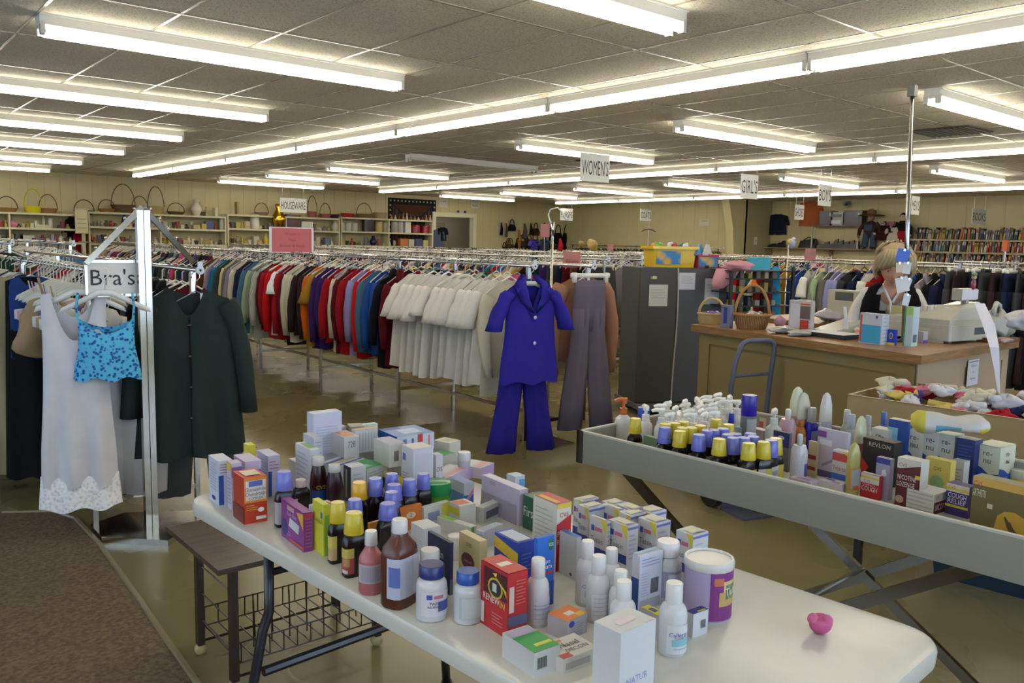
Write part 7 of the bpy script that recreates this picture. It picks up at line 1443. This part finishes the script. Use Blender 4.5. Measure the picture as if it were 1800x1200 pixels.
NOT = [('can', 'white canister with a purple lid, left of the pair', 86+3, 1, 6, 18, '#c6c4bc', 'can'), ('vase', 'deep purple vase on the second shelf', 219, 1, 8, 24, '#2e2266', 'vase'), ('plate', 'pink round plate on the far left second shelf', 21, 1, 16, 13, '#c88aa4', 'vase'), ('blue_tin', 'blue tin box on the second shelf', 367, 1, 11, 14, '#3e4478', 'box'), ('canister', 'large white canister on the second shelf, left of the urn', 448, 1, 13, 26, '#c6c4b8', 'can'), ('canister', 'tall white container at the unit joint', 392, 1, 11, 24, '#c9c7b8', 'can'),
       ('canister', 'white rice container left of the maroon basket', 538, 1, 17, 15, '#cfccc0', 'box'), ('hamper', 'maroon lattice hamper right of the gold urn', 514, 1, 21, 27, '#4c2226', 'box'), ('canister', 'white labelled canister on the second shelf, first', 600, 1, 11, 15, '#b9bcb0', 'can'), ('canister', 'white labelled canister on the second shelf, second', 612, 1, 10, 15, '#b9bcb0', 'can'), ('canister', 'white labelled canister on the second shelf, third', 623, 1, 10, 15, '#c0beb2', 'can'), ('pitcher', 'white slanted pitcher with red flower', 590, 1, 12, 20, '#c9c6ba', 'vase'), ('coffee_maker', 'dark coffee maker on the second shelf', 646, 1, 14, 20, '#2a2228', 'box'),
       ('canister', 'cream canister with yellow and blue band, left', 666, 1, 11, 19, '#b9ab74', 'can'), ('canister', 'cream canister with blue band, right', 678, 1, 11, 18, '#a9a590', 'can'), ('water_jug', 'translucent ridged water jug, left', 693, 1, 10, 21, '#a9a9a4', 'can'), ('water_jug', 'translucent ridged water jug, right', 703, 1, 10, 21, '#b2b2ae', 'can'), ('towel_holder', 'tall white paper box near the right end', 715, 1, 9, 23, '#cfcdc2', 'box'), ('candle_jar', 'large red jar with a lid, left of two', 730, 1, 14, 14, '#8c2228', 'can'), ('candle_jar', 'large red jar with a lid, right of two', 747, 1, 12, 14, '#981c22', 'can'),
       ('book_box', 'orange book box on the third shelf', 708, 2, 12, 13, '#b8763c', 'box'), ('book_box', 'white box on the third shelf', 721, 2, 9, 12, '#b9b6a4', 'box'), ('book_box', 'slate blue box on the third shelf', 734, 2, 11, 13, '#4a5478', 'box'), ('picture_frame', 'small framed white picture on the third shelf', 746, 2, 8, 11, '#b5b078', 'box'), ('vase', 'navy blue pitcher on the third shelf', 656, 2, 10, 17, '#221c58', 'vase'), ('bottle', 'yellow bottle of dish soap on the third shelf', 467, 2, 7, 19, '#b9a524', 'vase'), ('bottle', 'white and yellow bottle on the third shelf', 477, 2, 6, 15, '#c6c294', 'vase'),
       ('radio', 'black radio on the far left third shelf', 32, 2, 10, 14, '#1c1b1c', 'box'), ('toaster', 'pale toaster with yellow box above at the far left', 46, 2, 18, 11, '#b0aea6', 'box'), ('carton', 'white carton on the far left second shelf', 75, 1, 20, 6, '#b9b49c', 'box'), ('vase', 'white pole vase at the far left', 77, 1, 5, 24, '#b5b09c', 'vase')]
for nm, lb, px_, lev, w_, h_, cl, sh in NOT: sitem(nm if nm not in ('blue_tin', 'can') else 'tin', lb, nm.split('_')[-1], px_, lev, w_, h_, cl, sh)
busy = {1: [q[2] for q in NOT if q[3] == 1]+[490], 2: [q[2] for q in NOT if q[3] == 2]}
pal = ['#b9b6a8', '#a8a496', '#c0bba8', '#8a8474', '#6a5c4c', '#b5a27a', '#9a4a44', '#5c6a7c', '#cfcab8', '#7a3c48', '#b0a04c', '#4c4a44', '#9a90a0', '#c2b09a']
cn2 = ['white', 'grey', 'cream', 'brown', 'dark', 'tan', 'red', 'slate', 'white', 'plum', 'mustard', 'black', 'mauve', 'peach']
for lev, gl in ((1, 'ornaments on the second houseware shelf'), (2, 'glassware and ornaments on the third houseware shelf'), (3, 'things on the lower houseware shelves')):
    x = -30
    while x < 755:
        if not any(abs(x-b3) < 9 for b3 in busy.get(lev, [])) and not (128 < x < 158):
            i = rs.randrange(14); sh = rs.choice(['vase', 'bowl', 'figure', 'mug', 'can', 'box', 'figure']); u = rs.uniform(5, 9)
            sitem({'vase': 'vase', 'bowl': 'bowl', 'figure': 'figurine', 'mug': 'mug', 'can': 'jar', 'box': 'small_box'}[sh], '%s %s among the small things on the %s houseware shelf' % (cn2[i], {'vase': 'vase', 'bowl': 'bowl', 'figure': 'ornament', 'mug': 'mug', 'can': 'jar', 'box': 'box'}[sh], ['', 'second', 'third', 'lower'][lev]), 'ornament', x, lev, u, rs.uniform(6, 15 if lev == 2 else 13), pal[i], sh, gl, yo=rs.uniform(.08, .28))
        x += rs.uniform(6.5, 9.5)
for i in range(11): sitem('figurine', 'small brass figure on the top shelf before the tapestry', 'ornament', 688+6.8*i, 0, 4.5, rs.uniform(5, 12), ['#a8823c', '#c9c0a4', '#7a5a34'][i % 3], 'figure', 'brass figures on the top shelf before the tapestry')
# tapestry
a = at_y(683, 347, YN-.03); b2_ = at_y(767, 350, YN-.03); k = MB(); tw = b2_.x-a.x; th_ = a.z-1.35
k.box(0, -.015, -th_, tw, 0, 0, 'f#20222a'); k.box(.14, -.02, -th_, tw-.14, -.014, -.16, 'xrug')
k.add([(.14, -.022, -.16), (tw*.35, -.022, -.42), (tw*.65, -.022, -.42), (tw-.14, -.022, -.16)], [(0, 1, 2, 3)], 'f#4a2c1e'); k.add([(.14, -.0225, -.16), (.14, -.0225, -.2), (tw*.32, -.0225, -.5), (tw*.68, -.0225, -.5), (tw-.14, -.0225, -.2), (tw-.14, -.0225, -.16), (tw*.65, -.0225, -.45), (tw*.35, -.0225, -.45)], [(0, 1, 2, 7), (2, 3, 6, 7), (3, 4, 5, 6)], 'f#1e2a40')
for i in range(13): k.box(.05+i*(tw-.13)/12, -.02, -.09, .09+i*(tw-.13)/12, -.014, -.05, 'f#b0aa90')
for i in range(8):
    for x in (.04, tw-.08): k.box(x, -.02, -.22-i*.13, x+.04, -.014, -.17-i*.13, 'f#b0a070')
tag(obj('tapestry', k, loc=(a.x, YN-.008, a.z)), 'dark patterned tapestry with a dotted border hung on the back wall', 'tapestry')
p = at_y(811, 372, YN-.03); k = MB(); k.box(-.1, -.01, -.025, .1, 0, .025, 'p#b9b6c0'); k.ball((-.12, -.01, 0), (.05, .01, .035), 'g#3c2c7a', 8, 5); k.ball((.12, -.01, 0), (.05, .01, .035), 'g#3c2c7a', 8, 5); tag(obj('door_plaque', k, loc=p), 'small purple ended plaque over the doorway', 'plaque')
# purses, belts and hats on the back wall right of the door
def hung(name, label, cat, px_, py_, wpx, hpx, col, kind='bag', plane='n', D=None, group=None):
    p = at_y(px_, py_, YN-.052) if plane == 'n' else at_x(px_, py_, XC-.06) if plane == 'e' else at_x(px_, py_, XE-.06)
    if D: p = at_d(px_, py_, D)
    dd = depth(p); w_ = wpx*dd/F_PX/(.8 if plane == 'n' else .64 if D is None else 1); h = hpx*dd/F_PX; k = MB(); key = 'f'+col
    if kind == 'bag':
        k.loft([[(-w_*.5, -.03, -h*.5), (w_*.5, -.03, -h*.5), (w_*.5, .03, -h*.5), (-w_*.5, .03, -h*.5)], [(-w_*.48, -.05, -h*.2), (w_*.48, -.05, -h*.2), (w_*.48, .05, -h*.2), (-w_*.48, .05, -h*.2)], [(-w_*.36, -.015, h*.08), (w_*.36, -.015, h*.08), (w_*.36, .015, h*.08), (-w_*.36, .015, h*.08)]], key)
        k.tube([(w_*.33*math.cos(t), 0, h*.05+h*.45*math.sin(t)) for t in [math.pi*i/8 for i in range(9)]], .014, key, 5)
    elif kind == 'long': k.tube([(0, 0, h*.5), (w_*.2, -.01, 0), (-w_*.1, -.02, -h*.5)], [w_*.15, w_*.4, w_*.5], key, 6)
    elif kind == 'hat': k.lathe([(w_*.5, 0), (w_*.52, .01), (w_*.27, .03), (w_*.25, h*.5), (.02, h*.6)], 'w'+col, 16); k.tf(Matrix.Rotation(R(65), 4, 'X'))
    elif kind == 'shirt':
        panel(k, key, h*.5, h, w_*.36, w_*.42, T=.04, nu=10, nv=8, seed=int(px_)); 
        for s in (-1, 1): sleeve(k, key, s, (s*w_*.33, 0, h*.38), (s*w_*.45, 0, h*.2), (s*w_*.47, 0, -h*.05), .06, .07, .06, 8)
    o = obj(name, k, loc=p, smooth=kind in ('hat', 'long', 'shirt'))
    o.rotation_euler.z = {'n': 0, 'e': R(-90), 'E': R(-90)}[plane]
    return tag(o, label, cat, group)
for i, (x, y, w_, h_, cl, kd, lb) in enumerate(((881, 402, 5, 22, '#1a1a1c', 'long', 'black long bag leftmost of the hanging purses'), (890, 404, 4, 24, '#4a4844', 'long', 'grey strap bag second from the left of the purses'), (900, 396, 12, 20, '#18181a', 'bag', 'black shoulder bag under the top of the purse row'), (912, 420, 7, 32, '#a06a34', 'long', 'tan guitar shaped bag low among the purses'), (922, 406, 8, 26, '#5a5854', 'long', 'grey long bag near the middle of the purses'), (933, 402, 5, 20, '#1c1a18', 'long', 'thin black bag in the middle of the purses'), (942, 403, 11, 22, '#3c241c', 'bag', 'dark brown handbag in the middle of the purses'), (957, 402, 8, 20, '#2c211c', 'bag', 'small brown handbag behind the pink card'), (968, 415, 7, 34, '#201e20', 'long', 'long black bag left of the big black purse'), (981, 412, 15, 34, '#121214', 'bag', 'big black purse left of the PURSES sign pole'), (995, 412, 12, 32, '#1a191c', 'bag', 'black purse under the PURSES sign'), (1005, 414, 5, 36, '#0e0e10', 'long', 'narrow black umbrella right of the purses'), (1016, 408, 9, 14, '#4a5434', 'bag', 'small olive purse at the right end of the purses'))):
    hung('purse' if kd == 'bag' else 'long_bag', lb, 'bag', x, y, w_, h_, cl, kd)
rs2 = random.Random(2)
for i in range(16): hung('purse', 'dark purse hanging in the crowded row of purses on the back wall', 'bag', 884+8*i+rs2.uniform(-3, 3), 428+rs2.uniform(-8, 8), rs2.uniform(9, 14), rs2.uniform(18, 28), rs2.choice(['#141416', '#2b1f1a', '#1c1b20', '#3a3634', '#4a3424']), 'bag', group='dark purses crowded on the back wall')
hung('straw_hat', 'straw hat left of two near the corner', 'hat', 1021, 429, 10, 10, '#a08a4c', 'hat', D=17.5); hung('straw_hat', 'larger yellow straw hat near the corner', 'hat', 1041, 431, 19, 16, '#b09a50', 'hat', D=17.2)
for x, y, cl, lb in ((941, 432, '#3c3488', 'violet and white dress top beyond the skirt rack'), (958, 432, '#2a3040', 'navy top under the pink card among the purses')): hung('blouse', lb, 'blouse', x, y, 22, 20, cl, 'shirt', D=17)
hung('scarf', 'red scarf slanting beside the hook stand pole', 'scarf', 984, 430, 9, 22, '#a01c30', 'long', D=16.8)
hung('t_shirt', 'grey blue shirt with orange neck hanging by the doorway', 'shirt', 769, 420, 24, 34, '#525c74', 'shirt')
hung('t_shirt', 'black shirt hanging behind the grey blue one by the doorway', 'shirt', 778, 411, 16, 24, '#17181c', 'shirt')
for x, y, w_, h_, cl, lb in ((96, 413, 26, 62, '#3a7890', 'aqua bathrobe hanging at the left shelf end'), (108, 410, 20, 56, '#22242c', 'dark robe between the aqua and red ones'), (116, 418, 13, 44, '#a0141c', 'narrow bright red apron at the left shelf end'), (129, 406, 20, 50, '#1e1f22', 'black jacket hanging beside the cream end panel'), (145, 422, 22, 44, '#8c1220', 'dark red cloth hanging below the cream end panel')):
    hung('robe' if 'robe' in lb else 'hanging_cloth', lb, 'clothes', x, y, w_, h_, cl, 'shirt', D=17.6)
p = at_d(145, 388, 17.3); k = MB(); k.box(-.14, -.02, -.26, .1, .02, .24, 'p#c6bd98'); 
for i in range(3): k.box(-.1, -.025, .02-.09*i, .06, -.02, .05-.09*i, 'p#a8a080')
k.box(-.02, -.0, -p.z, .02, .03, -.26, 'w#b9b092'); tag(obj('end_panel', k, loc=p), 'cream slotted end panel on a post among the hanging robes', 'panel')

# ================================================================== RIGHT BACK WALL: shoe shelf, dolls, books
XS = XE-.3
def zx(x, y): return at_x(x, y, XS).z
zshoe = zx(1440, 436); Y0, Y1 = at_x(1592, 436, XS).y, at_x(1335, 434, XS).y
sh = empty('wall_shelf', (XS, Y0, zshoe), 'long brown wall shelf holding shoes and dolls', 'shelf'); k = MB(); k.box(-.02, 0, -.03, .3, Y1-Y0, 0, 'w#8a7a5c'); obj('board', k, sh)
for t in (.05, .5, .95): k = MB(); k.add([(0, (Y1-Y0)*t, -.03), (.3, (Y1-Y0)*t, -.03), (.3, (Y1-Y0)*t, -.28), (0, (Y1-Y0)*t+.02, -.03), (.3, (Y1-Y0)*t+.02, -.03), (.3, (Y1-Y0)*t+.02, -.28)], [(0, 1, 2), (3, 5, 4), (0, 3, 4, 1), (1, 4, 5, 2), (2, 5, 3, 0)], 'w#8a7a5c'); obj('bracket', k, sh)
zup = zx(1465, 396); Ya, Yb = at_x(1512, 396, XS).y, at_x(1424, 396, XS).y
s2 = empty('wall_shelf', (XS, Ya, zup), 'short upper wall shelf holding the stereo', 'shelf'); k = MB(); k.box(0, 0, -.03, .3, Yb-Ya, 0, 'w#6f6248'); obj('board', k, s2)
for t in (.04, .96): k = MB(); k.box(.02, (Yb-Ya)*t-.015, zshoe-zup, .05, (Yb-Ya)*t+.015, -.03, 'g#b5b2a6'); obj('support', k, s2)
def esh(name, label, cat, px_, z, wpx, hpx, build, group=None):
    p = at_x(px_, 420, XS+(-.02 if 'doll' in name else .12)); dd = depth(p); w_ = wpx*dd/F_PX/.64; h = hpx*dd/F_PX; k = MB(); build(k, w_, h); o = obj(name, k, loc=(p.x, p.y, z), auto=40); o.rotation_euler.z = R(-90); return tag(o, label, cat, group)
def spk(k, w_, h): k.box(-w_/2, -.12, 0, w_/2, .12, h, 'g#1e2236'); k.lathe([(w_*.3, 0), (w_*.36, .004), (w_*.2, .006), (.01, .002)], 'g#3b4358', 14) if False else k.box(-w_*.38, -.125, h*.1, w_*.38, -.12, h*.9, 'g#262c48'); k.ball((w_*.3, -.12, h*.75), (.03, .01, .06), 'g#b9bcc4', 8, 5)
def deck(k, w_, h): k.box(-w_/2, -.12, 0, w_/2, .12, h, 'g#8f959c'); k.box(-w_*.4, -.126, h*.62, w_*.4, -.12, h*.85, 'g#22262c'); k.box(-w_*.35, -.126, h*.12, w_*.35, -.12, h*.4, 'g#c0c6cc')
esh('stereo_speaker', 'blue black stereo speaker at the left of the short shelf', 'speaker', 1454, zup, 16, 25, spk); esh('stereo_deck', 'silver stereo unit between the two speakers', 'stereo', 1472, zup, 16, 23, deck); esh('stereo_speaker', 'blue black stereo speaker at the right of the short shelf', 'speaker', 1501, zup, 21, 26, spk)
def shoe(k, w_, h):
    k.loft([[(-w_*.5, -.04, 0), (w_*.5, -.04, 0), (w_*.5, .04, 0), (-w_*.5, .04, 0)], [(-w_*.5, -.04, h*.3), (w_*.45, -.035, h*.35), (w_*.45, .035, h*.35), (-w_*.5, .04, h*.3)], [(0, -.03, h*.9), (w_*.42, -.03, h), (w_*.42, .03, h), (0, .03, h*.9)]], 'g#15151a')
def bag(k, w_, h): k.loft([[(-w_*.5, -.08, 0), (w_*.5, -.08, 0), (w_*.5, .08, 0), (-w_*.5, .08, 0)], [(-w_*.4, -.03, h*.7), (w_*.45, -.03, h*.9), (w_*.45, .03, h*.9), (-w_*.4, .03, h*.7)]], 'g#15151a'); k.tube([(-w_*.3, 0, h*.7), (0, 0, h*1.05), (w_*.35, 0, h*.85)], .012, 'g#15151a', 5)
for i, (px_, w_, h_, b3) in enumerate(((1358, 10, 7, shoe), (1370, 10, 9, shoe), (1376, 7, 12, shoe), (1421, 22, 18, bag), (1442, 9, 8, shoe), (1452, 10, 12, shoe), (1461, 8, 9, shoe), (1469, 8, 17, shoe), (1478, 8, 15, shoe), (1488, 9, 13, shoe), (1498, 7, 15, shoe), (1506, 7, 14, shoe))):
    esh('handbag' if b3 is bag else 'shoe', 'open black handbag on the shoe shelf' if b3 is bag else 'dark shoe or boot on the wall shelf', 'bag' if b3 is bag else 'shoe', px_, zshoe, w_, h_, b3, None if b3 is bag else 'dark shoes on the wall shelf')
def doll(body, legs, hat, headc, dress):
    def f(k, w_, h):
        hh = h*.18; k.ball((0, -.02, h*.78), hh*.5, 'w'+headc, 12, 8)
        k.lathe([(w_*.25, h*.35), (w_*.3, h*.5), (w_*.26, h*.64), (.05, h*.7)], 'f'+body, 12, 1, .6)
        for s in (-1, 1):
            k.tube([(s*w_*.22, 0, h*.64), (s*w_*.42, -.02, h*.5), (s*w_*.45, -.04, h*.34)], [.05, .05, .04], 'f'+body, 8); k.ball((s*w_*.45, -.05, h*.31), .035, 'w'+headc, 8, 5)
            if not dress: k.tube([(s*w_*.13, 0, h*.42), (s*w_*.17, -.02, h*.2), (s*w_*.18, -.03, h*.05)], [w_*.14, w_*.13, w_*.13], 'f'+legs, 10); k.ball((s*w_*.18, -.07, h*.03), (.06, .09, .04), 'g#3a2a20', 8, 5)
        if dress: k.lathe([(w_*.5, 0), (w_*.45, h*.2), (w_*.22, h*.5)], 'f'+legs, 14, 1, .6)
        else: k.box(-w_*.16, -w_*.2, h*.46, w_*.16, -w_*.16, h*.6, 'f'+legs)
        if hat: k.lathe([(w_*.5, h*.83), (w_*.52, h*.84), (w_*.2, h*.88), (w_*.17, h*.97), (.01, h)], 'w'+hat, 16)
        else: k.ball((0, .02, h*.81), hh*.56, 'f#14100f', 12, 8)
        for s in (-1, 1): k.ball((s*hh*.18, -.02-hh*.47, h*.8), .012, 'g#1a1a1a', 6, 4)
    return f
esh('scarecrow_doll', 'large scarecrow doll in denim overalls and a straw hat', 'doll', 1529, zshoe, 28, 70, doll('#3c2a2c', '#3a4a60', '#6b4c2c', '#8f6a54', False))
esh('doll', 'small dark haired doll in a maroon dress seated on a box', 'doll', 1552, zshoe+.22, 20, 36, doll('#2c1418', '#30181c', None, '#c0a090', True))
esh('doll', 'tall doll with black hair in a red and white dress', 'doll', 1585, zshoe+.06, 22, 66, doll('#1c1416', '#8c1c24', None, '#c4a898', True)); esh('doll', 'white gowned doll leaning beside the red dressed doll', 'doll', 1573, zshoe+.2, 22, 36, doll('#b0aaa0', '#b5b0a6', None, '#8a6a54', True))
esh('wooden_crate', 'small tan wooden box under the seated doll', 'box', 1551, zshoe, 16, 15, lambda k, w_, h: k.box(-w_/2, -.1, 0, w_/2, .1, h, 'w#8f7a4c'))
hung('cape', 'navy child cape with a fringe pinned on the shoe wall', 'cape', 1366, 394, 30, 36, '#1c2232', 'shirt', 'E'); hung('t_shirt', 'orange shirt pinned on the wall behind the SHOES sign', 'shirt', 1424, 375, 32, 44, '#b0603c', 'shirt', 'E'); hung('pink_cloth', 'pink cloth pinned on the wall between the dolls', 'cloth', 1564, 396, 10, 16, '#b5808c', 'shirt', 'E')
p = at_x(1488, 359, XE-.08); k = MB(); k.box(-.06, -.06, -.06, .06, .06, .06, 'g#2b2b28'); k.ball((0, -.06, 0), .045, 'g#55524a', 12, 8); o = obj('wall_speaker', k, loc=p); o.rotation_euler = (0, R(45), R(-60)); tag(o, 'small black square speaker high on the shoe wall', 'speaker')
# bookshelves
zb = [zx(1700, 421), zx(1700, 443), zx(1700, 466)]; Yl = at_x(1597, 420, XS).y; Yr = 5.0
bs = empty('bookshelf', (XS, Yr, 0), 'long cream bookshelf full of books along the right back wall', 'bookshelf')
for z in zb+[.9, .5]: k = MB(); k.box(-.02, 0, z-.035, .3, Yl-Yr, z, 'w#a89c7c'); obj('shelf_board', k, bs)
for y in (0, (Yl-Yr)*.5, Yl-Yr-.03): k = MB(); k.box(0, y, 0, .3, y+.03, zb[0]+.02, 'w#a89c7c'); obj('upright', k, bs)
bc = [('cream', '#b5ac8c'), ('white', '#bdb9ac'), ('navy', '#252c48'), ('red', '#8c2024'), ('black', '#1f1d20'), ('tan', '#94744c'), ('yellow', '#b39c3c'), ('grey', '#6f6d6a'), ('purple', '#4c3c5c'), ('green', '#3a5244'), ('orange', '#a85430'), ('pale blue', '#7c8ca0')]
BKM = {}
def book_mesh(i, hv):
    if (i, hv) in BKM: return BKM[(i, hv)]
    k = MB(); h = (.2, .235, .26)[hv]; t = (.03, .038, .046)[hv]; k.box(-.08, -t/2, 0, .08, t/2, h, 'p'+bc[i][1]); k.box(-.075, -t/2+.003, .003, .083, t/2-.003, h-.003, 'p#c2bca6'); k.box(-.0815, -t*.35, h*.55, -.08, t*.35, h*.85, 'p'+bc[(i*5+3) % 12][1]); BKM[(i, hv)] = k.mesh('book', False); return BKM[(i, hv)]
for r_i, nm in enumerate(('top', 'second', 'third')):
    y = Yr+.1; gl = 'books on the %s bookshelf' % nm
    while y < Yl-.08:
        i = rs.randrange(12); hv = rs.randrange(3); o = obj('book', book_mesh(i, hv)); o.location = (XS+.1, y, zb[r_i]+.004); o.rotation_euler.x = R(rs.uniform(4, 9)) if rs.random() < .6 else 0
        if o.rotation_euler.x: o.location.z += .002
        tag(o, '%s book standing on the %s shelf of the bookshelf' % (bc[i][0], nm), 'book', gl); y += (.034, .042, .05)[hv]*1.28
p = at_x(1768, 432, 8.3); k = MB(); k.box(-.03, -.02, -.05, .03, .02, .05, 'g#c0602c'); k.tube([(0, 0, .04), (0, 0, .16)], .008, 'g#20287a', 6); k.tube([(0, 0, -.05), (0, 0, 1.425-p.z)], .006, CHROME); tag(obj('flag_marker', k, loc=p), 'orange and blue marker flag above the dark trouser rack', 'marker')
p = at_d(1391, 428, 10.2); k = MB(); k.ball((0, 0, 0), (.06, .05, .06), 'g#9aa0c8', 10, 6); k.ball((-.04, 0, .02), (.035, .03, .04), 'g#b9ad5a', 8, 5); k.ball((.01, -.02, .05), (.03, .03, .03), 'g#c0b4c0', 8, 5); k.tube([(-.06, 0, .02), (-.065, 0, -p.z+.02)], .008, CHROME, 6); tag(obj('flower_pole', k, loc=p, smooth=True), 'pastel flower ball on a thin pole behind the counter', 'ornament')
k = MB(); p = at_x(1140, 405, 17.9); k.tube([(-.2, 0, -.03), (-.1, 0, .02), (0, 0, .035), (.1, 0, .02), (.2, 0, -.03)], .012, 'g#35302c', 6); k.tube([(0, 0, .035), (0, 0, 1.49-p.z)], .006, CHROME); o = obj('wooden_hanger', k, loc=p); o.rotation_euler.z = R(-40); tag(o, 'dark wooden hanger raised above the coat rack', 'hanger')
